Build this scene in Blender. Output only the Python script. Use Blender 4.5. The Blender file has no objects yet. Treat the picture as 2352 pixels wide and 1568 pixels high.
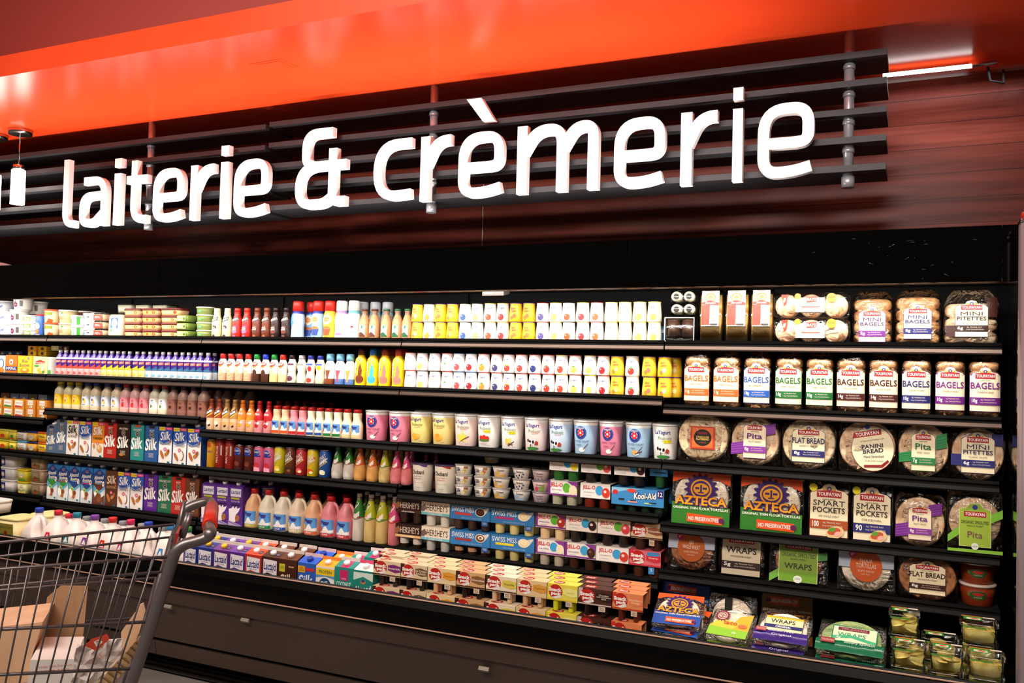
import bpy, bmesh, math, random
from mathutils import Vector, Matrix
from mathutils.geometry import tessellate_polygon
random.seed(7)
S = bpy.context.scene
COL = S.collection
# ------------------------------------------------------------------ camera
FPX, EYE = 2024.0, 1.52
YAW, PITCH, ROLL = math.radians(24.838), math.radians(1.911), math.radians(1.463)
CP = Vector((4.613, -3.518, EYE))
fw = Vector((-math.sin(YAW)*math.cos(PITCH), math.cos(YAW)*math.cos(PITCH), math.sin(PITCH)))
r0 = Vector((math.cos(YAW), math.sin(YAW), 0)); u0 = r0.cross(fw)
RT = r0*math.cos(ROLL)+u0*math.sin(ROLL); UP = -r0*math.sin(ROLL)+u0*math.cos(ROLL)
cd = bpy.data.cameras.new('camera'); cam = bpy.data.objects.new('camera', cd); COL.objects.link(cam)
cd.sensor_width = 36; cd.lens = FPX*36/2352; cd.clip_start = .05
cam.matrix_world = Matrix(((RT.x, UP.x, -fw.x, CP.x), (RT.y, UP.y, -fw.y, CP.y), (RT.z, UP.z, -fw.z, CP.z), (0, 0, 0, 1)))
S.camera = cam
# ------------------------------------------------------------------ exposure, world, lights
S.view_settings.view_transform = 'Standard'; S.view_settings.look = 'None'
S.view_settings.exposure = 0.0; S.view_settings.gamma = 1.0; S.view_settings.use_curve_mapping = False
W = bpy.data.worlds.new('store'); S.world = W; W.use_nodes = True
W.node_tree.nodes['Background'].inputs[0].default_value = (1, .80, .66, 1)
W.node_tree.nodes['Background'].inputs[1].default_value = .13
def area(name, loc, d, sx, sy, power, col, spread=180):
    l = bpy.data.lights.new(name, 'AREA'); l.shape = 'RECTANGLE'; l.size = sx; l.size_y = sy
    l.energy = power; l.color = col; l.spread = math.radians(spread)
    o = bpy.data.objects.new(name, l); COL.objects.link(o); o.location = loc
    z = -Vector(d).normalized(); x = Vector((1, 0, 0)); x = (x-z*x.dot(z)).normalized(); y = z.cross(x)
    o.matrix_world = Matrix(((x.x, y.x, z.x, loc[0]), (x.y, y.y, z.y, loc[1]), (x.z, y.z, z.z, loc[2]), (0, 0, 0, 1)))
    return o
area('canopy_lamp', (2.2, -.235, EYE+.352), (0, .42, -1), 6.6, .05, 54, (1, .92, .84), 170)      # tubes under the case canopy
area('cove_lamp', (1.45, -.262, EYE+.515), (0, -.05, 1), 5.1, .03, 44, (1, .93, .88), 150)       # uplight behind the fascia lip
area('aisle_lamp', (2.6, -4.6, 4.6), (0, .75, -1), 7, 1.2, 130, (1, .84, .72), 92)            # store lighting behind the camera
area('sign_fill', (2.9, -4.5, 3.3), (0, 1, -.15), 4.2, .25, 17, (1, .93, .90), 40)                  # added fill that whitens the sign letters, not a known fixture
area('strip_lamp', (4.70, .50, EYE+1.285), (0, .1, -1), .62, .02, 2.2, (1, .97, 1), 170)        # bare strip at the wall
# ------------------------------------------------------------------ pixel helpers (where things stand on their shelves)
def proj(P):
    d = Vector(P)-CP; z = d.dot(fw); return 1176+FPX*d.dot(RT)/z, 784-FPX*d.dot(UP)/z
def Xat(px, Y, z):
    a, b = -4.0, 6.5
    for _ in range(40):
        m = (a+b)/2
        if proj((m, Y, z))[0] < px: a = m
        else: b = m
    return (a+b)/2
def ray(px, py): return fw+(px-1176)/FPX*RT-(py-784)/FPX*UP
def onP(px, py, P, N):
    d = ray(px, py); t = (Vector(P)-CP).dot(Vector(N))/d.dot(Vector(N)); return CP+d*t
def onZ(px, py, z): return onP(px, py, (0, 0, z), (0, 0, 1))
def onY(px, py, y): return onP(px, py, (0, y, 0), (0, 1, 0))
# ------------------------------------------------------------------ materials
MATS = {}
def lin(h):
    h = h.lstrip('#'); c = [int(h[i:i+2], 16)/255 for i in (0, 2, 4)]
    return [x/12.92 if x <= .04045 else ((x+.055)/1.055)**2.4 for x in c]
def mat(h, rough=.42, metal=0, coat=0, emis=0, name=None):
    k = (h, rough, metal, coat, emis)
    if k in MATS: return MATS[k]
    m = bpy.data.materials.new(name or 'paint_'+h.strip('#')); m.use_nodes = True
    b = m.node_tree.nodes['Principled BSDF']; c = lin(h)
    b.inputs['Base Color'].default_value = (*c, 1); b.inputs['Roughness'].default_value = rough
    b.inputs['Metallic'].default_value = metal
    if coat: b.inputs['Coat Weight'].default_value = coat; b.inputs['Coat Roughness'].default_value = .08
    if emis:
        b.inputs['Emission Color'].default_value = (*c, 1); b.inputs['Emission Strength'].default_value = emis
    MATS[k] = m; return m
def mk(v):
    return v if isinstance(v, bpy.types.Material) else mat(v)
def nodes(name):
    m = bpy.data.materials.new(name); m.use_nodes = True; nt = m.node_tree
    return m, nt, nt.nodes['Principled BSDF'], nt.nodes.new, nt.links.new
def noisy(name, c1, c2, scale=(8, 8, 8), rough=.5, detail=4, bump=0, lo=.35, hi=.65, coat=0):
    m, nt, b, N, L = nodes(name)
    tc = N('ShaderNodeTexCoord'); mp = N('ShaderNodeMapping'); mp.inputs['Scale'].default_value = scale
    nz = N('ShaderNodeTexNoise'); nz.inputs['Detail'].default_value = detail; nz.inputs['Scale'].default_value = 1
    cr = N('ShaderNodeValToRGB'); cr.color_ramp.elements[0].position = lo; cr.color_ramp.elements[1].position = hi
    cr.color_ramp.elements[0].color = (*lin(c1), 1); cr.color_ramp.elements[1].color = (*lin(c2), 1)
    L(tc.outputs['Object'], mp.inputs[0]); L(mp.outputs[0], nz.inputs['Vector']); L(nz.outputs['Fac'], cr.inputs[0]); L(cr.outputs[0], b.inputs['Base Color'])
    b.inputs['Roughness'].default_value = rough
    if coat: b.inputs['Coat Weight'].default_value = coat
    if bump:
        bp = N('ShaderNodeBump'); bp.inputs['Strength'].default_value = bump; bp.inputs['Distance'].default_value = .004
        L(nz.outputs['Fac'], bp.inputs['Height']); L(bp.outputs[0], b.inputs['Normal'])
    return m
def film(name, tint=(1, 1, 1), base=.035, scale=16, bump=.6):
    m, nt, b, N, L = nodes(name); nt.nodes.remove(b)
    out = nt.nodes['Material Output']; tr = N('ShaderNodeBsdfTransparent'); tr.inputs[0].default_value = (*tint, 1)
    gl = N('ShaderNodeBsdfGlossy'); gl.inputs['Roughness'].default_value = .13
    mx = N('ShaderNodeMixShader'); fr = N('ShaderNodeFresnel'); ad = N('ShaderNodeMath'); ad.operation = 'ADD'; ad.inputs[1].default_value = base; ad.use_clamp = True
    fr.inputs[0].default_value = 1.4
    tc = N('ShaderNodeTexCoord'); nz = N('ShaderNodeTexNoise'); nz.inputs['Scale'].default_value = scale; nz.inputs['Detail'].default_value = 3; nz.inputs['Distortion'].default_value = 1.5
    bp = N('ShaderNodeBump'); bp.inputs['Strength'].default_value = bump; bp.inputs['Distance'].default_value = .03
    L(tc.outputs['Object'], nz.inputs['Vector']); L(nz.outputs['Fac'], bp.inputs['Height'])
    for q in (gl, fr): L(bp.outputs[0], q.inputs['Normal'])
    L(fr.outputs[0], ad.inputs[0]); L(ad.outputs[0], mx.inputs[0]); L(tr.outputs[0], mx.inputs[1]); L(gl.outputs[0], mx.inputs[2]); L(mx.outputs[0], out.inputs[0])
    return m
FILM = film('clear_crinkled_film'); CLEAR = film('clear_plastic', (.95, .97, .93), .05, 6, .25)
BAGEL = noisy('bagel_crust', '#9a5f2c', '#e0b27c', (30, 30, 40), .45, bump=.3)
BREAD = noisy('pita_bread', '#c99d74', '#ecd5b5', (40, 40, 40), .7, bump=.3)
FLATB = noisy('flat_bread', '#9a6a42', '#e6cfa8', (60, 60, 60), .7, lo=.3, hi=.5, bump=.3)
WHEAT = noisy('wheat_bread', '#7d4a2c', '#b3784c', (50, 50, 50), .7, bump=.3)
TORT = noisy('flour_tortilla', '#dcc7a8', '#f0e6d4', (50, 50, 50), .7, lo=.3, hi=.5)
PASTA = noisy('fresh_pasta', '#d8b848', '#fae890', (30, 30, 30), .5, bump=.4)
CARD = noisy('brown_cardboard', '#9c7654', '#b08a66', (20, 20, 3), .8)
TAN = noisy('tan_cardboard', '#c89f7c', '#d6b090', (20, 20, 3), .8)
BLACK = mat('#020202', .06, name='black_enamel'); BLACK.node_tree.nodes['Principled BSDF'].inputs['Specular IOR Level'].default_value = .15; MATTE = mat('#060505', .85, name='black_matte')
CHROME = mat('#b8b4b0', .22, 1, name='brushed_metal'); SILVER = mat('#c9c9cc', .2, 1, name='can_end')
# ------------------------------------------------------------------ mesh builder
class MB:
    def __init__(s): s.v = []; s.f = []; s.mi = []; s.sm = []; s.ml = []
    def mid(s, m):
        m = mk(m)
        if m not in s.ml: s.ml.append(m)
        return s.ml.index(m)
    def add(s, vs, fs, m, smooth=False):
        b = len(s.v); s.v += [tuple(v) for v in vs]; i = s.mid(m)
        for f in fs: s.f.append([b+k for k in f]); s.mi.append(i); s.sm.append(smooth)
        return s
    def box(s, x0, x1, y0, y1, z0, z1, m):
        v = [(x, y, z) for z in (z0, z1) for y in (y0, y1) for x in (x0, x1)]
        return s.add(v, [(0, 2, 3, 1), (4, 5, 7, 6), (0, 1, 5, 4), (2, 6, 7, 3), (0, 4, 6, 2), (1, 3, 7, 5)], m)
    def prism(s, prof, x0, x1, m, closed=True):    # profile in (y,z) extruded along x
        n = len(prof); v = [(x0, y, z) for y, z in prof]+[(x1, y, z) for y, z in prof]
        fs = [(i, (i+1) % n, n+(i+1) % n, n+i) for i in range(n if closed else n-1)]
        if closed: fs += [tuple(range(n))[::-1], tuple(range(n, 2*n))]
        return s.add(v, fs, m)
    def loft(s, secs, m, N=20, capb=True, capt=True, cx=0, cy=0, fn=None):
        # secs: (z, hw, hd, n); m: material or list of (ztop, material)
        bands = m if isinstance(m, list) else [(1e9, m)]
        if len(bands) > 1:
            out = []
            for a, b in zip(secs, secs[1:]):
                out.append(a)
                for zt, _ in bands:
                    if a[0]+1e-5 < zt < b[0]-1e-5:
                        t = (zt-a[0])/(b[0]-a[0]); out.append(tuple(a[i]+(b[i]-a[i])*t for i in range(4)))
            secs = out+[secs[-1]]
        rings = []
        for z, hw, hd, n in secs:
            R = []
            for k in range(N):
                a = 2*math.pi*(k+.5)/N; c, q = math.cos(a), math.sin(a)
                x = hw*math.copysign(abs(c)**(2/n), c); y = hd*math.copysign(abs(q)**(2/n), q); zz = z
                if fn: x, y, zz = fn(x, y, zz)
                R.append((cx+x, cy+y, zz))
            rings.append(R)
        def bm_(z):
            for zt, q in bands:
                if z < zt-1e-6: return q
            return bands[-1][1]
        for (a, b, sa, sb) in zip(rings, rings[1:], secs, secs[1:]):
            s.add(a+b, [(i, (i+1) % N, N+(i+1) % N, N+i) for i in range(N)], bm_((sa[0]+sb[0])/2), True)
        if capb: s.add(rings[0], [tuple(range(N))[::-1]], bm_(secs[0][0]))
        if capt: s.add(rings[-1], [tuple(range(N))], bm_(secs[-1][0]-1e-4))
        return s
    def tube(s, pts, r, m, N=8):
        pts = [Vector(p) for p in pts]; rings = []; up = None
        for i, p in enumerate(pts):
            d = (pts[min(i+1, len(pts)-1)]-pts[max(i-1, 0)]).normalized()
            if up is None: up = d.orthogonal().normalized()
            up = (up-d*up.dot(d)).normalized(); q = d.cross(up)
            rings.append([p+(up*math.cos(2*math.pi*k/N)+q*math.sin(2*math.pi*k/N))*r for k in range(N)])
        for a, b in zip(rings, rings[1:]): s.add(a+b, [(i, (i+1) % N, N+(i+1) % N, N+i) for i in range(N)], m, True)
        s.add(rings[0], [tuple(range(N))[::-1]], m); s.add(rings[-1], [tuple(range(N))], m)
        return s
    def obj(s, name, parent=None, loc=None, label=None):
        me = bpy.data.meshes.new(name); me.from_pydata(s.v, [], s.f)
        for m in s.ml: me.materials.append(m)
        me.polygons.foreach_set('material_index', s.mi); me.polygons.foreach_set('use_smooth', s.sm)
        me.validate(); me.update()
        bm = bmesh.new(); bm.from_mesh(me); bmesh.ops.remove_doubles(bm, verts=bm.verts, dist=1e-6) if len(s.v) < 60000 and not getattr(s, 'keep', 0) else None
        if not getattr(s, 'keep', 0): bmesh.ops.recalc_face_normals(bm, faces=bm.faces)
        bm.to_mesh(me); bm.free()
        o = bpy.data.objects.new(name, me); COL.objects.link(o)
        if parent: o.parent = parent
        if loc: o.location = loc
        if label: o['label'] = label
        return o
def fillet(pts, n=6):      # pts: (x,y[,z], r) -> rounded polyline
    out = []; P = [Vector(p[:-1]) for p in pts]
    for i, p in enumerate(P):
        r = pts[i][-1]
        if i in (0, len(P)-1) or r <= 0: out.append(p); continue
        a = P[i-1]-p; b = P[i+1]-p; la, lb = a.length, b.length; a /= la; b /= lb
        t = min(r, la*.5 if i > 1 else la*.95, lb*.5 if i < len(P)-2 else lb*.95)
        A, B = p+a*t, p+b*t
        for k in range(n+1):
            q = k/n; out.append(A*(1-q)**2+p*2*q*(1-q)+B*q*q)
    res = [out[0]]
    for q in out[1:]:
        if (q-res[-1]).length > 2e-3: res.append(q)
    return res
# ------------------------------------------------------------------ label art: 2D shapes laid on a surface
TX = {}
def txt(s, bold=0):
    if 'M' in s: bold = 0
    if (s, bold) in TX: return TX[(s, bold)]
    c = bpy.data.curves.new('t', 'FONT'); c.body = s; c.size = 1; c.resolution_u = 2; c.fill_mode = 'FRONT'; c.offset = bold
    c.space_line = .82; c.align_x = 'CENTER'
    o = bpy.data.objects.new('t', c); COL.objects.link(o)
    me = o.evaluated_get(bpy.context.evaluated_depsgraph_get()).to_mesh()
    V = [(v.co.x, v.co.y) for v in me.vertices]; me.calc_loop_triangles(); F = [tuple(t.vertices) for t in me.loop_triangles]
    x0 = min(v[0] for v in V); x1 = max(v[0] for v in V); y0 = min(v[1] for v in V); y1 = max(v[1] for v in V)
    V = [((x-x0)/(x1-x0)-.5, (y-y0)/(y1-y0)-.5) for x, y in V]
    o.evaluated_get(bpy.context.evaluated_depsgraph_get()).to_mesh_clear(); bpy.data.objects.remove(o); bpy.data.curves.remove(c)
    TX[(s, bold)] = (V, F); return V, F
def T(s, cx, cy, w, h, col, bold=.02, sh=0, rot=0): return ('t', s, cx, cy, w, h, col, bold, sh, rot)
def Rc(x0, y0, x1, y1, col): return ('p', [(x0, y0), (x1, y0), (x1, y1), (x0, y1)], col)
def El(cx, cy, rx, ry, col, n=14, rot=0):
    c, s = math.cos(rot), math.sin(rot)
    return ('p', [(cx+rx*math.cos(a)*c-ry*math.sin(a)*s, cy+rx*math.cos(a)*s+ry*math.sin(a)*c) for a in [2*math.pi*k/n for k in range(n)]], col)
def Pg(pts, col): return ('p', pts, col)
def art(mb, shapes, mp, maxd=None, off0=.0006, step=.00018):
    mb.keep = 1
    for li, sh in enumerate(shapes):
        off = off0+step*li
        if sh[0] == 'p':
            P = sh[1]; col = sh[2]; V = list(P); F = [tuple(t) for t in tessellate_polygon([[Vector((a, b, 0)) for a, b in P]])]
        else:
            _, s, cx, cy, w, h, col, bold, shr, rot = sh
            V0, F = txt(s, bold); c, q = math.cos(rot), math.sin(rot); V = []
            for x, y in V0:
                x, y = x*w+shr*y*h, y*h; V.append((cx+x*c-y*q, cy+x*q+y*c))
        tris = [[V[i] for i in f] for f in F]
        if maxd:
            out = []; st = tris
            while st:
                t = st.pop(); L = [(t[i][0]-t[(i+1) % 3][0])**2+((t[i][1]-t[(i+1) % 3][1])*.4)**2 for i in range(3)]; k = L.index(max(L))
                if L[k] > maxd*maxd:
                    a, b, c_ = t[k], t[(k+1) % 3], t[(k+2) % 3]; m = ((a[0]+b[0])/2, (a[1]+b[1])/2); st.append([a, m, c_]); st.append([m, b, c_])
                else: out.append(t)
            tris = out
        vs = []; fs = []
        for t in tris:
            ar = (t[1][0]-t[0][0])*(t[2][1]-t[0][1])-(t[2][0]-t[0][0])*(t[1][1]-t[0][1])
            if ar < 0: t = [t[0], t[2], t[1]]
            b = len(vs); vs += [mp(u, v, off) for u, v in t]; fs.append((b, b+1, b+2))
        mb.add(vs, fs, col)
    return mb
def planar(y): return lambda u, v, off: (u, y-off, v)
def sec_at(secs, v):
    for a, b in zip(secs, secs[1:]):
        if a[0] <= v <= b[0] and b[0] > a[0]:
            t = (v-a[0])/(b[0]-a[0]); return [a[i]+(b[i]-a[i])*t for i in range(4)]
    return list(secs[0] if v < secs[0][0] else secs[-1])
def arc(secs):
    R = max(q[1] for q in secs)
    def f(u, v, off):
        r = sec_at(secs, v)[1]+off; a = u/R; return (r*math.sin(a), -r*math.cos(a), v)
    return f
def front(secs):
    def f(u, v, off):
        z, hw, hd, n = sec_at(secs, v); t = min(.98, abs(u)/hw); return (u, -(hd*(1-t**n)**(1/n))-off, v)
    return f
# ------------------------------------------------------------------ things
def empty(name, loc=(0, 0, 0), rz=0):
    o = bpy.data.objects.new(name, None); COL.objects.link(o); o.location = loc; o.rotation_euler[2] = rz; o.empty_display_size = .05; return o
def tag(o, label, cat, group=None):
    o['label'] = label; o['category'] = cat
    if group: o['group'] = group
    return o
def struct(o): o['kind'] = 'structure'; return o
PROTO = {}; PLACED = []; LATER = []
def copy_tree(o, parent=None):
    c = o.copy(); COL.objects.link(c); c.parent = parent
    for ch in o.children: copy_tree(ch, c)
    return c
def put(key, name, cat, desc, where, x, y, z, build, layer='', rz=0, tilt=0):
    if build is None and key not in PROTO:
        LATER.append((key, name, cat, desc, where, x, y, z, build, layer, rz, tilt)); return
    if key in PROTO: r = copy_tree(PROTO[key])
    else:
        r = empty(name); build(r); PROTO[key] = r
    r.location = (x, y, z); r.rotation_euler = (tilt, 0, rz); r['category'] = cat
    PLACED.append((r, desc, layer, where, x)); return r
ORD = 'first second third fourth fifth sixth seventh eighth ninth tenth eleventh twelfth thirteenth fourteenth fifteenth sixteenth seventeenth eighteenth nineteenth twentieth'.split()
def bbox(r):
    lo = [1e9]*3; hi = [-1e9]*3
    def rec(o, M):
        for ch in o.children:
            N = M @ ch.matrix_basis
            if ch.type == 'MESH':
                for c in ch.bound_box:
                    p = N @ Vector(c)
                    for i in range(3): lo[i] = min(lo[i], p[i]); hi[i] = max(hi[i], p[i])
            rec(ch, N)
    rec(r, r.matrix_basis); return lo, hi
def settle():
    # nothing on a shelf may run into its neighbour, the row behind or the shelf above
    T_ = {'top': 0, 'second': 1, 'third': 2, 'fourth': 3, 'fifth': 4}
    for r, d, l, w, x in PLACED:
        lo, hi = bbox(r); t = w.split()[2] if 'shelf' in w else None
        if t in T_ and T_[t] > 0:
            up = tiers[T_[t]-1]; tops = [EYE+SZ[k]-.0185 for i, k in enumerate(up) if hi[0] > jx(T_[t]-1, i, SZ[k])+.003 and lo[0] < jx(T_[t]-1, i+1, SZ[k])-.003]
            if tops and hi[2] > min(tops) and lo[2] < min(tops)-.02: r.scale[2] *= (min(tops)-.001-lo[2])/(hi[2]-lo[2])
    for w in {p[3] for p in PLACED}:
        it = [[p[0], *bbox(p[0])] for p in PLACED if p[3] == w]
        for _ in range(3):
            it.sort(key=lambda q: q[1][1])
            for i, a in enumerate(it):
                for b in it[i+1:]:
                    if b[1][1] > a[2][1]: break
                    ox = min(a[2][0], b[2][0])-max(a[1][0], b[1][0]); oy = a[2][1]-b[1][1]; oz = min(a[2][2], b[2][2])-max(a[1][2], b[1][2])
                    wx = min(a[2][0]-a[1][0], b[2][0]-b[1][0]); dy = min(a[2][1]-a[1][1], b[2][1]-b[1][1])
                    if ox > .25*wx and oz > .004 and 0 < oy < .55*dy and b[2][1]+oy < .58:
                        b[0].location[1] += oy+.0006; b[1][1] += oy+.0006; b[2][1] += oy+.0006
        it.sort(key=lambda q: q[1][0]); cut = {}
        for i, a in enumerate(it):
            for b in it[i+1:]:
                if b[1][0] > a[2][0]: break
                oy = min(a[2][1], b[2][1])-max(a[1][1], b[1][1]); oz = min(a[2][2], b[2][2])-max(a[1][2], b[1][2]); o = a[2][0]-b[1][0]
                if oy > .003 and oz > .003 and 0 < o < .5*min(a[2][0]-a[1][0], b[2][0]-b[1][0]):
                    ca = cut.setdefault(id(a), [a, 0, 0]); cb = cut.setdefault(id(b), [b, 0, 0]); ca[2] = max(ca[2], o/2+.0004); cb[1] = max(cb[1], o/2+.0004)
        for a, cl, cr in cut.values():
            wd = a[2][0]-a[1][0]; nw = max(wd-cl-cr, wd*.84); k = nw/wd
            r = a[0]; r.location[0] += (cl-cr)/2
            if abs(r.rotation_euler[2]) > 1: r.scale[1] *= k
            else: r.scale[0] *= k
def finish_labels():
    for a in LATER: put(*a)
    settle()
    G = {}
    for r, d, l, w, x in PLACED: G.setdefault((d, l, w), []).append((x, r))
    for (d, l, w), L in G.items():
        L.sort(key=lambda t: t[0]); n = len(L)
        for i, (x, r) in enumerate(L):
            if n == 1: o = ''
            elif i == 0: o = 'leftmost '
            elif i == n-1: o = 'rightmost '
            elif i <= n//2: o = ORD[i]+' from left, '
            else: o = ORD[n-1-i]+' from right, '
            q = [d, (l+' ' if l else '')+w]
            s = (o+q[0]+' '+q[1]) if n > 1 else q[0]+' '+q[1]
            r['label'] = s.strip().replace('  ', ' ')
            if n > 1: r['group'] = 'row of alike: '+d+', '+(l+' ' if l else '')+w
# ================================================================== the setting
WY, CZ = .68, EYE+1.326      # wood wall plane, ceiling height
XL, XR = -4.0, 7.0
def wood():
    m, nt, b, N, L = nodes('reddish_wood_laminate')
    tc = N('ShaderNodeTexCoord'); mp = N('ShaderNodeMapping'); mp.inputs['Scale'].default_value = (1.2, 1, 26)
    nz = N('ShaderNodeTexNoise'); nz.inputs['Scale'].default_value = 1; nz.inputs['Detail'].default_value = 6; nz.inputs['Roughness'].default_value = .65
    cr = N('ShaderNodeValToRGB'); cr.color_ramp.elements[0].position = .3; cr.color_ramp.elements[1].position = .75
    cr.color_ramp.elements[0].color = (*lin('#521c14'), 1); cr.color_ramp.elements[1].color = (*lin('#8e4232'), 1)
    sp = N('ShaderNodeSeparateXYZ'); md = N('ShaderNodeMath'); md.operation = 'PINGPONG'; md.inputs[1].default_value = .055
    lt = N('ShaderNodeMath'); lt.operation = 'LESS_THAN'; lt.inputs[1].default_value = .0012
    fl = N('ShaderNodeMath'); fl.operation = 'SNAP'; fl.inputs[1].default_value = .11
    wn = N('ShaderNodeTexWhiteNoise'); wn.noise_dimensions = '1D'
    mr = N('ShaderNodeMapRange'); mr.inputs[3].default_value = .72; mr.inputs[4].default_value = 1.15
    mx = N('ShaderNodeMix'); mx.data_type = 'RGBA'; mx.blend_type = 'MULTIPLY'; mx.inputs[0].default_value = 1
    m2 = N('ShaderNodeMix'); m2.data_type = 'RGBA'; m2.inputs[7].default_value = (*lin('#2a100c'), 1)
    L(tc.outputs['Object'], mp.inputs[0]); L(mp.outputs[0], nz.inputs['Vector']); L(nz.outputs['Fac'], cr.inputs[0])
    L(tc.outputs['Object'], sp.inputs[0]); L(sp.outputs[2], md.inputs[0]); L(md.outputs[0], lt.inputs[0])
    L(sp.outputs[2], fl.inputs[0]); L(fl.outputs[0], wn.inputs['W']); L(wn.outputs[0], mr.inputs[0])
    L(cr.outputs[0], mx.inputs[6]); L(mr.outputs[0], mx.inputs[7]); L(mx.outputs[2], m2.inputs[6]); L(lt.outputs[0], m2.inputs[0]); L(m2.outputs[2], b.inputs['Base Color'])
    b.inputs['Roughness'].default_value = .3; b.inputs['Specular IOR Level'].default_value = .07
    return m
WOOD = wood()
REDP = noisy('red_orange_ceiling_paint', '#f0471f', '#f44d24', (1, 1, 1), .24, 2, coat=0)
REDP.node_tree.nodes['Principled BSDF'].inputs['Specular IOR Level'].default_value = .3
tile = noisy('grey_floor_tile', '#77706c', '#8b8580', (3, 3, 3), .35)
struct(MB().box(XL, XR, -8, 1, -.05, 0, tile).obj('floor'))
struct(MB().box(XL, XR, WY, WY+.1, 0, CZ, WOOD).obj('wall_back'))
YS = onZ(465, 95, CZ).y      # front edge of the soffit
struct(MB().box(XL, XR, YS, WY+.1, CZ, CZ+.1, REDP).obj('ceiling'))
struct(MB().box(XL, XR, YS, YS+.02, CZ+.1, CZ+1.6, mat('#8f2417', .45, name='shaded_red_paint')).obj('wall_soffit'))  # shade on the soffit front is put into a darker red
struct(MB().box(XL, XR, WY-.006, WY, CZ-.012, CZ, CHROME).obj('trim_1'))
x1108 = onY(1108, 556, WY).x
struct(MB().box(x1108-.002, x1108+.002, WY-.004, WY, 0, CZ-.3, mat('#b9a7a0', .5)).obj('trim_2'))
# thin access panel on the ceiling
p = onZ(630, 151, CZ); t = empty('ceiling_panel', (p.x, p.y, CZ)); tag(t, 'small red square access cover flush on the bright ceiling', 'panel')
MB().box(-.09, .09, -.06, .06, -.0015, 0, REDP).obj('cover', t); MB().box(-.07, .07, -.045, .045, -.003, -.0015, REDP).obj('inner_plate', t)
# pendant lamps
def pendant(px, py, full, label):
    p = onZ(px, py, CZ); t = empty('pendant_lamp', p); tag(t, label, 'lamp', 'white cylinder pendants by the sign')
    MB().loft([(-.03, .062, .062, 2), (0, .066, .066, 2)], CHROME, 24).obj('ceiling_rose', t)
    v = (cam.location-p).length; k = FPX/((p-CP).dot(fw))
    zt = -(380-298)/k; zb = -(470-298)/k; r = 15/k
    MB().tube([(0, 0, -.03), (0, 0, zt)], .004, CHROME).obj('cord', t)
    MB().loft([(zt-.03, r*.8, r*.8, 2), (zt, r*.8, r*.8, 2)], CHROME, 20).obj('cap', t)
    MB().loft([(zb, r, r, 2), (zt-.03, r*.97, r*.97, 2)], mat('#fff6ea', .5, emis=9, name='lit_glass'), 24).obj('lamp_shade', t)
pendant(47, 298, 1, 'white glowing cylinder pendant lamp hanging left of the big letters')
pendant(-9, 309, 0, 'pendant lamp at the left edge, only its ceiling disc in view')
# strip light near the wall
t = empty('strip_light', (4.60, .50, CZ-.03)); tag(t, 'thin white fluorescent strip light on ceiling right of the slatted sign', 'lamp')
xe = onP(2290, 131, (0, .5, 0), (0, 1, 0)).x-4.6
MB().tube([(onP(2028, 160, (0, .5, 0), (0, 1, 0)).x-4.6, 0, 0), (xe-.09, 0, 0)], .009, mat('#ffffff', .4, emis=5, name='lit_tube')).obj('lamp_tube', t)
MB().tube([(xe-.09, 0, 0), (xe, 0, .004)], .009, CHROME).obj('end_cap', t)
MB().box(xe-.10, xe+.02, .03, .08, .005, .03, REDP).obj('bracket', t)
MB().tube([(xe-.03, .05, .01), (xe-.02, .06, -.05), (xe+.03, .08, -.06), (xe+.03, .1, .0)], .005, MATTE).obj('cable', t)
# ================================================================== hanging sign
def slat_mat():
    return noisy('dark_grey_slat', '#262528', '#302e31', (3, 3, 40), .55)
SL = slat_mat(); SY0, SY1 = -.02, .20
sx0 = XL+.3; sxm = onY(613, 330, SY0).x; sx1 = onY(2036, 260, SY0).x
POLE = mat('#b4b4ba', .32, .45, name='pole_metal')
t = empty('hanging_sign', (3, .03, CZ)); tag(t, 'big white letters on dark horizontal slats hung from the red ceiling', 'sign')
zt = onY(2035, 110, SY0).z; zb = onY(2035, 373, SY0).z
for k in range(5):
    z = zt+(zb-zt)*k/4
    m = MB().box(sxm+.012-3, sx1-3, SY0-.03, SY1-.03, z-.024-CZ, z-CZ, SL); m.obj('slat', t)
    MB().box(sx0-3, sxm-.012-3, SY0-.03, SY1-.03, z-.032-CZ, z-.008-CZ, SL).obj('slat', t)
for px, py in ((1952, 72), (999, 192), (350, 288)):
    x = onY(px, py, .03).x-3; zbot = onY(1952, 430, .03).z-CZ
    m = MB().loft([(zbot, .019, .019, 2), (0, .019, .019, 2)], POLE, 20)
    for k in range(5):
        z = zt+(zb-zt)*k/4-CZ; m.loft([(z-.05, .0225, .0225, 2), (z-.034, .0225, .0225, 2)], POLE, 20, cx=0)
    m.loft([(zbot-.002, .024, .024, 2), (zbot+.04, .024, .024, 2)], POLE, 20)
    o = m.obj('pole', t); o.location = (x, 0, 0)
LETM = mat('#fbf6f2', .35, name='white_letter_acrylic')
SW = .165
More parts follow.
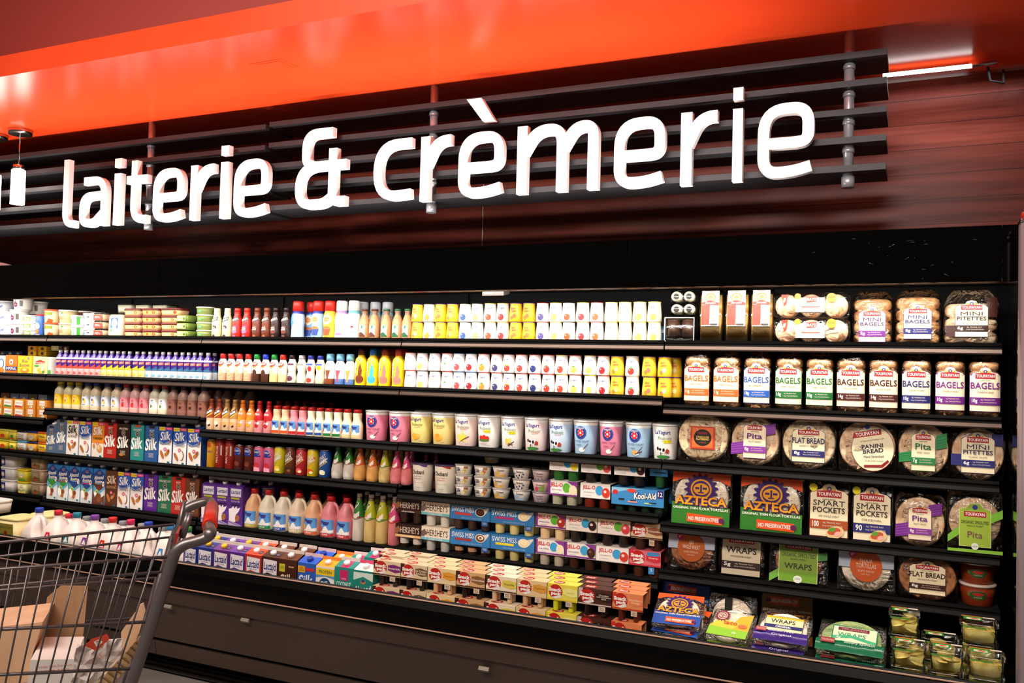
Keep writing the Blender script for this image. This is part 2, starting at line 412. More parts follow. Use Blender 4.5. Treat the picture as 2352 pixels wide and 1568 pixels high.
def strokes(ch):
    # centre-line strokes in x-height units; returns (width, [polyline])
    a = SW/2
    if ch == 'l': return [[(a, 1.55, 0), (a, a, .28), (.42, a, 0)]]
    if ch == 'i': return [[(a, 0, 0), (a, 1, 0)], [(a, 1.12, 0), (a, 1.29, 0)]]
    if ch == 't': return [[(.21, 1.31, 0), (.21, a, .3), (.58, a+.01, 0)], [(0, 1-a, 0), (.58, 1-a, 0)]]
    if ch == 'r': return [[(a, 0, 0), (a, 1, 0)], [(a+.02, .55, 0), (.30, 1-a, .2), (.56, 1-a, 0)]]
    if ch == 'c': return [[(.78, 1-a, 0), (a, 1-a, .42), (a, a-.02, .42), (.78, a+.02, 0)]]
    if ch == 'e' or ch == '`': return [[(.80, a+.04, 0), (.50, a-.03, .2), (a, a-.02, .42), (a, 1-a+.02, .42), (.84-a, 1-a+.02, .34), (.84-a, .47, .13), (.50, .46, 0)], [(.60, .46, 0), (.13, .46, 0)]]
    if ch == 'a': return [[(.10, 1-a, 0), (.78-a, 1-a, .28), (.78-a, 0, 0)], [(.78-a, .62, 0), (a, .60, .22), (a, a-.01, .26), (.42, a-.02, .1), (.70, .28, 0)]]
    if ch == 'm': return [[(a, 0, 0), (a, 1, 0)], [(a+.02, .6, 0), (.32, 1-a, .2), (.68+a, 1-a, .22), (.68+a, 0, 0)], [(.68+a, .6, 0), (.98, 1-a, .2), (1.36-a, 1-a, .22), (1.36-a, 0, 0)]]
    if ch == '&': return [[(.78, 1.34-a, 0), (.13+a, 1.34-a, .4), (.13+a, .78, .24), (.38, .70, .1), (1.08, .70, 0)], [(.45, .70, .1), (a, .66, .34), (a, a-.03, .4), (.62, a-.02, .1), (.86, .22, 0)], [(.86-a+.02, .98, 0), (.86-a+.02, a, .12), (1.08, a, 0)]]
def letter(ch, px0, px1, pyb, pyt, xu, zr, parent):
    # px box of the photo letter gives where it stands on the sign; xu: design width, zr: (z0,z1) design heights of pyb/pyt
    YL = SY0-.035; A = onY(px0, pyb, YL); B = onY(px1, pyb, YL); mx = (px0+px1)/2
    zb_, zt_ = onY(mx, pyb, YL).z, onY(mx, pyt, YL).z; sx = (B.x-A.x-.02)/xu; sz = (zt_-zb_)/(zr[1]-zr[0]); z0 = zb_-zr[0]*sz
    m = MB(); m.keep = 1; D = .032
    cnt = [0]
    def strip(P, caps=True):
        D = .032+.0005*cnt[0]; cnt[0] += 1
        P = [Vector((p[0]*sx, p[1]*sz)) for p in P]; h = SW/2*.5*(sx+sz); Lf = []; Rt = []
        for i, p in enumerate(P):
            d1 = (p-P[i-1]).normalized() if i else None; d2 = (P[i+1]-p).normalized() if i < len(P)-1 else None
            d = (d1+d2).normalized() if d1 and d2 else (d1 or d2); n = Vector((-d.y, d.x)); k = 1/max(.5, (n.dot(Vector((-(d1 or d2).y, (d1 or d2).x)))))
            Lf.append(p+n*h*k); Rt.append(p-n*h*k)
        n = len(P)
        V = [(q.x, -D, q.y) for q in Lf]+[(q.x, -D, q.y) for q in Rt]+[(q.x, 0, q.y) for q in Lf]+[(q.x, 0, q.y) for q in Rt]
        F = []
        for i in range(n-1): F += [(i, n+i, n+i+1, i+1), (2*n+i, 2*n+i+1, 3*n+i+1, 3*n+i), (i, i+1, 2*n+i+1, 2*n+i), (n+i, 3*n+i, 3*n+i+1, n+i+1)]
        F += [(0, 2*n, 3*n, n), (n-1, 2*n-1, 4*n-1, 3*n-1)]
        m.add(V, F, LETM)
    for st in strokes(ch):
        strip(fillet(st, 8))
    if ch == '`':
        a = [(.12, 1.56), (.40, 1.56), (.66, 1.18), (.44, 1.18)]
        V = [(x*sx, -D, z*sz) for x, z in a]+[(x*sx, 0, z*sz) for x, z in a]
        m.add(V, [(0, 1, 2, 3), (7, 6, 5, 4), (0, 4, 5, 1), (1, 5, 6, 2), (2, 6, 7, 3), (3, 7, 4, 0)], LETM)
    for q in (.3, ):      # stand-off pins to the slats
        m.box(.02, .03, 0, .03, .25*sz, .27*sz, CHROME)
    o = m.obj('letter', parent); o.location = (A.x-3, YL-.03, z0-CZ)
for args in [('l', 153, 190, 526, 369, .46, (-.01, 1.55)), ('a', 192, 259, 521, 408, .78, (0, 1)), ('i', 269, 292, 518, 401, SW, (0, 1)), ('t', 298, 352, 516, 371, .58, (0, 1.31)),
             ('e', 360, 435, 510, 389, .84, (-.02, 1.02)), ('r', 445, 505, 506, 381, .56, (0, 1)), ('i', 513, 538, 503, 375, SW, (0, 1)), ('e', 545, 630, 499, 368, .84, (-.02, 1.02)),
             ('&', 686, 809, 482, 298, 1.08, (-.03, 1.34)), ('c', 865, 959, 467, 323, .78, (-.02, 1)), ('r', 972, 1049, 463, 315, .56, (0, 1)), ('`', 1059, 1170, 455, 306, .84, (-.02, 1.02)),
             ('m', 1193, 1388, 443, 286, 1.36, (0, 1)), ('e', 1415, 1541, 433, 273, .84, (-.02, 1.02)), ('r', 1567, 1661, 427, 260, .56, (0, 1)), ('i', 1687, 1717, 420, 254, SW, (0, 1)), ('e', 1743, 1883, 411, 240, .84, (-.02, 1.02))]:
    letter(*args, t)
# ================================================================== refrigerated case
case = empty('refrigerated_display_case', (2.2, 0, 0)); tag(case, 'long black open refrigerated dairy case with six tiers of shelves', 'display case')
def part(m, name, label=None):
    o = m.obj(name, case); o.location = (-2.2, 0, 0)
    if label: o['label'] = label
    return o
CX0, CX1 = -2.6, 4.897; FY = -.31
part(MB().box(CX0, CX1, .60, .64, .10, EYE+.50, MATTE), 'back_panel')
def seams(): return [onY(366, 610, FY).x, onY(366, 610, FY).x+2.44]
fz0, fz1 = EYE+.326, EYE+.508
m = MB(); xs = [CX0]+[x for x in (onY(366, 610, FY).x, onY(1440, 600, FY).x) if CX0 < x < CX1]+[onY(2302, 600, FY).x, CX1]
for a, b in zip(xs, xs[1:]): m.box(a+.0012, b-.0012, FY, FY+.012, fz0, fz1, BLACK)
part(m, 'canopy_fascia')
part(MB().prism([(FY+.012, fz1-.006), (FY+.08, fz1-.10), (.64, fz1-.06), (.64, fz1-.05), (FY+.07, fz1-.085), (FY+.012, fz1-.001)], CX0, CX1, MATTE), 'canopy_top')
part(MB().prism([(FY+.012, fz0), (FY+.02, fz0-.004), (FY+.055, fz0+.004), (FY+.055, fz0+.010), (FY+.012, fz0+.012)], CX0, CX1, mat('#9a8478', .12, 1)), 'canopy_lip', 'polished metal lip')
part(MB().box(CX0, CX1, -.06, .60, EYE+.40, EYE+.415, MATTE), 'canopy_ceiling')
m = MB()
for k in range(5): m.box(-1.1+k*1.22, .05+k*1.22, FY+.025, FY+.075, EYE+.508-.06, EYE+.508-.03, MATTE)
part(m, 'light_housing')
pp = Xat(1139, -.16, EYE+.31)
o = MB().prism([(-.03, .0), (.03, .012), (.03, .035), (-.03, .03)], -.05, .05, mat('#2c2623', .5)).add([(-.04, -.031, .008), (.0, -.031, .008), (.0, -.031, .026), (-.04, -.031, .026)], [(0, 1, 2, 3)], mat('#7d746c')).obj('air_sensor', case); o.location = (pp-2.2, -.16, EYE+.315)
o['label'] = 'small grey sensor box'
# shelves: (key, px span at lip, z of lip top)
SZ = {'1': .141, '2': -.086, '2R': -.118, '3': -.281, '3L': -.341, '3b': -.344, '3c': -.342, '3R': -.342, '4': -.539, '4b': -.563, '4R': -.593, '5L': -.790, '5Z': -.803, '5': -.826, '5b': -.825, '5R': -.782}
J = [-1.22, 0, 1.22, 2.44, 3.66, 4.885]
tiers = [['1']*5, ['2', '2', '2', '2', '2R'], ['3L', '3', '3b', '3c', '3R'], ['4', '4', '4', '4b', '4R'], ['5L', '5Z', '5', '5b', '5R']]
RAIL = mat('#46362d', .38, .5, name='price_rail_metal'); RMID = mat('#0a0807', .5, name='price_rail_shaded'); RMID.node_tree.nodes['Principled BSDF'].inputs['Specular IOR Level'].default_value = .2; RDARK = mat('#040303', .5, name='price_rail_black')
RDARK.node_tree.nodes['Principled BSDF'].inputs['Specular IOR Level'].default_value = .04
tx = [[113, 468, 926, 1528, 2303], [109, 466, 921, 1524, 2302], [104, 460, 917, 1522, 2297], [100, 456, 915, 1516, 2298], [97, 454, 909, 1514, 2299]]
def jx(t_, i, z):    # joint x of tier t_ between section i-1 and i
    return J[0] if i == 0 else Xat(tx[t_][i-1], 0, EYE+z)
for ti, tr in enumerate(tiers):
    for i, k in enumerate(tr):
        z = SZ[k]; a, b = jx(ti, i, z)+.003, jx(ti, i+1, z)-.003
        s = empty('shelf', ((a+b)/2, 0, EYE+z)); s.parent = case; s.location = ((a+b)/2-2.2, 0, EYE+z); h = (b-a)/2
        MB().box(-h, h, .004, .58, -.017, -.008, MATTE).obj('shelf_board', s)
        r = MB(); r.prism([(.006, 0), (-.002, 0), (-.010, -.010), (-.010, -.013), (-.006, -.014), (-.010, -.022), (-.006, -.034), (.006, -.034)], -h, h, RDARK)
        r.obj('price_rail', s); MB().prism([(-.0105, -.0225), (-.013, -.024), (-.0165, -.036), (-.014, -.041), (-.006, -.040), (-.0065, -.0225)], -h, h, RAIL if ti < 2 else RMID).obj('rail_strip', s)  # weaker canopy light on lower tiers is painted in as a darker strip
# lower body
DZ = -1.075
prof = [(-.352, -.96), (-.352, -.945), (-.39, -.926), (-.40, -.925), (-.408, -.930), (-.4095, -.9345), (-.405, -.937), (-.418, -.965), (-.424, -1.00), (-.420, -1.030), (-.424, -1.033), (-.424, -1.042), (-.412, -1.047), (-.40, -1.06)]
BUMP = mat('#020202', .35, name='black_bumper'); BUMP.node_tree.nodes['Principled BSDF'].inputs['Specular IOR Level'].default_value = .10
m = MB(); m.prism([(y, EYE+z) for y, z in prof]+[(-.352, EYE-1.06)], CX0, CX1+.3, BUMP); part(m, 'front_bumper')
LITE = mat('#c8a48c', .35, .3, name='bright_edge_strip')
for (y, z, n) in ((-.4095, -.929, 'edge_trim'), (-.427, -1.038, 'edge_trim')):
    part(MB().prism([(y, EYE+z), (y-.0025, EYE+z-.001), (y-.0025, EYE+z-.0045), (y, EYE+z-.005)], CX0, CX1+.3, LITE), n)
KICK = noisy('dark_brown_panel', '#33271f', '#392c25', (2, 2, 2), .38)
part(MB().prism([(y, EYE+z) for y, z in [(-.40, -1.06), (-.402, -1.075), (-.40, -1.078), (-.392, -1.13), (-.378, -1.137), (-.34, -1.32), (-.3, -1.32), (-.3, -1.12), (-.354, -1.12), (-.354, -1.06)]], CX0, CX1+.3, KICK), 'front_panel')
m = MB()
xs = [CX0, -1.2, onY(358, 1470, -.33).x, 3.4, CX1+.3]
for a, b in zip(xs, xs[1:]): m.prism([(y, EYE+z) for y, z in [(-.335, -1.337), (-.325, -1.405), (-.30, -1.41), (-.30, -1.337)]], a+.0015, b-.0015, KICK)
part(m, 'kick_panel')
m = MB()
for k in range(4): m.prism([(y, EYE+z) for y, z in [(-.27, -1.425-.024*k), (-.255, -1.437-.024*k), (-.24, -1.437-.024*k), (-.25, -1.425-.024*k)]], CX0, CX1+.3, mat('#1d1613', .4))
m.box(CX0, CX1+.3, -.24, .6, .0, EYE-1.33, MATTE); part(m, 'toe_grille')
part(MB().box(CX0, CX1, -.352, .6, EYE+DZ-.03, EYE+DZ, mat('#15110f', .5)), 'bottom_deck')
part(MB().box(Xat(857, -.33, EYE-1.06)-.002, CX1, -.346, .5, EYE+DZ, EYE+DZ+.026, mat('#15110f', .5)), 'deck_riser')
part(MB().box(CX0, CX1, -.352, -.347, EYE+DZ, EYE-.948, BLACK), 'front_lip')
for px, py, yy in ((565, 1419, -.386), (1113, 1530, -.386), (388, 1388, -.396)):
    q = onY(px, py, yy); o = MB().prism([(-.006, 0), (-.012, -.012), (-.004, -.02), (0, -.02), (0, 0)], -.022, .022, mat('#8d8176', .35)).obj('panel_clip', case); o.location = (q.x-2.2, q.y, q.z)
    o['label'] = 'small grey clip'
# right end panel and metal corner
part(MB().prism([(y, EYE+z) for y, z in [(FY, .50), (.6, .50), (.6, -1.06), (-.36, -1.06), (-.36, -.93), (FY, -.80)]], CX1, CX1+.02, mat('#201a18', .04, .9, name='mirrored_panel')), 'end_panel')
for i in (1, 2, 3, 4): part(MB().box(J[i]-.012, J[i]+.012, .585, .60, EYE-1.0, EYE+.40, MATTE), 'upright_strip')
pc = empty('corner_post', (Xat(2342, -.545, 1.5)+.045, -.50, 0)); tag(pc, 'polished metal corner post at the right edge of the case', 'post')
pz = onY(2347, 513, -.50).z
MB().loft([(0, .045, .045, 5), (pz, .045, .045, 5)], mat('#9a9096', .4, .25), 24).obj('post', pc)
MB().loft([(pz-.002, .047, .047, 5), (pz+.012, .047, .047, 5)], CHROME, 24).obj('collar', pc)
MB().loft([(pz+.012, .046, .046, 5), (pz+.03, .040, .040, 5)], mat('#c2301c'), 24).obj('end_cap', pc)
rd = random.Random(9); m = MB()
for i in range(20):
    px, py = rd.gauss(2080, 90), rd.uniform(545, 640); q = onY(min(px, 2290), py, FY); a = rd.uniform(-.5, .5); l_ = rd.uniform(.002, .012); w_ = .0005
    dx, dz_ = l_*math.cos(a), l_*math.sin(a); m.add([(q.x-dx, FY-.0004, q.z-dz_), (q.x+dx, FY-.0004, q.z+dz_), (q.x+dx*.6, FY-.0004, q.z+dz_+w_), (q.x-dx*.5, FY-.0004, q.z-dz_+w_)], [(0, 1, 2, 3)], mat('#5c6472', .6))
part(m, 'scratches')
# crumpled paper on the canopy
q = onY(28, 607, -.12); m = MB(); V = []; random.seed(3); n = 14
for i in range(n+1):
    for j in range(5): V.append(((i/n-.5)*.24+random.uniform(-.006, .006), (j/4-.5)*.14, (.006+.030*random.random()*math.sin(math.pi*min(1, i/n*1.0)))*(1 if 0 < j < 4 else .3)))
m.add(V, [(i*5+j, i*5+5+j, i*5+6+j, i*5+j+1) for i in range(n) for j in range(4)], mat('#a39aa0', .7)); o = m.obj('crumpled_wrapper'); o.location = (q.x-.03, -.17, fz1+.004)
tag(o, 'crumpled pale plastic wrapper lying on top of the case canopy', 'wrapper')
# ================================================================== packaged goods: builders
def lab(r, shapes, mp, maxd=None, name='label', txtl=None):
    m = MB(); art(m, shapes, mp, maxd); return m.obj(name, r, label=txtl)
NV, WH, CR, RD, BK = '#1d2a78', '#f7f3ec', '#f3e6c2', '#c0202a', '#121010'
def bottle(H, R, prof, body, cap, shapes=None, caph=None, capr=None, n=2, rd=1, wrap='arc', N=18, md=.008, cap2=None):
    # prof: [(z fraction, radius fraction)]; last entry is where the cap starts
    secs = [(z*H, q*R, q*R*rd, n if q > .75 else 2.2) for z, q in prof]
    def b(r):
        MB().loft(secs, [(z*H if z < 9 else z, mk(c)) for z, c in body] if isinstance(body, list) else mk(body), N).obj('body', r)
        zc = secs[-1][0]; ch = caph or H-zc; cr = capr or prof[-1][1]*R*1.15
        zt = max(H, zc+ch); c = MB().loft([(zt-ch, cr, cr, 2), (zt-ch*.12, cr*.97, cr*.97, 2), (zt, cr*.86, cr*.86, 2)], mk(cap), N)
        c.obj('cap', r)
        if shapes: lab(r, shapes, (arc if wrap == 'arc' else front)([(z, a, d, k) for z, a, d, k in secs]), md)
    return b
def cup(H, R0, R1, col, lid, shapes=None, lidh=.003, bands=None, N=20, over=1.06):
    secs = [(0, R0*.94, R0*.94, 2), (H*.04, R0, R0, 2), (H*.5, (R0+R1)/2+(.0008 if R0 > R1 else 0), (R0+R1)/2, 2), (H*.93, R1, R1, 2), (H-lidh, R1*.98, R1*.98, 2)]
    def b(r):
        MB().loft(secs, mk(col) if not bands else [(z*H, mk(c)) for z, c in bands]+[(9, mk(col))], N).obj('body', r)
        MB().loft([(H-lidh, R1*over, R1*over, 2), (H, R1*over*.98, R1*over*.98, 2)], mk(lid), N).obj('lid', r)
        if shapes: lab(r, shapes, arc([(z, a, d, k) for z, a, d, k in secs]), .008)
    return b
def rtub(Wd, D, H, col, lid, shapes=None, lidh=.012, n=4, taper=.86, bands=None):
    w, d = Wd/2, D/2; secs = [(0, w*taper, d*taper, n), (H-lidh, w*.97, d*.97, n)]
    def b(r):
        MB().loft(secs, mk(col) if not bands else [(z*H, mk(c)) for z, c in bands]+[(9, mk(col))], 24).obj('body', r)
        MB().loft([(H-lidh, w, d, n), (H-.002, w, d, n), (H, w*.95, d*.95, n)], mk(lid), 24).obj('lid', r)
        if shapes: lab(r, shapes, front(secs), .02)
    return b
def carton(w, H, col, cap, shapes, top=None, hb=None, caps=True, fin='#d8d2c8', tcol=None):
    hb = hb or H-.034; h = w/2
    def b(r):
        m = MB(); c = mk(col); tc = mk(tcol or col)
        m.add([(-h, -h, 0), (h, -h, 0), (h, h, 0), (-h, h, 0), (-h, -h, hb), (h, -h, hb), (h, h, hb), (-h, h, hb)], [(0, 1, 5, 4), (1, 2, 6, 5), (2, 3, 7, 6), (3, 0, 4, 7), (3, 2, 1, 0)], c)
        zr = H-.014; m.add([(-h, -h, hb), (h, -h, hb), (h, h, hb), (-h, h, hb), (-h, 0, zr), (h, 0, zr), (h*.55, 0, zr-.01), (-h*.55, 0, zr-.01)], [(0, 1, 5, 4), (2, 3, 4, 5), (1, 2, 6), (1, 6, 5), (2, 5, 6), (3, 0, 7), (0, 4, 7), (3, 7, 4)], tc)
        m.obj('body', r)
        MB().box(-h, h, -.0018, .0018, zr-.001, H, mk(fin)).obj('top_fin', r)
        if caps:
            sl = math.atan2(zr-hb, h); c = MB().loft([(0, .0145, .0145, 2), (.013, .014, .014, 2), (.014, .0125, .0125, 2)], mk(cap), 16)
            o = c.obj('cap', r); o.location = (0, -h*.52, hb+(zr-hb)*.48); o.rotation_euler = (sl, 0, 0)
        lab(r, shapes, planar(-h)); 
        if top:
            def mp(u, v, off): t_ = v; return (u, -h+t_*math.cos(sl2)-off*math.sin(sl2), hb+t_*math.sin(sl2)+off*math.cos(sl2))
            sl2 = math.atan2(zr-hb, h); lab(r, top, mp, name='top_label')
    return b
def boxy(w, d, h, col, shapes, side=None, topc=None):
    def b(r):
        m = MB(); m.box(-w/2, w/2, -d/2, d/2, 0, h, col); m.obj('carton', r)
        if shapes: lab(r, shapes, planar(-d/2))
        if topc: lab(r, topc, lambda u, v, off: (u, -d/2+v, h+off), name='top_print')
    return b
def can(H, R, col, shapes):
    s = [(0, R*.86, R*.86, 2), (.006, R, R, 2), (H-.012, R, R, 2), (H-.004, R*.86, R*.86, 2)]
    def b(r):
        MB().loft(s, mk(col), 20).obj('body', r)
        MB().loft([(H-.006, R*.90, R*.90, 2), (H, R*.90, R*.90, 2), (H-.0001, R*.8, R*.8, 2), (H-.004, R*.78, R*.78, 2)], SILVER, 20).obj('lid', r)
        if shapes: lab(r, shapes, arc([(0, R, R, 2), (H, R, R, 2)]), .008)
    return b
def pack(w, d, H, sl, ncup, cupcol, shapes, topsh=None, cut=.55, sleevecol=None, ext=None):
    # cardboard sleeve over rows of small cups; cut: share of height covered
    z0 = H*(1-cut)
    def b(r):
        m = MB(); t = .0012; c = mk(sl)
        m.box(-w/2, w/2, -d/2, -d/2+t, z0, H, c); m.box(-w/2, w/2, d/2-t, d/2, z0, H, c); m.box(-w/2, w/2, -d/2, d/2, H-t, H, c)
        m.keep = 1; m.obj('sleeve', r)
        cw = w/ncup
        for j in range(2):
            for i in range(ncup):
                R = min(cw, d/2)*.47; x = -w/2+cw*(i+.5); y = (j-.5)*d*.5
                for zb_, zt_ in (((0, H*.49), (H*.5, H-.003)) if H > .09 and j == 0 and z0 < H*.3 else ((0, H-.003),)):
                    q = MB().loft([(zb_, R*.66, R*.66, 2), (zb_+.004, R*.72, R*.72, 2), (zt_-.004, R*.95, R*.95, 2), (zt_, R*.98, R*.98, 2)], [(zb_+z, mk(c_)) for z, c_ in cupcol] if isinstance(cupcol, list) else mk(cupcol), 14)
                    o = q.obj('pudding_cup', r); o.location = (x, y, 0)
        lab(r, shapes, lambda u, v, off: (u, -d/2-off, v))
        if topsh: lab(r, topsh, lambda u, v, off: (u, -d/2+v, H+off), name='top_print')
    return b
# ---- label designs (u across, v up, metres)
def A_touf(w, v0, H, tit, tcol, band, sub='', btxt='', col2=CR, tw=.9, tline=None, hb='HEARTH BAKED', small=1, bot=True):
    h = w/2; s = []
    def shp(g): return [(-h-g, v0-g), (h+g, v0-g), (h+g, v0+H*.80+g), (h*.82+g, v0+H*.86+g), (h*.42, v0+H*.89+g), (h*.28, v0+H*.97+g), (0, v0+H+g*1.5), (-h*.28, v0+H*.97+g), (-h*.42, v0+H*.89+g), (-h*.82-g, v0+H*.86+g), (-h-g, v0+H*.80+g)]
    s += [Pg(shp(.0013), band), Pg(shp(0), col2)]
    for k in (-2, -1, 1, 2): s.append(El(k*h*.13, v0+H*.875, h*.06, H*.055, '#e0a02c', 8, -k*.35))
    s += [El(0, v0+H*.90, h*.13, h*.13, '#2a3f9a', 12), El(0, v0+H*.90, h*.06, h*.06, '#d9c46a', 8)]
    s += [Pg([(-h*.66, v0+H*.74), (h*.66, v0+H*.74), (h*.66, v0+H*.86), (0, v0+H*.875), (-h*.66, v0+H*.86)], '#a81c26'), T('TOUFAYAN', 0, v0+H*.80, h*1.2, H*.07, WH)]
    if hb: s.append(T(hb, 0, v0+H*.70, h*.7, H*.026, '#4a4038', 0))
    L = tit.split('|'); n = len(L)
    for i, l in enumerate(L):
        th = H*(.15 if n == 1 else .105); s.append(T(l, 0, v0+H*(.58 if n == 1 else .63-.13*i), h*2*min(tw, .17*len(l)), th, tcol, .015))
    if sub: s.append(T(sub, 0, v0+H*(.43 if n == 1 else .38), h*1.1, H*.04, '#3a3028', 0))
    s += [Rc(-h, v0+H*.14, h, v0+H*.31, band)]
    if btxt: s.append(T(btxt, -h*.70, v0+H*.225, h*.36, H*.11, WH))
    s += [T('0g TRANS FAT', h*.18, v0+H*.255, h*.95, H*.035, '#e8dcc8', 0), T('0mg CHOLESTEROL', h*.22, v0+H*.195, h*1.1, H*.033, '#e8dcc8', 0)]
    return s
def A_silk(w, H, bg, sub='', subcol='#5a2f1a', fruit=None, tag1=None, big=False, txc=WH, soy=None, sky=None):
    h = w/2; s = []
    if sky: s += [Rc(-h, 0, h, H, WH), Pg([(-h, H), (-h, H*.62), (-h*.3, H*.56), (h*.4, H*.60), (h, H*.68), (h, H)], sky), Pg([(-h, H*.62), (-h, H*.56), (-h*.3, H*.5), (h*.4, H*.54), (h, H*.62), (h, H*.68), (h*.4, H*.60), (-h*.3, H*.56)], '#9db8e0')]
    if tag1: s += [Rc(-h, H*.90, -h*.08, H*.995, '#f0cf2c'), T('LESS SUGAR', -h*.54, H*.947, h*.8, H*.04, BK, 0), Rc(0, H*.92, h, H*.995, tag1), T('VANILLA', h*.5, H*.957, h*.7, H*.03, WH, 0)]
    if big:
        s += [Rc(-h*.45, H*.94, h*.45, H, '#2a1a14' if bg != '#2b8f8c' else '#c23a20'), T(soy or 'SOY', 0, H*.87, h*(.34*len((soy or 'SOY').split('|')[0])**.7), H*.055, '#e9d7c4'), El(0, H*.755, h*.30, H*.075, '#e9d7c4'), El(0, H*.755, h*.26, H*.065, '#241512'), T('NON\nGMO', 0, H*.755, h*.3, H*.06, '#e9d7c4', 0),
              T('Silk', -h*.02, H*.50, h*1.85, H*.33, txc, .03, .18, .12), T('THE ORIGINAL\nNUTRITION\nPOWERHOUSE', 0, H*.20, h*.85, H*.12, '#e9d7c4', 0)]
    else:
        s += [T('Silk', 0, H*.76, h*1.55, H*.23, txc, .02, .18, .10), T(sub, 0, H*.55, h*min(1.6, .27*max(map(len, sub.split('\n')))), H*(.07 if '\n' not in sub else .13), subcol)]
        if '\n' in sub: pass
        s += [El(-.0, H*.40, h*.24, H*.05, tag1 or '#d62f74', 12), T('30', 0, H*.40, h*.25, H*.05, WH)]
    if fruit == 'almond':
        s += [El(-h*.45, H*.25, h*.22, H*.13, '#b86a34', 12, .5), El(h*.45, H*.33, h*.20, H*.09, '#9c5426', 12, -.5), El(h*.2, H*.27, h*.3, H*.05, '#c07a40', 12, .5), El(h*.72, H*.62, h*.14, H*.04, '#a85c2a', 10, .8)]
    if fruit == 'coco':
        s += [El(-h*.5, H*.22, h*.2, H*.13, '#b86a34', 12, .6), El(h*.35, H*.26, h*.32, H*.13, '#6b4a34', 14), El(h*.28, H*.26, h*.28, H*.12, '#f4efe8', 14)]
    if fruit == 'cashew': s += [El(h*.3, H*.27, h*.42, H*.12, '#d79a54', 14, .6), El(h*.2, H*.30, h*.25, H*.07, '#e8c89a', 14, .6), El(-h*.6, H*.33, h*.2, H*.07, '#c98a44')]
    if fruit == 'nuts': s += [El(0, H*.15, h*.3, H*.04, '#c08038', 10, .5), El(h*.4, H*.18, h*.25, H*.04, '#8a5a2c', 10, -.4)]
    if not big: s += [Rc(h*.4, H*.03, h*.75, H*.075, '#2d6a8a')]
    return s
def A_breeze(w, H, mid, strip=None, choc=False):
    h = w/2; s = [Rc(-h, 0, h, H*.86, '#e9eef0'), Pg([(-h, H*.86), (-h, H*.36), (0, H*.30), (h, H*.46), (h, H*.86)], '#6cb8dc'), Rc(-h, H*.86, h, H, '#2a74b8'), Pg([(-h, H*.86), (-h, H*.55), (0, H*.40), (h, H*.55), (h, H*.86), (0, H)], '#1a3a80'),
        Pg([(-h, H*.60), (-h*.5, H*.46), (0, H*.40), (h*.5, H*.46), (h, H*.60)], mid if not choc else '#6a3420'), El(0, H*.89, h*.26, H*.04, '#c8742a', 10), El(0, H*.895, h*.18, H*.025, '#1d58a8', 8),
        T('Almond', -h*.08, H*.765, h*1.6, H*.11, WH, .02, .2, .10), T('Breeze', -h*.1, H*.655, h*1.15, H*.09, WH, .02, .2, .10), Rc(-h*.5, H*.585, h*.5, H*.60, '#9fd2ec')]
    if strip: s.append(Rc(-h*.8, H*.545, h*.65, H*.575, strip))
    s += [El(h*.7, H*.60, h*.22, H*.08, WH, 8), El(h*.7, H*.60, h*.07, H*.03, '#c23040', 8), El(-h*.35, H*.36, h*.26, H*.07, '#e6dc3c'), El(-h*.35, H*.36, h*.16, H*.04, '#3a8a3c'),
          El(-h*.2, H*.22, h*.32, H*.12, '#b06030', 12, .6), El(h*.1, H*.27, h*.3, H*.06, '#8a4420', 12, .6), El(-h*.5, H*.26, h*.3, H*.12, '#fbfaf6', 10, .3)]
    if choc: s += [Pg([(-h, 0), (h, 0), (h, H*.30), (h*.3, H*.2), (-h*.2, H*.36), (-h*.6, H*.22), (-h, H*.4)], '#6e3620'), El(h*.1, H*.18, h*.4, H*.09, '#8a4a2a', 10, .5)]
    s += [Rc(h*.5, H*.05, h*.8, H*.10, '#3a7f9c')]; return s
def A_lact(w, H, col, txt1, bar=None):
    h = w/2; a = [Pg([(-h*.82, H*.62), (-h*.3, H*.66), (h*.3, H*.63), (h*.82, H*.57), (h*.82, H*.93), (-h*.82, H*.95)], '#e9e4ea'), T('Lactaid', 0, H*.80, h*1.45, H*.17, NV, .02, .12), T('100% LACTOSE FREE', 0, H*.685, h*.9, H*.028, NV, 0)]
    if bar: a.append(Rc(-h*.7, H*.50, h*.55, H*.57, bar))
    a += [T(txt1, 0, H*.40, h*1.5, H*.06, '#d8cfe0', 0), Rc(-h*.5, H*.27, h*.5, H*.32, '#0a0a20' if col != '#b8301c' else '#8c2010')]
    return a
def A_lact_tall(w, H):
    h = w/2; return [Rc(-h*.8, H*.76, h*.8, H*.96, '#e9e4ee'), T('Lactaid', 0, H*.875, h*1.4, H*.10, NV, .02, .12), Rc(-h*.7, H*.69, h*.6, H*.735, '#b9c12c'), T('Fat Free Milk', 0, H*.64, h*1.3, H*.045, '#e8def0', 0), Rc(-h*.7, H*.53, h*.7, H*.57, '#2c1848'),
        Pg([(-h, H*.44), (-h*.6, H*.46), (-h*.3, H*.52), (-h*.1, H*.46), (h*.2, H*.53), (h*.3, H*.46), (h*.8, H*.5), (h*.5, H*.38), (h*.1, H*.30), (h*.1, H*.12), (-h*.9, H*.12)], '#efe8ea'), El(h*.35, H*.22, h*.35, H*.085, '#a8683a', 14), El(h*.3, H*.24, h*.05, H*.012, '#5a3018', 6), El(h*.5, H*.2, h*.05, H*.012, '#5a3018', 6),
        Pg([(-h, H*.16), (h, H*.05), (h, 0), (-h, 0)], '#b8a8c8'), Pg([(-h, H*.13), (h, H*.03), (h, H*.015), (-h, H*.11)], '#6a4a94')]
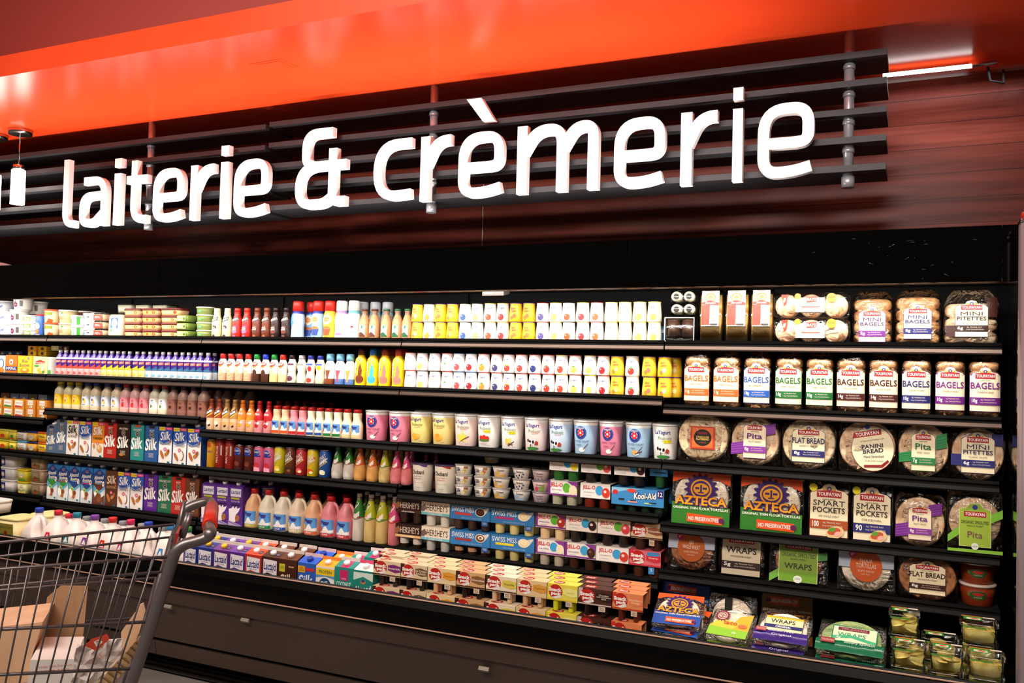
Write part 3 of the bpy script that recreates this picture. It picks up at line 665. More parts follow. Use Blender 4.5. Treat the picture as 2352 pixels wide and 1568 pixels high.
def A_snack(w, z0, H, base, panel, ptxt, pcol=WH, drip='#4a2414'):
    h = w/2; c = z0+(H-z0)*.5; q = (H-z0)
    return [Rc(-h, z0, h, H, base), Pg([(-h, H), (-h, z0+q*.3), (-h*.8, z0+q*.62), (-h*.72, H)], drip), Rc(-h, z0, h, z0+q*.08, drip),
        El(-h*.45, c+q*.02, h*.45, q*.46, '#b9201a', 16), Pg([(-h*.75, z0+q*.14), (-h*.1, z0+q*.34), (-h*.05, z0+q*.2), (-h*.4, z0+q*.07)], '#ece6e0'), T('Snack', -h*.47, z0+q*.64, h*.86, q*.24, WH, .05), T('pack', -h*.40, z0+q*.38, h*.68, q*.26, WH, .05),
        Pg([(h*.08, z0+q*.74), (h*.5, z0+q*.82), (h, z0+q*.72), (h, z0+q*.34), (h*.6, z0+q*.26), (h*.08, z0+q*.40)], panel), T(ptxt, h*.53, z0+q*.54, h*min(.86, .1*max(map(len, ptxt.split('\n')))), q*(.13 if '\n' not in ptxt else .34), pcol, .01)]
def A_snacktop(w, d, base):
    s = [El(-w*.2, d*.5, w*.19, d*.34, '#b9201a', 14), T('Snack', -w*.2, d*.5, w*.28, d*.36, '#f0e0d0', .03)]
    return s
def A_jello(w, z0, H, side, circ, fruit, sub):
    h = w/2; q = H-z0
    s = [Rc(-h, z0, h, H, '#f1ece8')]
    if side == 'p': s += [Rc(-h, z0, -h*.84, H, '#7a2a8c'), Rc(-h, z0, h, z0+q*.1, '#7a2a8c'), Pg([(h*.3, H), (h, H), (h, z0+q*.5)], '#8a3a9c')]
    s += [T('JELL-O', -h*.42, z0+q*.68, h*.86, q*.34, '#c4202c', .03), T(sub, -h*.42, z0+q*.38, h*.7, q*.12, '#7a4030' if side != 'p' else '#5a2a6a', 0), T('4 - 3.5 OZ CUPS', -h*.5, z0+q*.16, h*.5, q*.06, '#8a8080', 0),
          El(h*.28, z0+q*.55, h*.27, q*.32, circ, 16), El(h*.72, z0+q*.42, h*.27, q*.34, fruit, 14), El(h*.66, z0+q*.5, h*.1, q*.1, '#f6d8d0' if fruit not in ('#2a0c14', '#3a1c12') else '#7a4a50', 8)]
    return s
def A_piggy(w, v0, v1, stripe, word='', fr=None):
    h = w/2; q = v1-v0
    s = [Rc(-h, v0, h, v1, '#5d9ad6'), Rc(-h, v0, h, v0+q*.2, stripe), Pg([(-h, v0+q*.2), (-h*.9, v0+q*.3), (-h*.5, v0+q*.26), (-h*.2, v0+q*.55), (h*.1, v0+q*.62), (h*.5, v0+q*.36), (h, v0+q*.42), (h, v0+q*.2)], '#f2f0ec'), El(-h*.15, v0+q*.26, h*.55, q*.07, '#e8e4dc', 12), T('Piggy', -h*.05, v0+q*.80, h*1.25, q*.26, '#2a2a80', .05)]
    if fr: s.append(El(-h*.72, v0+q*.42, h*.22, q*.18, fr, 12))
    if word: s.append(T(word, 0, v0+q*.1, h*.8, q*.1, WH, .01))
    return s
def A_yog(w, v0, v1, fruit=None, style='white', leaf=None):
    w = .044; h = w/2; q = v1-v0
    if style == 'latino': return [T('Sabor', -h*.1, v0+q*.78, h*1.1, q*.15, '#c23a30', .02, .15), T('Latino', h*.05, v0+q*.62, h*1.2, q*.15, '#c23a30', .02, .15), El(h*.2, v0+q*.32, h*.38, q*.14, fruit or '#e8d060', 12), El(-h*.35, v0+q*.20, h*.3, q*.12, '#d8703a', 12)]
    s = [T('LaYogurt', 0, v0+q*.80, h*1.75, q*.15, '#2c3f8c', .02, .1), T('Probiotic', h*.1, v0+q*.64, h*1.45, q*.12, '#a9b24a', .0, .15)]
    if fruit: s += [El(h*.1, v0+q*.24, h*.62, q*.21, fruit, 16), El(-h*.15, v0+q*.31, h*.14, q*.04, '#ffd8c8' if fruit != '#24306a' else '#6a7ab0', 8)]
    if leaf: s.append(El(h*.1, v0+q*.44, h*.3, q*.05, leaf, 8))
    return s
# ================================================================== stocking the shelves
WH_ = {'1': 'on the top shelf', '2': 'on the second shelf', '3': 'on the third shelf', '4': 'on the fourth shelf', '5': 'on the fifth shelf', 'B': 'in the bottom deck'}
def R(k, px, key, name, cat, desc, build, d=.06, dz=0, layer='', y=.022, rz=0, tilt=0, hz=.06):
    dz += abs(math.sin(tilt))*d*.55
    if k == 'B': z0, w, y0 = EYE+DZ+(.026 if px > 855 else 0), WH_['B'], -.325+(y-.02)
    else: z0, w, y0 = EYE+SZ[k]-.008, WH_[k[0]], y
    return put(key, name, cat, desc, w, Xat(px, y0, z0+dz+hz), y0+d/2, z0+dz+.0004, build, layer, rz, tilt)
BK_ = 'in back row'
# ---------------------------------------------------------------- TOP SHELF
def deli(key, px, desc, col, lid, sh, R0=.05, R1=.056, H=.08, n=1, k='1', y=.02, bands=None, dz=0, layer0=''):
    for i in range(n):
        lay = layer0 or ('' if n == 1 else ['bottom of stack', 'one above bottom of stack', 'two above bottom of stack', 'top of stack'][i if i < n-1 else 3])
        R(k, px, key, 'food_tub', 'tub', desc, cup(H-.001, R0, R1, col, lid, sh, .008, bands, 22, 1.05), d=R1*2, dz=dz+i*H, layer=lay, y=y, hz=.05)
onion = [El(0, .03, .018, .016, '#7a1c50', 12), Pg([(-.004, .045), (.004, .045), (.001, .058), (-.001, .058)], '#7a1c50'), Rc(.03, .02, .05, .055, '#6a625c'), Rc(-.032, .045, -.022, .055, BK), T('ONION DIP', .0, .03, .022, .006, WH, 0)]
deli('dip_tub', 24, 'white dip tub with purple onion mark', '#f2ece4', '#f4efe8', onion, .048, .056, .080, 2)
deli('dip_tub', 34, 'white dip tub with purple onion mark', '#f2ece4', '#f4efe8', onion, dz=.16, y=.03, layer0='topmost at left end')
deli('dip_tub', 66, 'white dip tub with purple onion mark', '#f2ece4', '#f4efe8', onion, dz=.14, y=.14, layer0='peeking out behind')
deli('script_tub', 4, 'white tub with blue script', '#eef0f6', '#f4f0ea', [T('Cottage', .0, .035, .05, .018, '#2a54a8', .02, .2, .3), Rc(-.05, .0, -.03, .06, '#2d6ad0')], .045, .05, .075, 2)
deli('script_tub', -4, 'white tub with blue script', '', '', 0, dz=.15, y=.12, layer0='topmost')
deli('salad_tub', 58, 'small tub with green salad picture', '#eceadc', '#f8f5ee', [Rc(-.034, .008, .034, .03, '#8fae3c'), El(.0, .02, .012, .008, '#f4f2e0'), El(-.02, .02, .008, .006, '#5d8c2c'), El(.02, .017, .009, .007, '#f0e8c0')], .043, .047, .042, 3, y=.02)
deli('blue_tub', 84, 'narrow blue tub with red lid', '#3a6ac0', '#d02c20', [El(0, .06, .018, .02, '#cfe0ee'), El(0, .03, .014, .015, '#e8742c'), Rc(-.02, .0, .02, .012, '#f0d8b0')], .023, .026, .13, 1, y=.03)
deli('orange_tub', 105, 'orange lidded spread tub with green band', '#eed9ae', '#e8542c', [El(-.022, .055, .02, .015, '#e06a4a'), Rc(-.005, .045, .04, .062, '#8a9a30'), Pg([(0, .0), (.045, .0), (.045, .018), (.02, .026)], '#e0501c'), T('sabra', -.02, .034, .03, .008, '#5a6a9c', 0)], .042, .047, .08, 2)
deli('grain_tub', 140, 'clear tub of beige spread with white lid', '#d9b98c', '#efe6da', [El(-.01, .05, .026, .014, '#e8d2a8'), T('FRESH\nMEDLEY', -.005, .03, .05, .018, '#8a4a20', 0), El(.01, .058, .008, .005, '#5c8c34')], .046, .052, .078, 2)
deli('green_tub', 165, 'white tub with green half circle', '#efe9dc', '#f6f2ea', [El(-.03, .026, .022, .02, '#3fb04c'), Rc(.028, .006, .048, .055, '#46a03c'), Rc(-.042, .05, -.032, .06, BK), T('2%', .008, .018, .012, .01, '#5a4a8c')], .045, .049, .062, 2)
deli('dark_tub', 182, 'dark lidded deli tub', '#8a6a50', '#c8c0b4', [], .045, .05, .06, 1, y=.16, dz=.10, layer0='stacked behind')
deli('dark_tub', 212, 'dark lidded deli tub', '#8a6a50', '', [], dz=.09, y=.16, layer0='stacked behind')
deli('dark_tub', 252, 'dark lidded deli tub', '#8a6a50', '', [], dz=.07, y=.2, layer0='stacked behind')
deli('small_white_tub', 196, 'small white tub with blue arch', '#f3efe6', '#fbf8f2', [El(-.02, .02, .013, .013, '#7d8fd8'), Rc(.01, .02, .025, .026, '#3a3a5a')], .040, .044, .045, 3)
def redbox(r):
    m = MB(); m.loft([(0, .042, .042, 5), (.038, .045, .045, 5)], mk('#c8a888'), 20).obj('body', r); MB().loft([(.038, .047, .047, 5), (.044, .046, .046, 5)], CLEAR, 20).obj('lid', r)
    lab(r, [Rc(-.036, .004, .03, .034, '#d2402c'), T('FETA', -.005, .02, .04, .01, WH, 0)], planar(-.047))
for i in range(3): R('1', 226, 'redbox', 'cheese_container', 'container', 'square clear container with red sticker', redbox, d=.094, dz=i*.045, layer=['bottom of stack', 'middle of stack', 'top of stack'][i])
def feta(r):
    m = MB(); m.loft([(0, .048, .02, 5), (.012, .054, .024, 5), (.110, .054, .024, 5), (.124, .048, .02, 5)], mk('#e8cfae'), 24).obj('tray', r)
    lab(r, [Rc(-.028, .045, .026, .105, '#2d62b8'), El(0, .075, .022, .026, '#e9eef4'), T('Feta', 0, .075, .03, .012, '#2a54a8'), El(0, .04, .026, .014, '#f4f0e4'), El(-.02, .035, .008, .005, '#5c8c34')], planar(-.0245))
R('1', 262, 'feta', 'cheese_tray', 'cheese', 'upright cream cheese tray with blue and white arch label', feta, d=.048, tilt=-.03)
def clearbox(r):
    MB().loft([(0, .055, .045, 6), (.052, .06, .05, 6)], mk('#e9e2d0'), 20).obj('cheese', r); MB().loft([(-.001, .058, .048, 6), (.058, .063, .053, 6)], CLEAR, 20).obj('box', r)
for px, y in ((283, .12), (322, .14), (361, .16)): R('1', px, 'clearbox', 'clear_container', 'container', 'clear container of white cheese', clearbox, d=.11, dz=.135, layer='behind dark red lids', y=y)
clid = '#6a1c1c'
def hum(w, lk):
    return rtub(w, .09, .0395, '#d8a878', clid, [Rc(-w*.36, .008, w*.38, .027, '#eec27a' if lk == 0 else '#e0a45c'), El(w*.26, .017, w*.08, .009, '#9a3c1c'), El(-w*.1, .017, w*.05, .007, '#f6e8c0' if lk == 0 else '#b0502a')], .012, 5, .9)
for i in range(4):
    L = ['bottom of stack', 'second of stack', 'third of stack', 'top of stack'][i]
    for px, lk in ((301, 0), (342, 1)): R('1', px, 'hum%d' % lk, 'hummus_tub', 'tub', 'dark red lidded hummus tub', hum(.128, lk), d=.09, dz=i*.040, layer=L)
    R('1', 386 if i < 3 else 389, 'hum2' if i < 3 else 'hum3', 'hummus_tub', 'tub', 'wide dark red lidded hummus tub' if i == 3 else 'dark red lidded hummus tub', hum(.125 if i < 3 else .15, 0), d=.09, dz=i*.040, layer=L)
def guac(r):
    MB().loft([(0, .036, .036, 5), (.036, .04, .04, 5)], mk('#7d9440'), 20).obj('body', r); MB().box(-.034, .03, -.0425, -.041, .006, .033, mk('#d5e07a')).obj('sleeve', r)
    lab(r, [Rc(-.03, .007, .0, .032, '#f0e890'), T('Sabra', -.008, .02, .032, .009, '#c23020', 0), El(.02, .018, .008, .008, '#3a6a20')], planar(-.043))
for i in range(3): R('1', 417, 'guac', 'guacamole_pack', 'pack', 'small yellow and green dip pack', guac, d=.085, dz=i*.042, layer=['bottom of stack', 'middle of stack', 'top of stack'][i])
for i in range(4): R('1', 458, 'greentub', 'dip_tub', 'tub', 'round green dip tub with white lid', cup(.041, .045, .048, '#7f8c48', '#f2efe4', [El(0, .018, .018, .008, '#4fa04c'), T('dip', 0, .018, .016, .006, WH, 0)], .006), d=.1, dz=i*.0415, layer=['bottom of stack', 'second of stack', 'third of stack', 'top of stack'][i])
# milk-shake bottles
PS = [(0, .88), (.03, 1), (.34, .97), (.50, 1), (.62, .92), (.75, .66), (.80, .60), (.83, .64), (.87, .62)]
def shake(body, cap, a1, fr):
    return bottle(.157, .0265, PS, [(.25, body), (9, body)], cap, [Pg([(-.026, .080), (.026, .094), (.026, .112), (-.026, .100)], '#1e1210'), T("HERSHEY'S", 0, .0965, .048, .012, WH, .03, 0, .26), El(.004, .056, .012, .010, a1, 12), El(0, .034, .016, .010, fr, 12), T('MILK\nSHAKE', -.002, .05, .03, .018, WH, .02, .2, .1), El(.002, .012, .009, .007, a1, 10)], capr=.017)
for px, c, cc, a, f, d in ((490, '#f1e4b0', '#f3e8c0', '#3a2018', '#f0dc90', 'cream coloured'), (514, '#f1e4b0', '#f3e8c0', '#3a2018', '#f0dc90', 'cream coloured'), (537, '#d0281e', '#d22c20', '#e8507c', '#e86a90', 'bright red'), (559, '#d0281e', '#d22c20', '#e8507c', '#e86a90', 'bright red'),
                           (583, '#6a2c18', '#7a3418', '#8a4c2c', '#5a2412', 'brown'), (605, '#6a2c18', '#7a3418', '#8a4c2c', '#5a2412', 'brown'), (626, '#2a1210', '#1c0c0a', '#5a3424', '#6a2c1c', 'near black'), (650, '#2a1210', '#1c0c0a', '#5a3424', '#6a2c1c', 'near black')):
    R('1', px, 'shake'+c, 'milkshake_bottle', 'bottle', d+' milkshake bottle with slanted black banner', shake(c, cc, a, f), d=.053)
PC = [(0, .95), (.03, 1), (.12, .96), (.3, .92), (.45, 1), (.6, .95), (.72, .80), (.74, .76)]
def creamer(body, neck, cap, sh): return bottle(.188, .0345, PC, [(.67, body), (9, neck)], cap, sh, caph=.05, capr=.0285)
def swirl(c1, cup_): return [El(0, .095, .026, .024, c1, 14), El(0, .097, .018, .016, '#e89a5a', 14), T('coffee\nmate', 0, .098, .03, .020, '#c23020', 0), El(0, .05, .024, .013, '#b8682c', 14), Pg([(-.024, .048), (.024, .048), (.016, .018), (-.016, .018)], cup_), T('cream', 0, .01, .02, .006, '#7a3020', 0)]
R('1', 674, 'cm0', 'creamer_bottle', 'bottle', 'red capped creamer bottle turned to its side, blue wave', creamer('#cfe2f2', '#2a3a9a', '#d5291c', [Pg([(-.034, .04), (.0, .08), (-.01, .13), (-.034, .12)], '#4a90d8'), Rc(.01, .02, .03, .12, '#b8c8d8')]), d=.07)
R('1', 702, 'cm1', 'creamer_bottle', 'bottle', 'blue creamer bottle with red cap', creamer('#8ab8e4', '#2a3a9a', '#d5291c', swirl('#f0e4d0', '#24408c')), d=.07, y=.08, layer=BK_)
R('1', 721, 'cm1', 'creamer_bottle', 'bottle', 'blue creamer bottle with red cap and coffee cup', creamer('#8ab8e4', '#2a3a9a', '#d5291c', []), d=.07)
R('1', 748, 'cm2', 'creamer_bottle', 'bottle', 'yellow creamer bottle with red cap', creamer('#f2b830', '#f0b42c', '#d5291c', swirl('#f0e4d0', '#b0481c')), d=.07)
R('1', 775, 'cm3', 'creamer_bottle', 'bottle', 'white creamer bottle with purple neck ring', creamer('#f4f0ea', '#a880c8', '#f6f3ee', [T('natural\nbliss', 0, .09, .035, .025, '#c8b0d0', 0), Rc(-.02, .02, .02, .03, '#b070b8')]), d=.07)
R('1', 803, 'cm4', 'creamer_bottle', 'bottle', 'white creamer bottle with teal neck ring', creamer('#f4f0ea', '#6ac0c0', '#f6f3ee', [T('natural\nbliss', 0, .095, .035, .025, '#c8c0a8', 0), El(.01, .06, .008, .005, '#8a4030'), Pg([(-.02, .045), (.02, .03), (.02, .032), (-.02, .048)], '#5a4030')]), d=.07)
for i, px in enumerate((824, 852, 880)): R('1', px, 'cm5', 'creamer_bottle', 'bottle', 'grey capped white creamer bottle', creamer('#d8d4d0', '#8ab0b8', '#b8bcc4', []), d=.07, y=.10+.012*i, layer=BK_)
PB = [(0, .9), (.04, 1), (.55, .97), (.68, .78), (.80, .50), (.88, .47), (.93, .56)]
def coffee(cap): return bottle(.147, .0275, PB, [(.80, '#c08a5c'), (9, '#8a6a58')], cap, [Rc(-.016, .012, .018, .066, '#e8d8c4'), Pg([(-.016, .012), (.018, .012), (.018, .02), (.0, .036), (-.016, .03)], cap), El(.002, .060, .011, .011, '#f4f0ea', 14), El(.002, .060, .008, .008, '#2a7a50', 12), T('FRAPPUCCINO', .001, .044, .03, .004, '#4a2a1c', 0)], capr=.0165, rd=1)
for px, c, d in ((830, '#5a2a1a', 'brown'), (853, '#5a2a1a', 'brown'), (880, '#1f5a34', 'green'), (906, '#1f5a34', 'green'), (929, '#1f5a34', 'green')): R('1', px, 'cof'+c, 'iced_coffee_bottle', 'bottle', 'small iced coffee bottle with '+d+' cap', coffee(c), d=.055)
# double-stacked yogurt cups
def ycup(key, body, rim, shapes): return bottle_cup(body, rim, shapes)
def bottle_cup(body, rim, shapes):
    s = [(0, .0285, .0285, 2), (.003, .0305, .0305, 2), (.03, .030, .030, 2), (.072, .0262, .0262, 2), (.078, .0255, .0255, 2), (.081, .027, .027, 2)]
    def b(r):
        MB().loft(s, mk(body), 22).obj('cup', r); MB().loft([(.081, .0275, .0275, 2), (.0835, .0272, .0272, 2)], mk(rim), 22).obj('foil_lid', r); lab(r, shapes, arc(s), .008)
    return b
YEL, CREAM = '#f2c22e', '#f6ecc8'
r1 = [('y', '#d8c890'), ('w', '#e08a30'), ('y', '#d06a30'), ('y', '#e8d060'), ('k', '#3a5a9c'), ('n', '#e8dc70'), ('l', '#b0502c'), ('l', '#c03030'), ('y', '#c87838'), ('y', '#c87838'), ('r', '#5a4a8c'), ('l', '#e8d060'), ('k', '#c8501c'), ('l', '#8a2c30'), ('r', '#d06030'), ('c', '#e8d8a0'), ('c', '#e8d8a0'), ('c', '#e0b04c'), ('c', '#e0b04c')]
px1 = [952, 979, 1005.5, 1033, 1062, 1090, 1120, 1149, 1179, 1209, 1240.5, 1271, 1301, 1333.6, 1366, 1399.6, 1431, 1465, 1499]
ST = {'y': (YEL, '#4a2a8c', 'yellow tropical'), 'w': ('#f6f1e8', '#5a4a34', 'white'), 'k': ('#f6f2ea', '#241c1c', 'dark-rimmed white'), 'n': ('#f6f2ea', '#4a4438', 'grey-rimmed white'), 'l': ('#f6f2ea', '#d8bc3c', 'gold-rimmed white'), 'r': ('#f5efe8', '#b82a26', 'red-rimmed white'), 'c': (CREAM, '#e0cc60', 'cream'), 'b': ('#f3efee', '#2c6aa8', 'blue-rimmed white'), 'g': ('#f4f2ea', '#d8d4cc', 'green-dotted white')}
FN = {'#e08a30': 'orange', '#3a5a9c': 'blueberry', '#e8dc70': 'pale', '#b0502c': 'pecan', '#c03030': 'cherry', '#5a4a8c': 'berry', '#c8501c': 'peach'}
for i, (px, (k, f)) in enumerate(zip(px1, r1)):
    body, rim, nm = ST[k]
    for lv in (0, 1): R('1', px, 'yc1'+k+f, 'yogurt_cup', 'yogurt', nm+' yogurt cup', bottle_cup(body, rim, A_yog(.034, .004, .075, f, 'latino' if k == 'y' else 'white')), d=.061, dz=lv*.0842, layer=['lower layer', 'upper layer'][lv], y=.018)
# right-hand section of the top shelf
def rollbox(r):
    m = MB()
    for x in (-.03, .03): m.loft([(0, .026, .026, 2), (.10, .026, .026, 2)], mk('#4a2c20'), 16, cx=x)
    m.obj('chocolate_roll', r); MB().loft([(.0, .062, .032, 7), (.105, .062, .032, 7)], CLEAR, 24).obj('clear_box', r)
    MB().tube([(-.06, -.033, .1), (-.06, -.033, .005), (.06, -.033, .005), (.06, -.033, .1), (-.06, -.033, .1)], .0025, mat('#e8e4e0', .2)).obj('rim', r)
R('1', 1560, 'roll', 'cake_box', 'cake', 'clear box of two dark chocolate rolls', rollbox, d=.066, y=.012)
def cuproll(r):
    for x in (-.026, .026):
        m = MB(); m.loft([(-.03, .021, .021, 2), (.03, .021, .021, 2)], mk('#efe6d8'), 16, fn=lambda a, b, c: (a, c, b)); m.loft([(-.032, .012, .012, 2), (.03, .012, .012, 2)], mk('#2a1c18'), 12, fn=lambda a, b, c: (a, c, b)); o = m.obj('cream_roll', r); o.location = (x, 0, .024)
    MB().loft([(0, .052, .034, 7), (.048, .052, .034, 7)], CLEAR, 20).obj('clear_box', r)
for i in range(2): R('1', 1568, 'cuproll', 'cake_box', 'cake', 'clear box of cream-filled rolls', cuproll, d=.066, dz=.112+.052*i, layer=['under another', 'topmost at left end'][i], y=.03)
def strudel(r):
    MB().loft([(0, .042, .03, 5), (.045, .044, .03, 5), (.19, .044, .03, 5)], noisy('yellow_cake', '#b87828', '#f0d080', (10, 10, 60), .6), 20).obj('cake', r)
    MB().loft([(.0, .049, .036, 8), (.208, .047, .033, 8)], CLEAR, 24).obj('clear_box', r)
    MB().box(-.035, .035, -.039, -.0375, .062, .205, mk('#f4ece2')).obj('card', r)
    lab(r, [Rc(-.035, .066, -.002, .148, '#cf3a26'), Rc(.0, .075, .033, .135, '#f2e8dc'), Rc(.002, .09, .031, .092, '#b0a8a0'), Rc(.002, .105, .031, .107, '#b0a8a0'), Rc(.002, .118, .031, .12, '#b0a8a0'), El(0, .178, .022, .018, '#e89a5c', 16), El(0, .178, .016, .013, '#f4dcc0', 16), El(0, .178, .010, .008, '#e89a5c', 16), Pg([(-.034, .150), (.034, .146), (.034, .156), (.0, .166), (-.034, .158)], '#b82a1c'), T('Strudel', 0, .156, .04, .009, WH, .01, .2), T('strawberry', 0, .202, .04, .006, '#c23020', 0), Rc(.0, .066, .03, .072, '#3a2a20')], planar(-.0395))
for px in (1630, 1690, 1749): R('1', px, 'strudel', 'cake_box', 'cake', 'tall clear cake box with red and white card', strudel, d=.075, tilt=-.06)
BAYW = .285
def bays(r):
    for x in (-.09, 0, .09):
        o = MB().loft([(-.03, .040, .040, 2), (-.022, .045, .045, 2), (.022, .045, .045, 2), (.03, .040, .040, 2)], noisy('english_muffin', '#d08c50', '#f2e0c4', (25, 25, 25), .7, lo=.3, hi=.6), 24, fn=lambda a, b, c: (a, c, b)).obj('muffin', r); o.location = (x, 0, .047)
    MB().loft([(-.0, BAYW*.47, .028, 6), (.012, BAYW*.5, .036, 6), (.085, BAYW*.5, .036, 6), (.097, BAYW*.47, .028, 6)], FILM, 40).obj('wrapper', r)
    lab(r, [Rc(-.055, .022, .052, .078, '#f4f0ea'), Pg([(-.015, .058), (.022, .062), (.022, .084), (-.015, .080)], '#d4381e'), T('BAYS', .0035, .071, .032, .012, WH, .02), T('English Muffins', 0, .050, .08, .012, '#d06a3a', 0), Rc(-.035, .040, .035, .044, '#8a3a20'), Pg([(-.11, .09), (-.085, .09), (-.09, .055), (-.1, .045)], '#d4381e'), T('PEEL', -.098, .07, .018, .008, WH, 0, 0, 1.4), El(.077, .077, .018, .018, '#f0962c', 16), T('NOW', .077, .079, .024, .007, '#7a3010', 0), El(-.048, .083, .012, .012, '#f0962c', 12)], planar(-.0365))
for i in range(2): R('1', 1860, 'bays', 'muffin_package', 'bread', 'long film package of english muffins', bays, d=.075, dz=i*.098, layer=['under another', 'on top of another'][i], y=.01)
# ---- bread bags
def lumpstack(n, hw, hd, H, m_, seed=1):
    def b(r):
        secs = []; hh = H/n
        for i in range(n):
            for t, q in ((.02, .80), (.18, .95), (.5, 1.0), (.82, .95), (.98, .80)): secs.append(((i+t)*hh, hw*q, hd*q, 2.5))
        MB().loft(secs, m_, 22).obj('bread', r)
    return b
def jag(seed, amp):
    rd = random.Random(seed)
    tab = {}
    def f(x, y, z):
        k = (round(x, 4), round(y, 4), round(z, 4))
        if k not in tab: tab[k] = (rd.uniform(-amp, amp), rd.uniform(-amp, amp))
        return x+tab[k][0], y+tab[k][1], z
    return f
def bag(hw, hd, H, n, bread, shapes, top='#d8d0c8', seed=1, bodyh=None, topcol=None):
    bh = bodyh or H*.82
    def b(r):
        lumpstack(n, hw*.95, hd*.92, bh, bread)(r)
        S_ = [(0, hw*.9, hd*.85, 3)]+[(bh*k/8, hw*(1.0+.012*math.sin(k*2.4+seed)), hd*(1+.015*math.cos(k*2+seed)), 3) for k in range(1, 8)]+[(bh, hw*.97, hd*.9, 3), (bh+(H-bh)*.5, hw*.86, hd*.55, 3), (H, hw*.62, hd*.2, 3)]
        MB().loft(S_, FILM, 28, fn=jag(seed, .0022)).obj('plastic_bag', r)
        if topcol: MB().loft([(bh-.004, hw*.8, hd*.8, 2.5), (bh+(H-bh)*.45, hw*.84, hd*.55, 3), (H-.002, hw*.55, hd*.18, 3)], film('tinted_film_'+topcol.strip('#'), lin(topcol), .25), 24, fn=jag(seed+5, .004)).obj('bag_top', r)
        m = MB(); art(m, shapes, front([(0, hw*1.03, hd*.95, 3), (.02, hw*1.03, hd*1.035, 3), (bh, hw*1.03, hd*1.035, 3), (H, hw*1.03, hd*.7, 3)]), .012, .0022); m.obj('label', r)
    return b
LB = .185
def bagelbag(col, sub, num, seed, tit='BAGELS', top=None): return bag(.054, .042, .225, 6, BAGEL, A_touf(.098, .026, .155, tit, col, col, sub, num, tw=.96), seed=seed, bodyh=.20, topcol=top)
b2 = [(1598, '#d8692c', 'EVERYTHING', '11g', 'orange', '#e08040'), (1667, '#d8692c', 'EVERYTHING', '11g', 'orange', None), (1737, '#2d5cb0', 'BLUEBERRY', '10g', 'blue', None), (1811, '#1f6a34', 'SWEET ONION', '10g', 'green', None), (1880, '#1f6a34', 'SWEET ONION', '10g', 'green', None), (1953, '#4a1c1c', 'WHOLE WHEAT', '14g', 'dark maroon', '#6a2c2c'),
      (2029, '#4a1c1c', 'WHOLE WHEAT', '14g', 'dark maroon', None), (2105, '#26286c', 'CLASSIC PLAIN', '10g', 'navy', None), (2183, '#6c2480', 'CINNAMON RAISIN', '10g', 'purple', None), (2261, '#6c2480', 'CINNAMON RAISIN', '10g', 'purple', None)]
for i, (px, c, sub, num, nm, tp) in enumerate(b2):
    R('2R', px, 'bb%s%s' % (c, i), 'bagel_bag', 'bread', 'clear bag of bagels with '+nm+' banded label', bagelbag(c, sub, num, i, top=tp), d=.086, y=.004, rz=random.uniform(-.06, .06), hz=.1)
R('1', 2004, 'mb0', 'bagel_bag', 'bread', 'bag of mini bagels with purple banded label', bag(.072, .05, .20, 4, BAGEL, A_touf(.092, .01, .13, 'MINI|BAGELS', '#4a2460', '#6c2480', '', '5g'), seed=3, bodyh=.17), d=.1, hz=.1)
R('1', 2110, 'mb1', 'bagel_bag', 'bread', 'bag of mini bagels with navy banded label', bag(.085, .05, .205, 4, BAGEL, A_touf(.098, .022, .125, 'MINI|BAGELS', '#26286c', '#26286c', 'CLASSIC PLAIN', '8g'), seed=6, bodyh=.175), d=.1, hz=.1)
R('1', 2228, 'mb2', 'pita_bag', 'bread', 'tilted bag of mini pita rounds with dark brown label', bag(.095, .05, .20, 3, BREAD, [Rc(-.085, .03, -.05, .07, '#3c1c14'), Rc(.05, .1, .085, .17, '#3c1c14')]+A_touf(.108, .03, .13, 'MINI|PITETTES', '#3a2018', '#2c1410', 'WHOLE WHEAT', '6g'), seed=8, bodyh=.15), d=.1, y=.012, hz=.1)
def pitas(r, n=3):
    pass
# ---------------------------------------------------------------- SECOND SHELF
def mbox(w, h, col, sh): return boxy(w, .07, h, col, sh)
R('2', 3, 'mx0', 'margarine_box', 'box', 'white and orange spread box at left edge', mbox(.07, .108, '#efe4d4', [El(0, .06, .026, .03, '#2a50a0', 14), El(0, .06, .02, .024, '#f4f0ea', 14), El(0, .02, .03, .016, '#e87c2c', 12)]), d=.07)
R('2', 26, 'mx1', 'margarine_box', 'box', 'orange margarine box with blue name band', mbox(.104, .112, '#e8742c', [Rc(-.052, .02, .052, .044, '#24366c'), T('IMPERIAL', 0, .032, .092, .016, WH), Pg([(-.014, .08), (.014, .08), (.010, .055), (-.010, .055)], '#f4e4d0'), El(0, .072, .018, .016, '#f4e4d0', 12), El(0, .07, .008, .007, '#c23020', 8)]), d=.07)
R('2', 57, 'mx2', 'margarine_box', 'box', 'yellow margarine box with script lettering', mbox(.120, .109, '#f4c52e', [T('Blue\nBonnet', 0, .067, .085, .045, '#2a3460', .0, .15), El(0, .024, .04, .016, '#e08a2c', 16), El(0, .028, .02, .009, '#f6c860', 12), El(.03, .095, .01, .008, '#e86a8c', 8)]), d=.07)
R('2', 92, 'mx3', 'margarine_box', 'box', 'pale yellow margarine box with pasta picture', mbox(.118, .107, '#f0e6a0', [Pg([(-.04, .062), (.04, .068), (.04, .08), (0, .088), (-.04, .08)], '#d03a34'), T("Fleischmann's", 0, .072, .07, .009, WH, 0), El(-.03, .052, .022, .006, '#3f9a3c', 12), El(.012, .025, .035, .018, '#d8b048', 14), El(.02, .032, .012, .01, '#f6f0d0', 8), El(.03, .018, .01, .007, '#4a8a34', 8)]), d=.07)
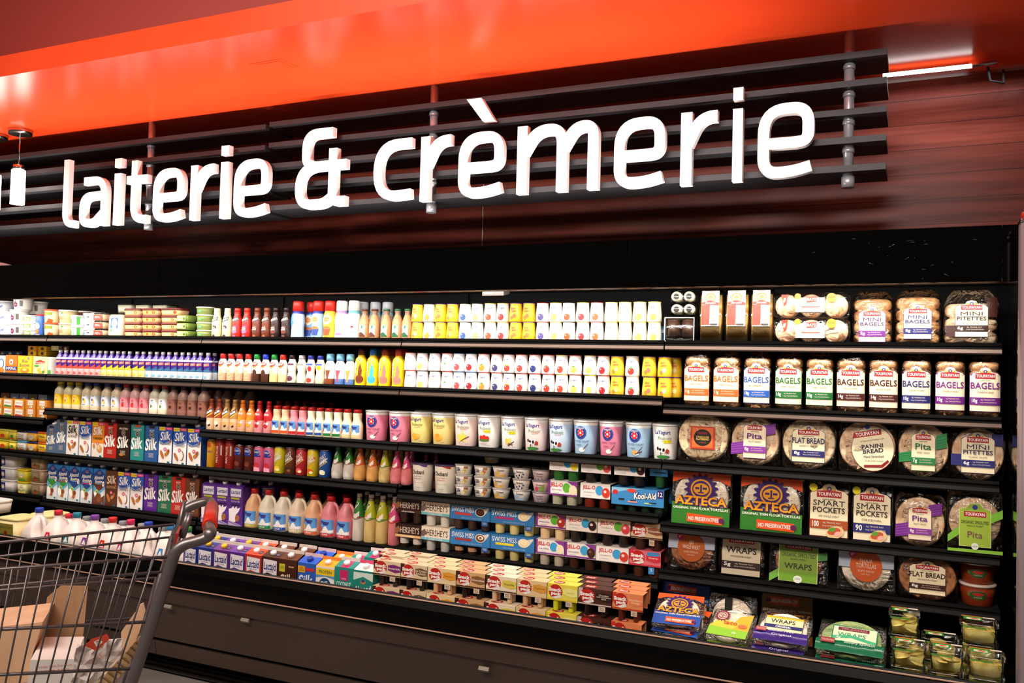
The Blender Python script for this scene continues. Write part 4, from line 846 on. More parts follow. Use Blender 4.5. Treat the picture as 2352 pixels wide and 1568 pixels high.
R('2', 114, 'mx4', 'margarine_box', 'box', 'narrow white box with green corner', mbox(.024, .106, '#ece6d8', [Rc(-.012, .004, .012, .03, '#4f9a3c'), T('2 TUBS', 0, .075, .014, .008, '#5a5a4a', 0)]), d=.07)
for px, dz, c, cc, y in ((74, .112, '#eec22c', 'yellow', .09), (98, .112, '#eec22c', 'yellow', .10), (74, .141, '#eec22c', 'yellow', .09), (98, .141, '#eec22c', 'yellow', .10), (128, .112, '#e0d2c0', 'cream', .11), (150, .112, '#5a2430', 'dark maroon', .13), (6, .108, '#24549c', 'blue', .13), (24, .108, '#24549c', 'blue', .13), (42, .108, '#24549c', 'blue', .13)):
    if px > 120: dz = .145
    R('2', px, 'bx'+c, 'butter_box', 'box', cc+' butter box', boxy(.07, .08, .028, c, [El(0, .014, .014, .009, '#f4e8c0' if c != '#eec22c' else '#3a3a5a', 10)]), d=.08, dz=dz, y=y, layer='upper tier behind' if dz > .13 and px < 110 else 'stacked behind')
# purple-shouldered drink bottles
PD = [(0, .9), (.03, 1), (.34, 1), (.40, .93), (.46, .99), (.70, 1), (.80, .72), (.86, .46), (.90, .46)]
def drink(base, zig, nm):
    return bottle(.148, .0228, PD, [(.30, base), (.36, zig), (.66, '#3c2080'), (.72, '#e8e2ee'), (9, '#3c2080')], '#e9e6ea', [Pg([(-.021, .088), (.021, .092), (.021, .078), (-.021, .074)], '#e06a5a'), T('light', 0, .083, .026, .007, WH, 0), Pg([(-.022, .058), (.0, .056), (.022, .072), (.022, .046), (-.022, .046)], zig), Pg([(-.02, .118), (-.012, .1), (-.009, .1), (-.017, .12)], '#f2eef6'), Pg([(.02, .118), (.012, .1), (.009, .1), (.017, .12)], '#f2eef6'), El(.0, .02, .011, .007, '#e85a50' if nm == 'pink' else ('#f0c040' if nm == 'yellow' else '#7ab0d8'), 10)], capr=.0115, N=16)
c24 = [635, 697, 765, 830, 890, 955, 1020, 1085, 1145, 1215, 1285, 1345, 1415, 1500, 1570, 1645, 1720, 1790, 1860, 1935, 2010, 2080, 2150, 2215, 2300]
for i, z in enumerate(c24):
    nm, b_, zg = ('pink', '#eeb4b4', '#d8402c') if i < 8 else (('yellow', '#f4dc9c', '#e8b820') if i < 15 else ('white', '#dfe4ea', '#2a6088'))
    R('2', z/4.9+1, 'dr'+nm, 'yogurt_drink_bottle', 'bottle', 'purple-topped yogurt drink bottle with '+nm+' base', drink(b_, zg, nm), d=.046)
for px, y in ((486, .07), (503, .09), (520, .10), (537, .11)): R('2', px, 'drwhite', 'yogurt_drink_bottle', 'bottle', 'purple-topped yogurt drink bottle', drink('', '', ''), d=.046, y=y, layer=BK_)
PQ = [(0, .95), (.03, 1), (.60, 1), (.70, .92), (.78, .66), (.82, .62)]
def boost(cap, base): return bottle(.146, .0235, PQ, [(.32, base), (9, '#f4ece4')], cap, [El(0, .095, .021, .012, '#8c2c20', 16, .2), T('BOOST', 0, .096, .034, .010, WH, .02, .1, .15), Pg([(-.012, .08), (.02, .09), (.0, .075)], '#e08a3c'), El(.002, .05, .012, .018, base, 12)], caph=.026, capr=.0165)
for px, c, b_, n_ in ((505, '#cf2b1e', '#eab08c', 'red'), (524, '#cf2b1e', '#eab08c', 'red'), (543, '#cf2b1e', '#eab08c', 'red'), (563, '#cf2b1e', '#eab08c', 'red'), (583, '#1f8a34', '#4a2818', 'green'), (603, '#1f3cc0', '#4a2818', 'blue'), (623, '#1f8a34', '#f0d890', 'green'), (643, '#cf2b1e', '#efd0a0', 'red')):
    R('2', px, 'bo'+c+b_, 'nutrition_drink_bottle', 'bottle', n_+' capped white nutrition drink bottle'+(' with brown base' if b_ == '#4a2818' else (' with cream base' if b_ in ('#f0d890', '#efd0a0') else ' with peach base')), boost(c, b_), d=.047)
PG = [(0, .92), (.04, 1), (.22, 1), (.42, .80), (.6, .98), (.72, .92), (.80, .66), (.86, .64)]
for px, c, b_, sh, n_ in ((664, '#2a1418', '#ece0c4', [El(0, .028, .018, .014, '#5a2440', 14), Rc(-.022, .095, .022, .103, '#5a2440')], 'dark'), (686, '#b8b4b4', '#ece0c4', [El(0, .03, .016, .014, '#c8c8d8', 14), Rc(-.022, .095, .022, .103, '#8a8480')], 'silver'), (707, '#24309a', '#f0dcd4', [El(.006, .078, .012, .014, '#d03a30', 12), El(.004, .022, .015, .012, '#d03a30', 12), Rc(-.022, .096, .022, .104, '#2c54b0')], 'blue strawberry'), (729, '#24309a', '#f0e4b4', [El(.004, .085, .014, .012, '#f0c430', 8), El(0, .035, .014, .012, '#e4e8ee', 12), Rc(-.022, .096, .022, .104, '#2c54b0')], 'blue vanilla')):
    R('2', px, 'gl'+n_, 'nutrition_drink_bottle', 'bottle', 'curvy cream nutrition bottle with '+n_+' cap', bottle(.145, .0245, PG, b_, c, sh+[T('shake', 0, .11, .026, .007, '#5a4a6a', 0)], capr=.0165), d=.049)
for px, a, n_ in ((751, '#8a4424', 'brown diagonal'), (774, '#e05060', 'red goblet'), (797, '#e89a50', 'orange goblet')):
    R('2', px, 'mg'+a, 'drink_bottle', 'bottle', 'pale bottle with light blue cap and '+n_, bottle(.150, .026, PQ, [(.22, '#5a80c0' if a != '#8a4424' else '#8a4424'), (9, '#e6eaf0')], '#7fc0e4', [Pg([(-.012, .075), (.016, .075), (.006, .04), (-.003, .04)], a), El(.002, .03, .006, .014, a, 8), El(0, .105, .016, .010, '#c8d8e4', 12), T('thin', 0, .098, .03, .006, '#4a5a8c', 0)], caph=.032, capr=.020), d=.052)
PN = [(0, .92), (.03, 1), (.12, .94), (.25, 1), (.62, 1), (.74, .86), (.80, .56), (.84, .54)]
def nesq(cap, a): return bottle(.180, .0305, PN, '#f4cc1c', cap, [El(.008, .035, .022, .020, a, 14), Pg([(.0, .04), (.016, .04), (.022, .075), (.012, .115), (.004, .09)], a), T('Nesquik', -.013, .085, .075, .018, '#2c2250', .10, 0, 1.5), T('Nesquik', -.013, .085, .073, .0165, WH, .03, 0, 1.5), Rc(-.028, .001, .028, .006, '#d8a818')], caph=.034, capr=.0175)
for px, c, a, n_ in ((821, '#4a1c14', '#7a3a20', 'dark brown'), (848, '#1e6ac0', '#4ab0dc', 'blue'), (876, '#8c2418', '#ec7a6c', 'brick red'), (907, '#b02c1c', '#f08070', 'red')): R('2', px, 'nq'+c, 'chocolate_milk_bottle', 'bottle', 'yellow flavoured milk bottle with '+n_+' cap', nesq(c, a), d=.061)
for px, k in ((865, '#1e6ac0'), (892, '#8c2418'), (921, '#b02c1c')): R('2', px, 'nq'+k, 'chocolate_milk_bottle', 'bottle', 'yellow flavoured milk bottle', None, d=.061, y=.09, layer=BK_)
# second-shelf yogurt cups
px2 = [936, 963.6, 992, 1021, 1047.5, 1076, 1105, 1135.6, 1162.5, 1192, 1223, 1254, 1285, 1316, 1351, 1381, 1413, 1448, 1484, 1520]
r2 = [('r', '#f0c8b0', None), ('k', '#e8d060', None), ('k', '#efe9dc', None), ('r', '#e8dcc0', '#4a8a34'), ('b', '#d84a4c', None), ('b', '#a01c2c', None), ('r', '#f08a2c', '#4a8a34'), ('r', '#3c3a6a', None), ('k', '#d83a28', '#e8c030'), ('r', '#d83c30', None), ('r', '#24306a', None), ('r', '#cf3226', '#4a7a30'), ('l', '#d8402c', None), ('r', '#e8c050', '#5a8a34'), ('l', '#e8c060', None), ('r', '#a81c24', None), ('y', '#e8e080', None), ('g', '#c23024', '#3aa03c'), ('y', '#d86a5c', None), ('y', '#f0e8a0', None)]
FN2 = ['pale peach', 'yellow', 'oat', 'coconut', 'strawberry', 'cherry', 'orange peach', 'dark berry', 'strawberry banana', 'raspberry', 'blueberry', 'big strawberry', 'small strawberry', 'banana strawberry', 'mango', 'red cherry', 'guava', 'mixed', 'kiwi', 'banana']
for i, (px, (k, f, lf)) in enumerate(zip(px2, r2)):
    body, rim, nm = ST[k]; body = '#f5e8e4' if k in 'rk' else body
    for lv in (0, 1): R('2', px+(3 if i > 17 else 0), 'yc2%d' % i, 'yogurt_cup', 'yogurt', nm+' yogurt cup, '+FN2[i]+' picture', bottle_cup(body, rim, A_yog(.034, .004, .075, f, 'latino' if k == 'y' else 'white', lf)), d=.061, dz=lv*.0842, layer=['lower layer', 'upper layer'][lv], y=.012)
for lv in (0, 1): R('2', 1546, 'yc219', 'yogurt_cup', 'yogurt', 'yellow yogurt cup set back beside bagel bags', None, d=.061, dz=lv*.0842, layer=['lower layer', 'upper layer'][lv], y=.07)
# ---------------------------------------------------------------- THIRD SHELF
def marq(c, t, i): return boxy(.082, .07, .052, '#d98f34', [Pg([(-.036, .008), (.03, .006), (.034, .044), (-.034, .048)], '#efe8dc'), T('MARQUIS', 0, .030, .054, .012, '#b02c28', 0, .1), Pg([(-.036, .008), (.03, .006), (.031, .013), (-.03, .018)], c)])
def marq2(i): return boxy(.082, .07, .052, '#cf7f28', [Rc(-.022, .022, .024, .05, '#f0dcd0'), T('Lactantia', 0, .036, .04, .008, '#b83a4c', 0), El(.006, .012, .014, .007, '#e8e8d8', 10), El(.002, .012, .006, .004, '#5a9a3c', 8)])
for i, px in enumerate((-6, 19, 44, 70, 97)):
    for lv in (0, 1):
        g = '#3f8a44' if px == 19 else '#c23a3c'
        f_ = marq(g, 0, 0) if i < 3 else marq2(0)
        R('3L', px, 'marq%s%s' % (g if i < 3 else 'b', ''), 'margarine_box', 'box', 'orange margarine box with '+('white label, green stripe' if g == '#3f8a44' else 'white label, red lettering') if i < 3 else 'orange margarine box with tall pale label', f_, d=.07, dz=lv*.0525, layer=['lower tier', 'upper tier'][lv])
for px, c, n_ in ((12, '#6a3c20', 'brown'), (34, '#56648a', 'slate blue'), (55, '#56648a', 'slate blue'), (76, '#4a4438', 'dark grey'), (98, '#6c7a98', 'slate blue')):
    for lv in (0, 1): R('3L', px, 'bk'+c+str(lv), 'butter_box', 'box', n_+' butter box in shadow', boxy(.075, .08, .066, c, [El(0, .03, .018, .014, '#c8b060' if lv else '#8a8a90', 10)]), d=.08, dz=lv*.067, y=.13, layer=['under another', 'on another'][lv])
PM = [(0, .94), (.03, 1), (.56, 1), (.66, .95), (.76, .66), (.80, .56), (.84, .56)]
def milkb(base, band, cap, sh, top): return bottle(.170, .0305, PM, [(.19, base), (.52, band), (9, top)], cap, sh, capr=.0195, n=3, caph=.026)
mf = {'y': ('#f0e2b0', '#f2c628', '#d9c41c', '#e4dcb4', [El(-.002, .062, .018, .016, '#e8762c', 12), T('milk', -.006, .066, .03, .012, '#f6ead0', .02, .1), El(.012, .05, .007, .01, '#f4e8a0', 8)], 'yellow'),
      'b': ('#efdcb8', '#d9dde4', '#1c2c8c', '#e2d2b0', [Rc(-.03, .034, .03, .037, '#2a50a0'), Rc(-.03, .085, .03, .088, '#2a50a0'), T('milk', -.008, .066, .03, .013, '#24488c', .02, .1), El(.012, .056, .012, .014, '#e0b840', 12)], 'blue'),
      'r': ('#eebcb4', '#e88a98', '#b81e1c', '#dcb0ac', [T('milk', -.004, .072, .032, .012, '#c02838', .02, .1), El(.002, .048, .013, .012, '#cc2c2c', 12), El(.002, .060, .008, .003, '#4a8a34', 6)], 'red'),
      'w': ('#efe6cc', '#f4f2ec', '#b81e1c', '#d8d2be', [T('milk', 0, .078, .036, .010, '#2a4a9c', .02), T('Probi', 0, .066, .03, .007, '#c23040', 0), El(-.008, .048, .012, .009, '#5a8a3c', 10), El(.012, .045, .006, .01, '#e8e4c8', 8), El(.016, .056, .006, .006, '#1c1c1c', 8)], 'white-labelled red'),
      'k': ('#9a6a5c', '#8c5a4c', '#0e0a0a', '#a8867a', [T('Choc', 0, .072, .038, .012, '#5a2c24', .02, .1), El(-.008, .048, .008, .007, '#3c1a14', 10), El(.004, .048, .008, .007, '#3c1a14', 10), El(.018, .046, .008, .008, '#e8dcd4', 10)], 'black')}
for px, k in zip((129, 150, 170, 192, 212, 237, 260, 281, 303, 325, 348, 369, 390, 413, 436, 460), 'yyybbbbrrrwwkkkk'):
    b_, m_, cp, tp, sh, nm = mf[k]
    R('3', px, 'mk'+k, 'milk_drink_bottle', 'bottle', 'opaque milk drink bottle with '+nm+' cap', milkb(b_, m_, cp, sh, tp), d=.061)
for px, y in ((452, .09), (472, .10), (492, .11), (512, .12), (540, .14), (566, .15)): R('3', px, 'mkk', 'milk_drink_bottle', 'bottle', 'black capped milk drink bottle', None, d=.061, y=y, layer=BK_)
PZ = [(0, .92), (.03, 1), (.40, .96), (.58, .94), (.74, .56), (.80, .46), (.84, .50), (.88, .46)]
def slim(c, c2, kind):
    if kind == 's': sh = [Pg([(-.024, .072), (.024, .10), (.024, .122), (-.024, .094)], '#1a1210'), T('Shake', 0, .097, .042, .014, WH, .04, .1, .5), Pg([(-.024, .060), (.024, .088), (.024, .096), (-.024, .068)], '#e8a83c'), El(0, .04, .014, .012, c2, 12), El(.008, .028, .008, .005, '#3a1a10', 8, .6)]
    else: sh = [El(0, .118, .008, .007, '#f4e4d4', 10), T('Milkit', 0, .098, .034, .011, '#eef2f8', .05), El(-.001, .070, .012, .012, c2, 12), El(-.001, .040, .013, .010, c2, 12), El(.010, .052, .007, .008, '#c8d4e8', 8)]
    return bottle(.165, .0265, PZ, [(.40, '#ecc49c' if kind == 's' else ('#f0b890' if c2 != '#b81c20' else '#ec9a9c')), (9, c)], c, sh, capr=.0125)
for px, c, c2, k, nm in ((477, '#9c4424', '#e8dccc', 's', 'reddish brown'), (495, '#9c4424', '#e8dccc', 's', 'reddish brown'), (513, '#b88c4c', '#d8a860', 's', 'tan'), (531, '#b88c4c', '#d8a860', 's', 'tan'), (549, '#e88024', '#f0a020', 'm', 'orange'), (569, '#e88024', '#f0a020', 'm', 'orange'), (588, '#b81820', '#b81c20', 'm', 'red'), (609, '#b81820', '#b81c20', 'm', 'red')):
    R('3b', px, 'sl'+c, 'slim_drink_bottle', 'bottle', 'slim '+nm+' sleeved drink bottle', slim(c, c2, k), d=.054)
PY = [(0, .93), (.03, 1), (.42, 1), (.52, .96), (.62, .74), (.70, .72), (.84, .80), (.88, .76)]
for px, b_, st, fr, nm in ((629, '#efc09a', '#e8541c', '#f0a02c', 'peach'), (648, '#efc09a', '#e8541c', '#f0a02c', 'peach'), (668, '#ea8c98', '#cf2424', '#e8503c', 'pink'), (688, '#ea8c98', '#cf2424', '#e8503c', 'pink'), (708, '#efe4c4', '#24509c', '#e8503c', 'blue striped white'), (727, '#efe4c4', '#24509c', None, 'blue striped white'), (747, '#ece6c8', '#1f7a34', '#d8402c', 'green striped white'), (769, '#ece6c8', '#1f7a34', None, 'green striped white'), (790, '#f0dcb8', '#e8d08c', '#e8503c', 'cream'), (813, '#f0dcb8', '#e8d08c', '#f0e060', 'cream')):
    R('3b', px, 'pg'+b_+st+str(fr), 'yogurt_drink_bottle', 'bottle', 'small '+nm+' yogurt drink bottle'+(' with fruit mark' if fr else ''), bottle(.146, .0285, PY, b_, '#c4201a', A_piggy(.052, .012, .072, st, '', fr), capr=.021), d=.057)
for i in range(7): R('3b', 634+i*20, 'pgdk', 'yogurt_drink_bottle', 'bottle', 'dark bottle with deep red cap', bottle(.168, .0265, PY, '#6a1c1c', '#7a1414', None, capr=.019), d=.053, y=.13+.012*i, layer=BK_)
# large tubs
def tub(col, sh, lid='#e9e6e2', bands=None): return cup(.146, .049, .0575, col, lid, sh, .007, bands, 26, 1.03)
def axel(c, word, vbar=False):
    s = [Rc(-.052, .004, .052, .112, c)] if False else []
    return s+[El(-.004, .094, .030, .028, '#26378c', 18), El(-.004, .094, .0265, .0245, c, 18), El(-.004, .094, .026, .024, '#26378c', 18), El(-.004, .094, .0155, .0155, '#f0e8ee', 14)]+[El(-.004+.010*math.cos(a), .094+.010*math.sin(a), .0055, .0055, '#d4242c', 8) for a in [k*math.pi/3 for k in range(6)]]+[T('AXELROD', -.004, .1135, .034, .006, WH, .02), T('LOWFAT YOGURT' if c != '#a8cdea' else 'FAT FREE YOGURT', 0, .058, .080, .0085, '#3a2a50', 0), T(word, -.012, .042, .026, .007, '#3a2a50', 0), El(.004, .022, .016, .010, '#f2eee8', 12), Pg([(.01, .026), (.034, .05), (.036, .048), (.013, .023)], '#5a4a50')]
PINK_, LBL = '#ec8aa4', '#a8cdea'
def lay(c, art_, extra='', w0=False): return [T('LaYogurt', -.004, .112, .074, .021, '#2c3a8c', .02, .1), T('Probiotic', .008, .090, .064, .015, '#5a7a3c', .0, .15), Pg([(-.006, .078), (.03, .080), (.03, .0785), (-.006, .0765)], '#d84a3c')]+([Rc(.002, .070, .038, .082, '#f0e020'), T('25% LESS', .02, .076, .03, .006, '#4a4a1c', 0)] if extra else [])+art_+[T('32 OZ', .03, .014, .018, .004, '#2c3a8c', 0)]
cow = [El(-.006, .040, .020, .011, '#f2f0ee', 10), El(-.014, .044, .007, .006, '#181414', 8), El(.003, .042, .006, .008, '#181414', 8), Rc(-.02, .018, -.017, .034, '#f2f0ee'), Rc(-.012, .018, -.009, .034, '#181414'), Rc(.004, .018, .007, .034, '#f2f0ee'), El(-.026, .048, .006, .007, '#181414', 8), El(0, .014, .034, .007, '#3a7a34', 12), Pg([(.012, .03), (.030, .03), (.030, .042), (.02, .048), (.012, .042)], '#a83c2c')]
straw = [El(-.016, .045, .012, .013, '#d02c28', 10), El(.004, .048, .012, .013, '#d42e28', 10), El(.022, .044, .011, .012, '#cc2a26', 10), El(.0, .036, .034, .005, '#4a7a34', 8), T('STRAWBERRY', .0, .02, .04, .005, '#a83030', 0)]
van = [El(-.008, .038, .010, .014, '#e8c44c', 8, .4), El(.006, .042, .010, .012, '#f0d468', 8, -.5), Pg([(-.004, .02), (.03, .04), (.032, .037), (0, .016)], '#5a3420'), Pg([(.0, .03), (.026, .024), (.026, .021), (.0, .026)], '#5a3420')]
bigvan = [Pg([(.0, .05), (.008, .075), (.014, .052), (.034, .056), (.016, .038), (.022, .018), (.002, .032), (-.018, .016), (-.012, .040), (-.032, .054), (-.01, .055)], '#efd84c'), Pg([(.0, .03), (.04, .05), (.042, .046), (.0, .026)], '#5a3420')]
pch = [El(-.010, .038, .018, .012, '#eeaa3c', 12), El(.012, .036, .018, .012, '#f0b850', 12), El(.0, .028, .020, .009, '#e8a030', 12)]
yt = [(851, 'ax1', PINK_, axel(PINK_, 'VANILLA'), 'pink', 'tub with round blue badge and vanilla pods', '3b'), (906, 'ax1', PINK_, axel(PINK_, 'VANILLA'), 'pink', 'tub with round blue badge and vanilla pods', '3b'),
      (954, 'ly1', '#f2e08c', lay('', pch), 'yellow', 'tub with peach picture', '3c'), (1005, 'ly1b', '#efd888', lay('', pch+[El(0, .045, .012, .009, '#e8962c', 10)]), 'yellow', 'tub with orange mango heap', '3c'), (1058, 'ly2', '#f6dcd4', lay('', bigvan), 'pale pink', 'tub with big yellow flower', '3c'),
      (1112, 'ly3', '#f6f2ee', lay('', straw, 'x'), 'white', 'tub with strawberries and yellow tag', '3c'), (1164, 'ly4', '#f6f2ec', lay('', van, 'x'), 'white', 'tub with vanilla pods and yellow tag', '3c'), (1220, 'ly5', '#f7dedc', lay('', cow), 'pale pink', 'tub with black and white cow', '3c'),
      (1277, 'ly6', '#cfe2f4', lay('', cow), 'pale blue', 'tub with black and white cow', '3c'), (1335, 'ax2', LBL, axel(LBL, 'PLAIN'), 'sky blue', 'tub with round badge and white spoon', '3c'), (1396, 'ax3', PINK_, axel(PINK_, 'PLAIN'), 'pink', 'tub with round badge and white spoon', '3c'),
      (1457, 'ax4', LBL, axel(LBL, 'VANILLA')+[El(-.002, .026, .012, .01, '#e8a84c', 10), Pg([(0, .02), (.034, .032), (.034, .028), (.0, .016)], '#4a2c1c')], 'sky blue', 'tub with round badge and vanilla pods', '3c'), (1520, 'ly7', '#f4f1ec', lay('', cow, 'x'), 'white', 'tub with small cow and yellow tag', '3c')]
for i, (px, k, c, sh, cn, ds, sk) in enumerate(yt):
    R(sk, px, k, 'yogurt_tub', 'yogurt', 'large '+cn+' yogurt '+ds, tub(c, sh, bands=[(.86, c), (9, '#e9e6e2')]), d=.116, hz=.07, rz=random.uniform(-.12, .12))
    if i > 1:
        for j in (1, 2): R(sk, px+6*j+ (4 if j == 1 else 0), ['ly2', 'ly6', 'ax3', 'ax2', 'ly3'][(i*2+j) % 5] if i > 7 else k, 'yogurt_tub', 'yogurt', 'large tub, lid mostly visible', None, d=.116, y=.02+.121*j, layer=['', 'in second row', 'in third row'][j])
# round bread packs standing on edge
def rounds(Rr, n, bread, shapes, th=.075, wsq=None, sh0=-.0015, ribbon=None, seed=0, topc=None, flat=1.0):
    t = th/n
    def b(r):
        for i in range(n):
            secs = [(-th/2+t*i+.001, Rr*.94, Rr*.94*flat, 2), (-th/2+t*(i+.3), Rr, Rr*flat, 2), (-th/2+t*(i+.7), Rr, Rr*flat, 2), (-th/2+t*(i+1)-.001, Rr*.94, Rr*.94*flat, 2)]
            o = MB().loft(secs, bread, 32, fn=lambda a, c, z: (a, z, c)).obj('bread_round', r); o.location = (0, 0, Rr*flat)
        hw = wsq or Rr*1.05; H = Rr*2*flat
        S_ = [(0, hw*.9, th*.35, 3), (.006, hw*1.0, th*.52, 3)]+[(H*q, hw*1.0, th*(.54+.03*math.sin(q*9+seed)), 3.4) for q in (.15, .3, .45, .6, .75, .88)]+[(H*1.0, hw*.92, th*.35, 3), (H*1.06, hw*.78, th*.12, 3)]
        MB().loft(S_, FILM, 40, fn=jag(seed+11, .003)).obj('plastic_bag', r)
        if topc: MB().loft([(H*.96, hw*.35, th*.3, 2), (H*1.02, hw*.22, th*.2, 2), (H*1.09, hw*.30, th*.25, 2)], film('knot_'+topc[1:], lin(topc), .3), 16, fn=jag(seed, .006)).obj('bag_neck', r)
        m = MB(); art(m, shapes, planar(-th*.575), None, .0, .00018); m.obj('label', r)
    return b
def wing(w, z0, z1, c): return []
ribs = lambda x0, x1, y0, y1, c, c2: [Pg([(x0, y0), (x1, y0+.01), (x1, y1+.012), (x0, y1)], c)]+[Pg([(x0, y0+(y1-y0)*k/5), (x1, y0+.01+(y1-y0+.002)*k/5), (x1, y0+.012+(y1-y0+.002)*k/5), (x0, y0+.0018+(y1-y0)*k/5)], c2) for k in (1, 2, 3, 4)]
r3 = [(1614, rounds(.105, 6, FLATB, [Rc(-.052, .055, .052, .152, '#b83a20'), Rc(-.044, .062, .044, .146, '#d86a30'), El(0, .104, .038, .036, '#1a100e', 20), Pg([(-.020, .118), (.020, .118), (.020, .128), (-.020, .128)], '#7a1c20'), T('TANDOORI\nFLATBREAD', 0, .102, .055, .018, '#e0b860'), T('original', 0, .082, .03, .006, '#c86030', 0)], seed=1), 'round flatbreads in film with black and red label', .105),
      (1732, rounds(.098, 4, BREAD, ribs(-.098, -.03, .04, .085, '#7a2c96', '#9a58b0')+ribs(.035, .085, .12, .16, '#7a2c96', '#9a58b0')+A_touf(.092, .03, .15, 'Pita', '#6a2486', '#8a3aa0', 'MULTI GRAIN', '8g', tw=.7), seed=2, topc='#6a2486'), 'round pitas with purple banded cream label', .098),
      (1856, rounds(.102, 6, FLATB, A_touf(.125, .028, .145, 'FLAT BREAD', '#26306c', '#26286c', 'HEARTY WHITE', '8g', tw=1), seed=3), 'round flat breads with navy banded cream label', .102),
      (1994, rounds(.107, 5, BREAD, [El(.022, .100, .082, .092, '#8c1c24', 28), El(.022, .100, .080, .090, CR, 28), Pg([(-.055, .136), (.055, .158), (.052, .182), (-.052, .160)], '#a81c26'), T('TOUFAYAN', 0, .159, .09, .016, WH, .02, 0, .2), El(-.0, .186, .010, .010, '#2a3f9a', 10), T('A Taste of the Mediterranean', .02, .134, .09, .006, '#3a3028', 0, 0, .2), T('PANINI\nBREAD', .022, .100, .082, .036, '#1c1c3c', .02, 0, .15), T('Hand Stretched', .026, .068, .075, .010, '#2a2a3c', .01, 0, .08), T('12 (6 inch) Loaves', .028, .050, .07, .008, '#2a2a3c', 0, 0, .04), Pg([(-.01, .022), (.06, .026), (.085, .05), (.08, .058), (.055, .036), (-.01, .032)], '#8c1c24')], seed=4), 'round panini breads with big round cream label', .107),
      (2124, rounds(.098, 4, BREAD, ribs(-.096, -.03, .048, .082, '#2a8a4c', '#1c6a38')+ribs(.05, .092, .10, .15, '#2a8a4c', '#1c6a38')+A_touf(.092, .022, .15, 'Pita', '#1c6a38', '#1f7a40', 'SWEET ONION', '7g', tw=.7), seed=5, topc=None), 'round pitas with green banded cream label', .098),
      (2237, rounds(.094, 3, BREAD, [Rc(-.098, .05, -.05, .09, '#26286c'), Rc(.05, .125, .09, .165, '#26286c')]+A_touf(.118, .026, .145, 'MINI|PITETTES', '#3a3460', '#26286c', 'CLASSIC WHITE', '6g'), wsq=.1, seed=6), 'bag of mini pita rounds with navy banded label', .094)]
for i, (px, bd, ds, Rr) in enumerate(r3): R('3R', px, 'rd%d' % i, 'bread_pack', 'bread', ds, bd, d=.09, y=.02, tilt=-.05, hz=.1)
# ---------------------------------------------------------------- FOURTH SHELF
def marg(w, col, lid, sh, H=.052): return rtub(w, .075, H, col, lid, sh, .010, 5, .88)
r4l = [(4, .08, '#e8c828', '#d0d040', [El(0, .02, .02, .012, '#d84020', 10)], 'yellow margarine tub with green lid'), (46, .055, '#efe8dc', '#e8d84c', [El(0, .028, .014, .010, '#f0d040', 10), Rc(-.02, .006, .02, .014, '#c03a28')], 'small white margarine tub with yellow lid'),
       (45, .055, '', '', [], ''), (70, .105, '#f0b030', '#2c3070', [El(0, .022, .022, .016, '#2c3a80', 14), T('Blue\nBonnet', 0, .022, .03, .016, '#f0e8d0', 0)], 'gold margarine tub with navy lid'), (96, .10, '#f4c81c', '#e86a2c', [T('Olivio', 0, .030, .06, .016, '#2c3a60', .02), Rc(-.03, .006, .03, .014, '#e88a30')], 'bright yellow tub with orange lid')]
for lv in (0, 1):
    R('4', 5, 'm0', 'margarine_tub', 'tub', 'yellow margarine tub with green lid', marg(.1, '#e8c828', '#c8cc50', [El(0, .02, .02, .012, '#d84020', 10)], .058), d=.075, dz=lv*.061, layer=['lower', 'upper'][lv])
    R('4', 27, 'm1', 'margarine_tub', 'tub', 'small yellow spread tub', marg(.07, '#e6d24a', '#e8d84c', [El(0, .02, .014, .010, '#4a8a3c', 10), Rc(-.02, .004, .02, .01, '#c03a28')], .055), d=.075, dz=lv*.061, layer=['lower', 'upper'][lv], y=.02)
    R('4', 47, 'm2%d' % lv, 'margarine_tub', 'tub', 'white spread tub with '+['light blue', 'black'][lv]+' lid', marg(.09, '#e9e4d8', ['#5ab0d8', '#1c1c1c'][lv], [T('Brummel\nBrown', 0, .028, .05, .018, '#2a2a2a', 0), Pg([(-.03, .004), (.03, .004), (.02, .012), (-.02, .014)], '#8a4a2c')], .058), d=.075, dz=lv*.061)
    R('4', 71, 'm3', 'margarine_tub', 'tub', 'gold margarine tub with navy lid', marg(.088, '#eeb030', '#2c3070', [El(0, .024, .022, .015, '#e8dcc0', 14), T('Blue\nBonnet', 0, .024, .032, .014, '#2c3a80', 0)], .058), d=.075, dz=lv*.061, layer=['lower', 'upper'][lv])
    R('4', 95, 'm4', 'margarine_tub', 'tub', 'bright yellow tub with orange lid', marg(.086, '#f4c81c', '#e86a2c', [T('Olivio', 0, .032, .055, .014, '#2c3a60', .02), Rc(-.03, .006, .03, .014, '#e88a30')], .058), d=.075, dz=lv*.061, layer=['lower', 'upper'][lv])
CW_, CH_ = .0965, .232
def silk(key, bg, cap, sh, tcol=None): return carton(CW_, CH_, bg, cap, sh, tcol=tcol, fin='#c8c0b8')
hb_ = CH_-.034
SB = lambda bg, **k: A_silk(CW_*.97, hb_, bg, **k)
SKY = '#2c58b4'
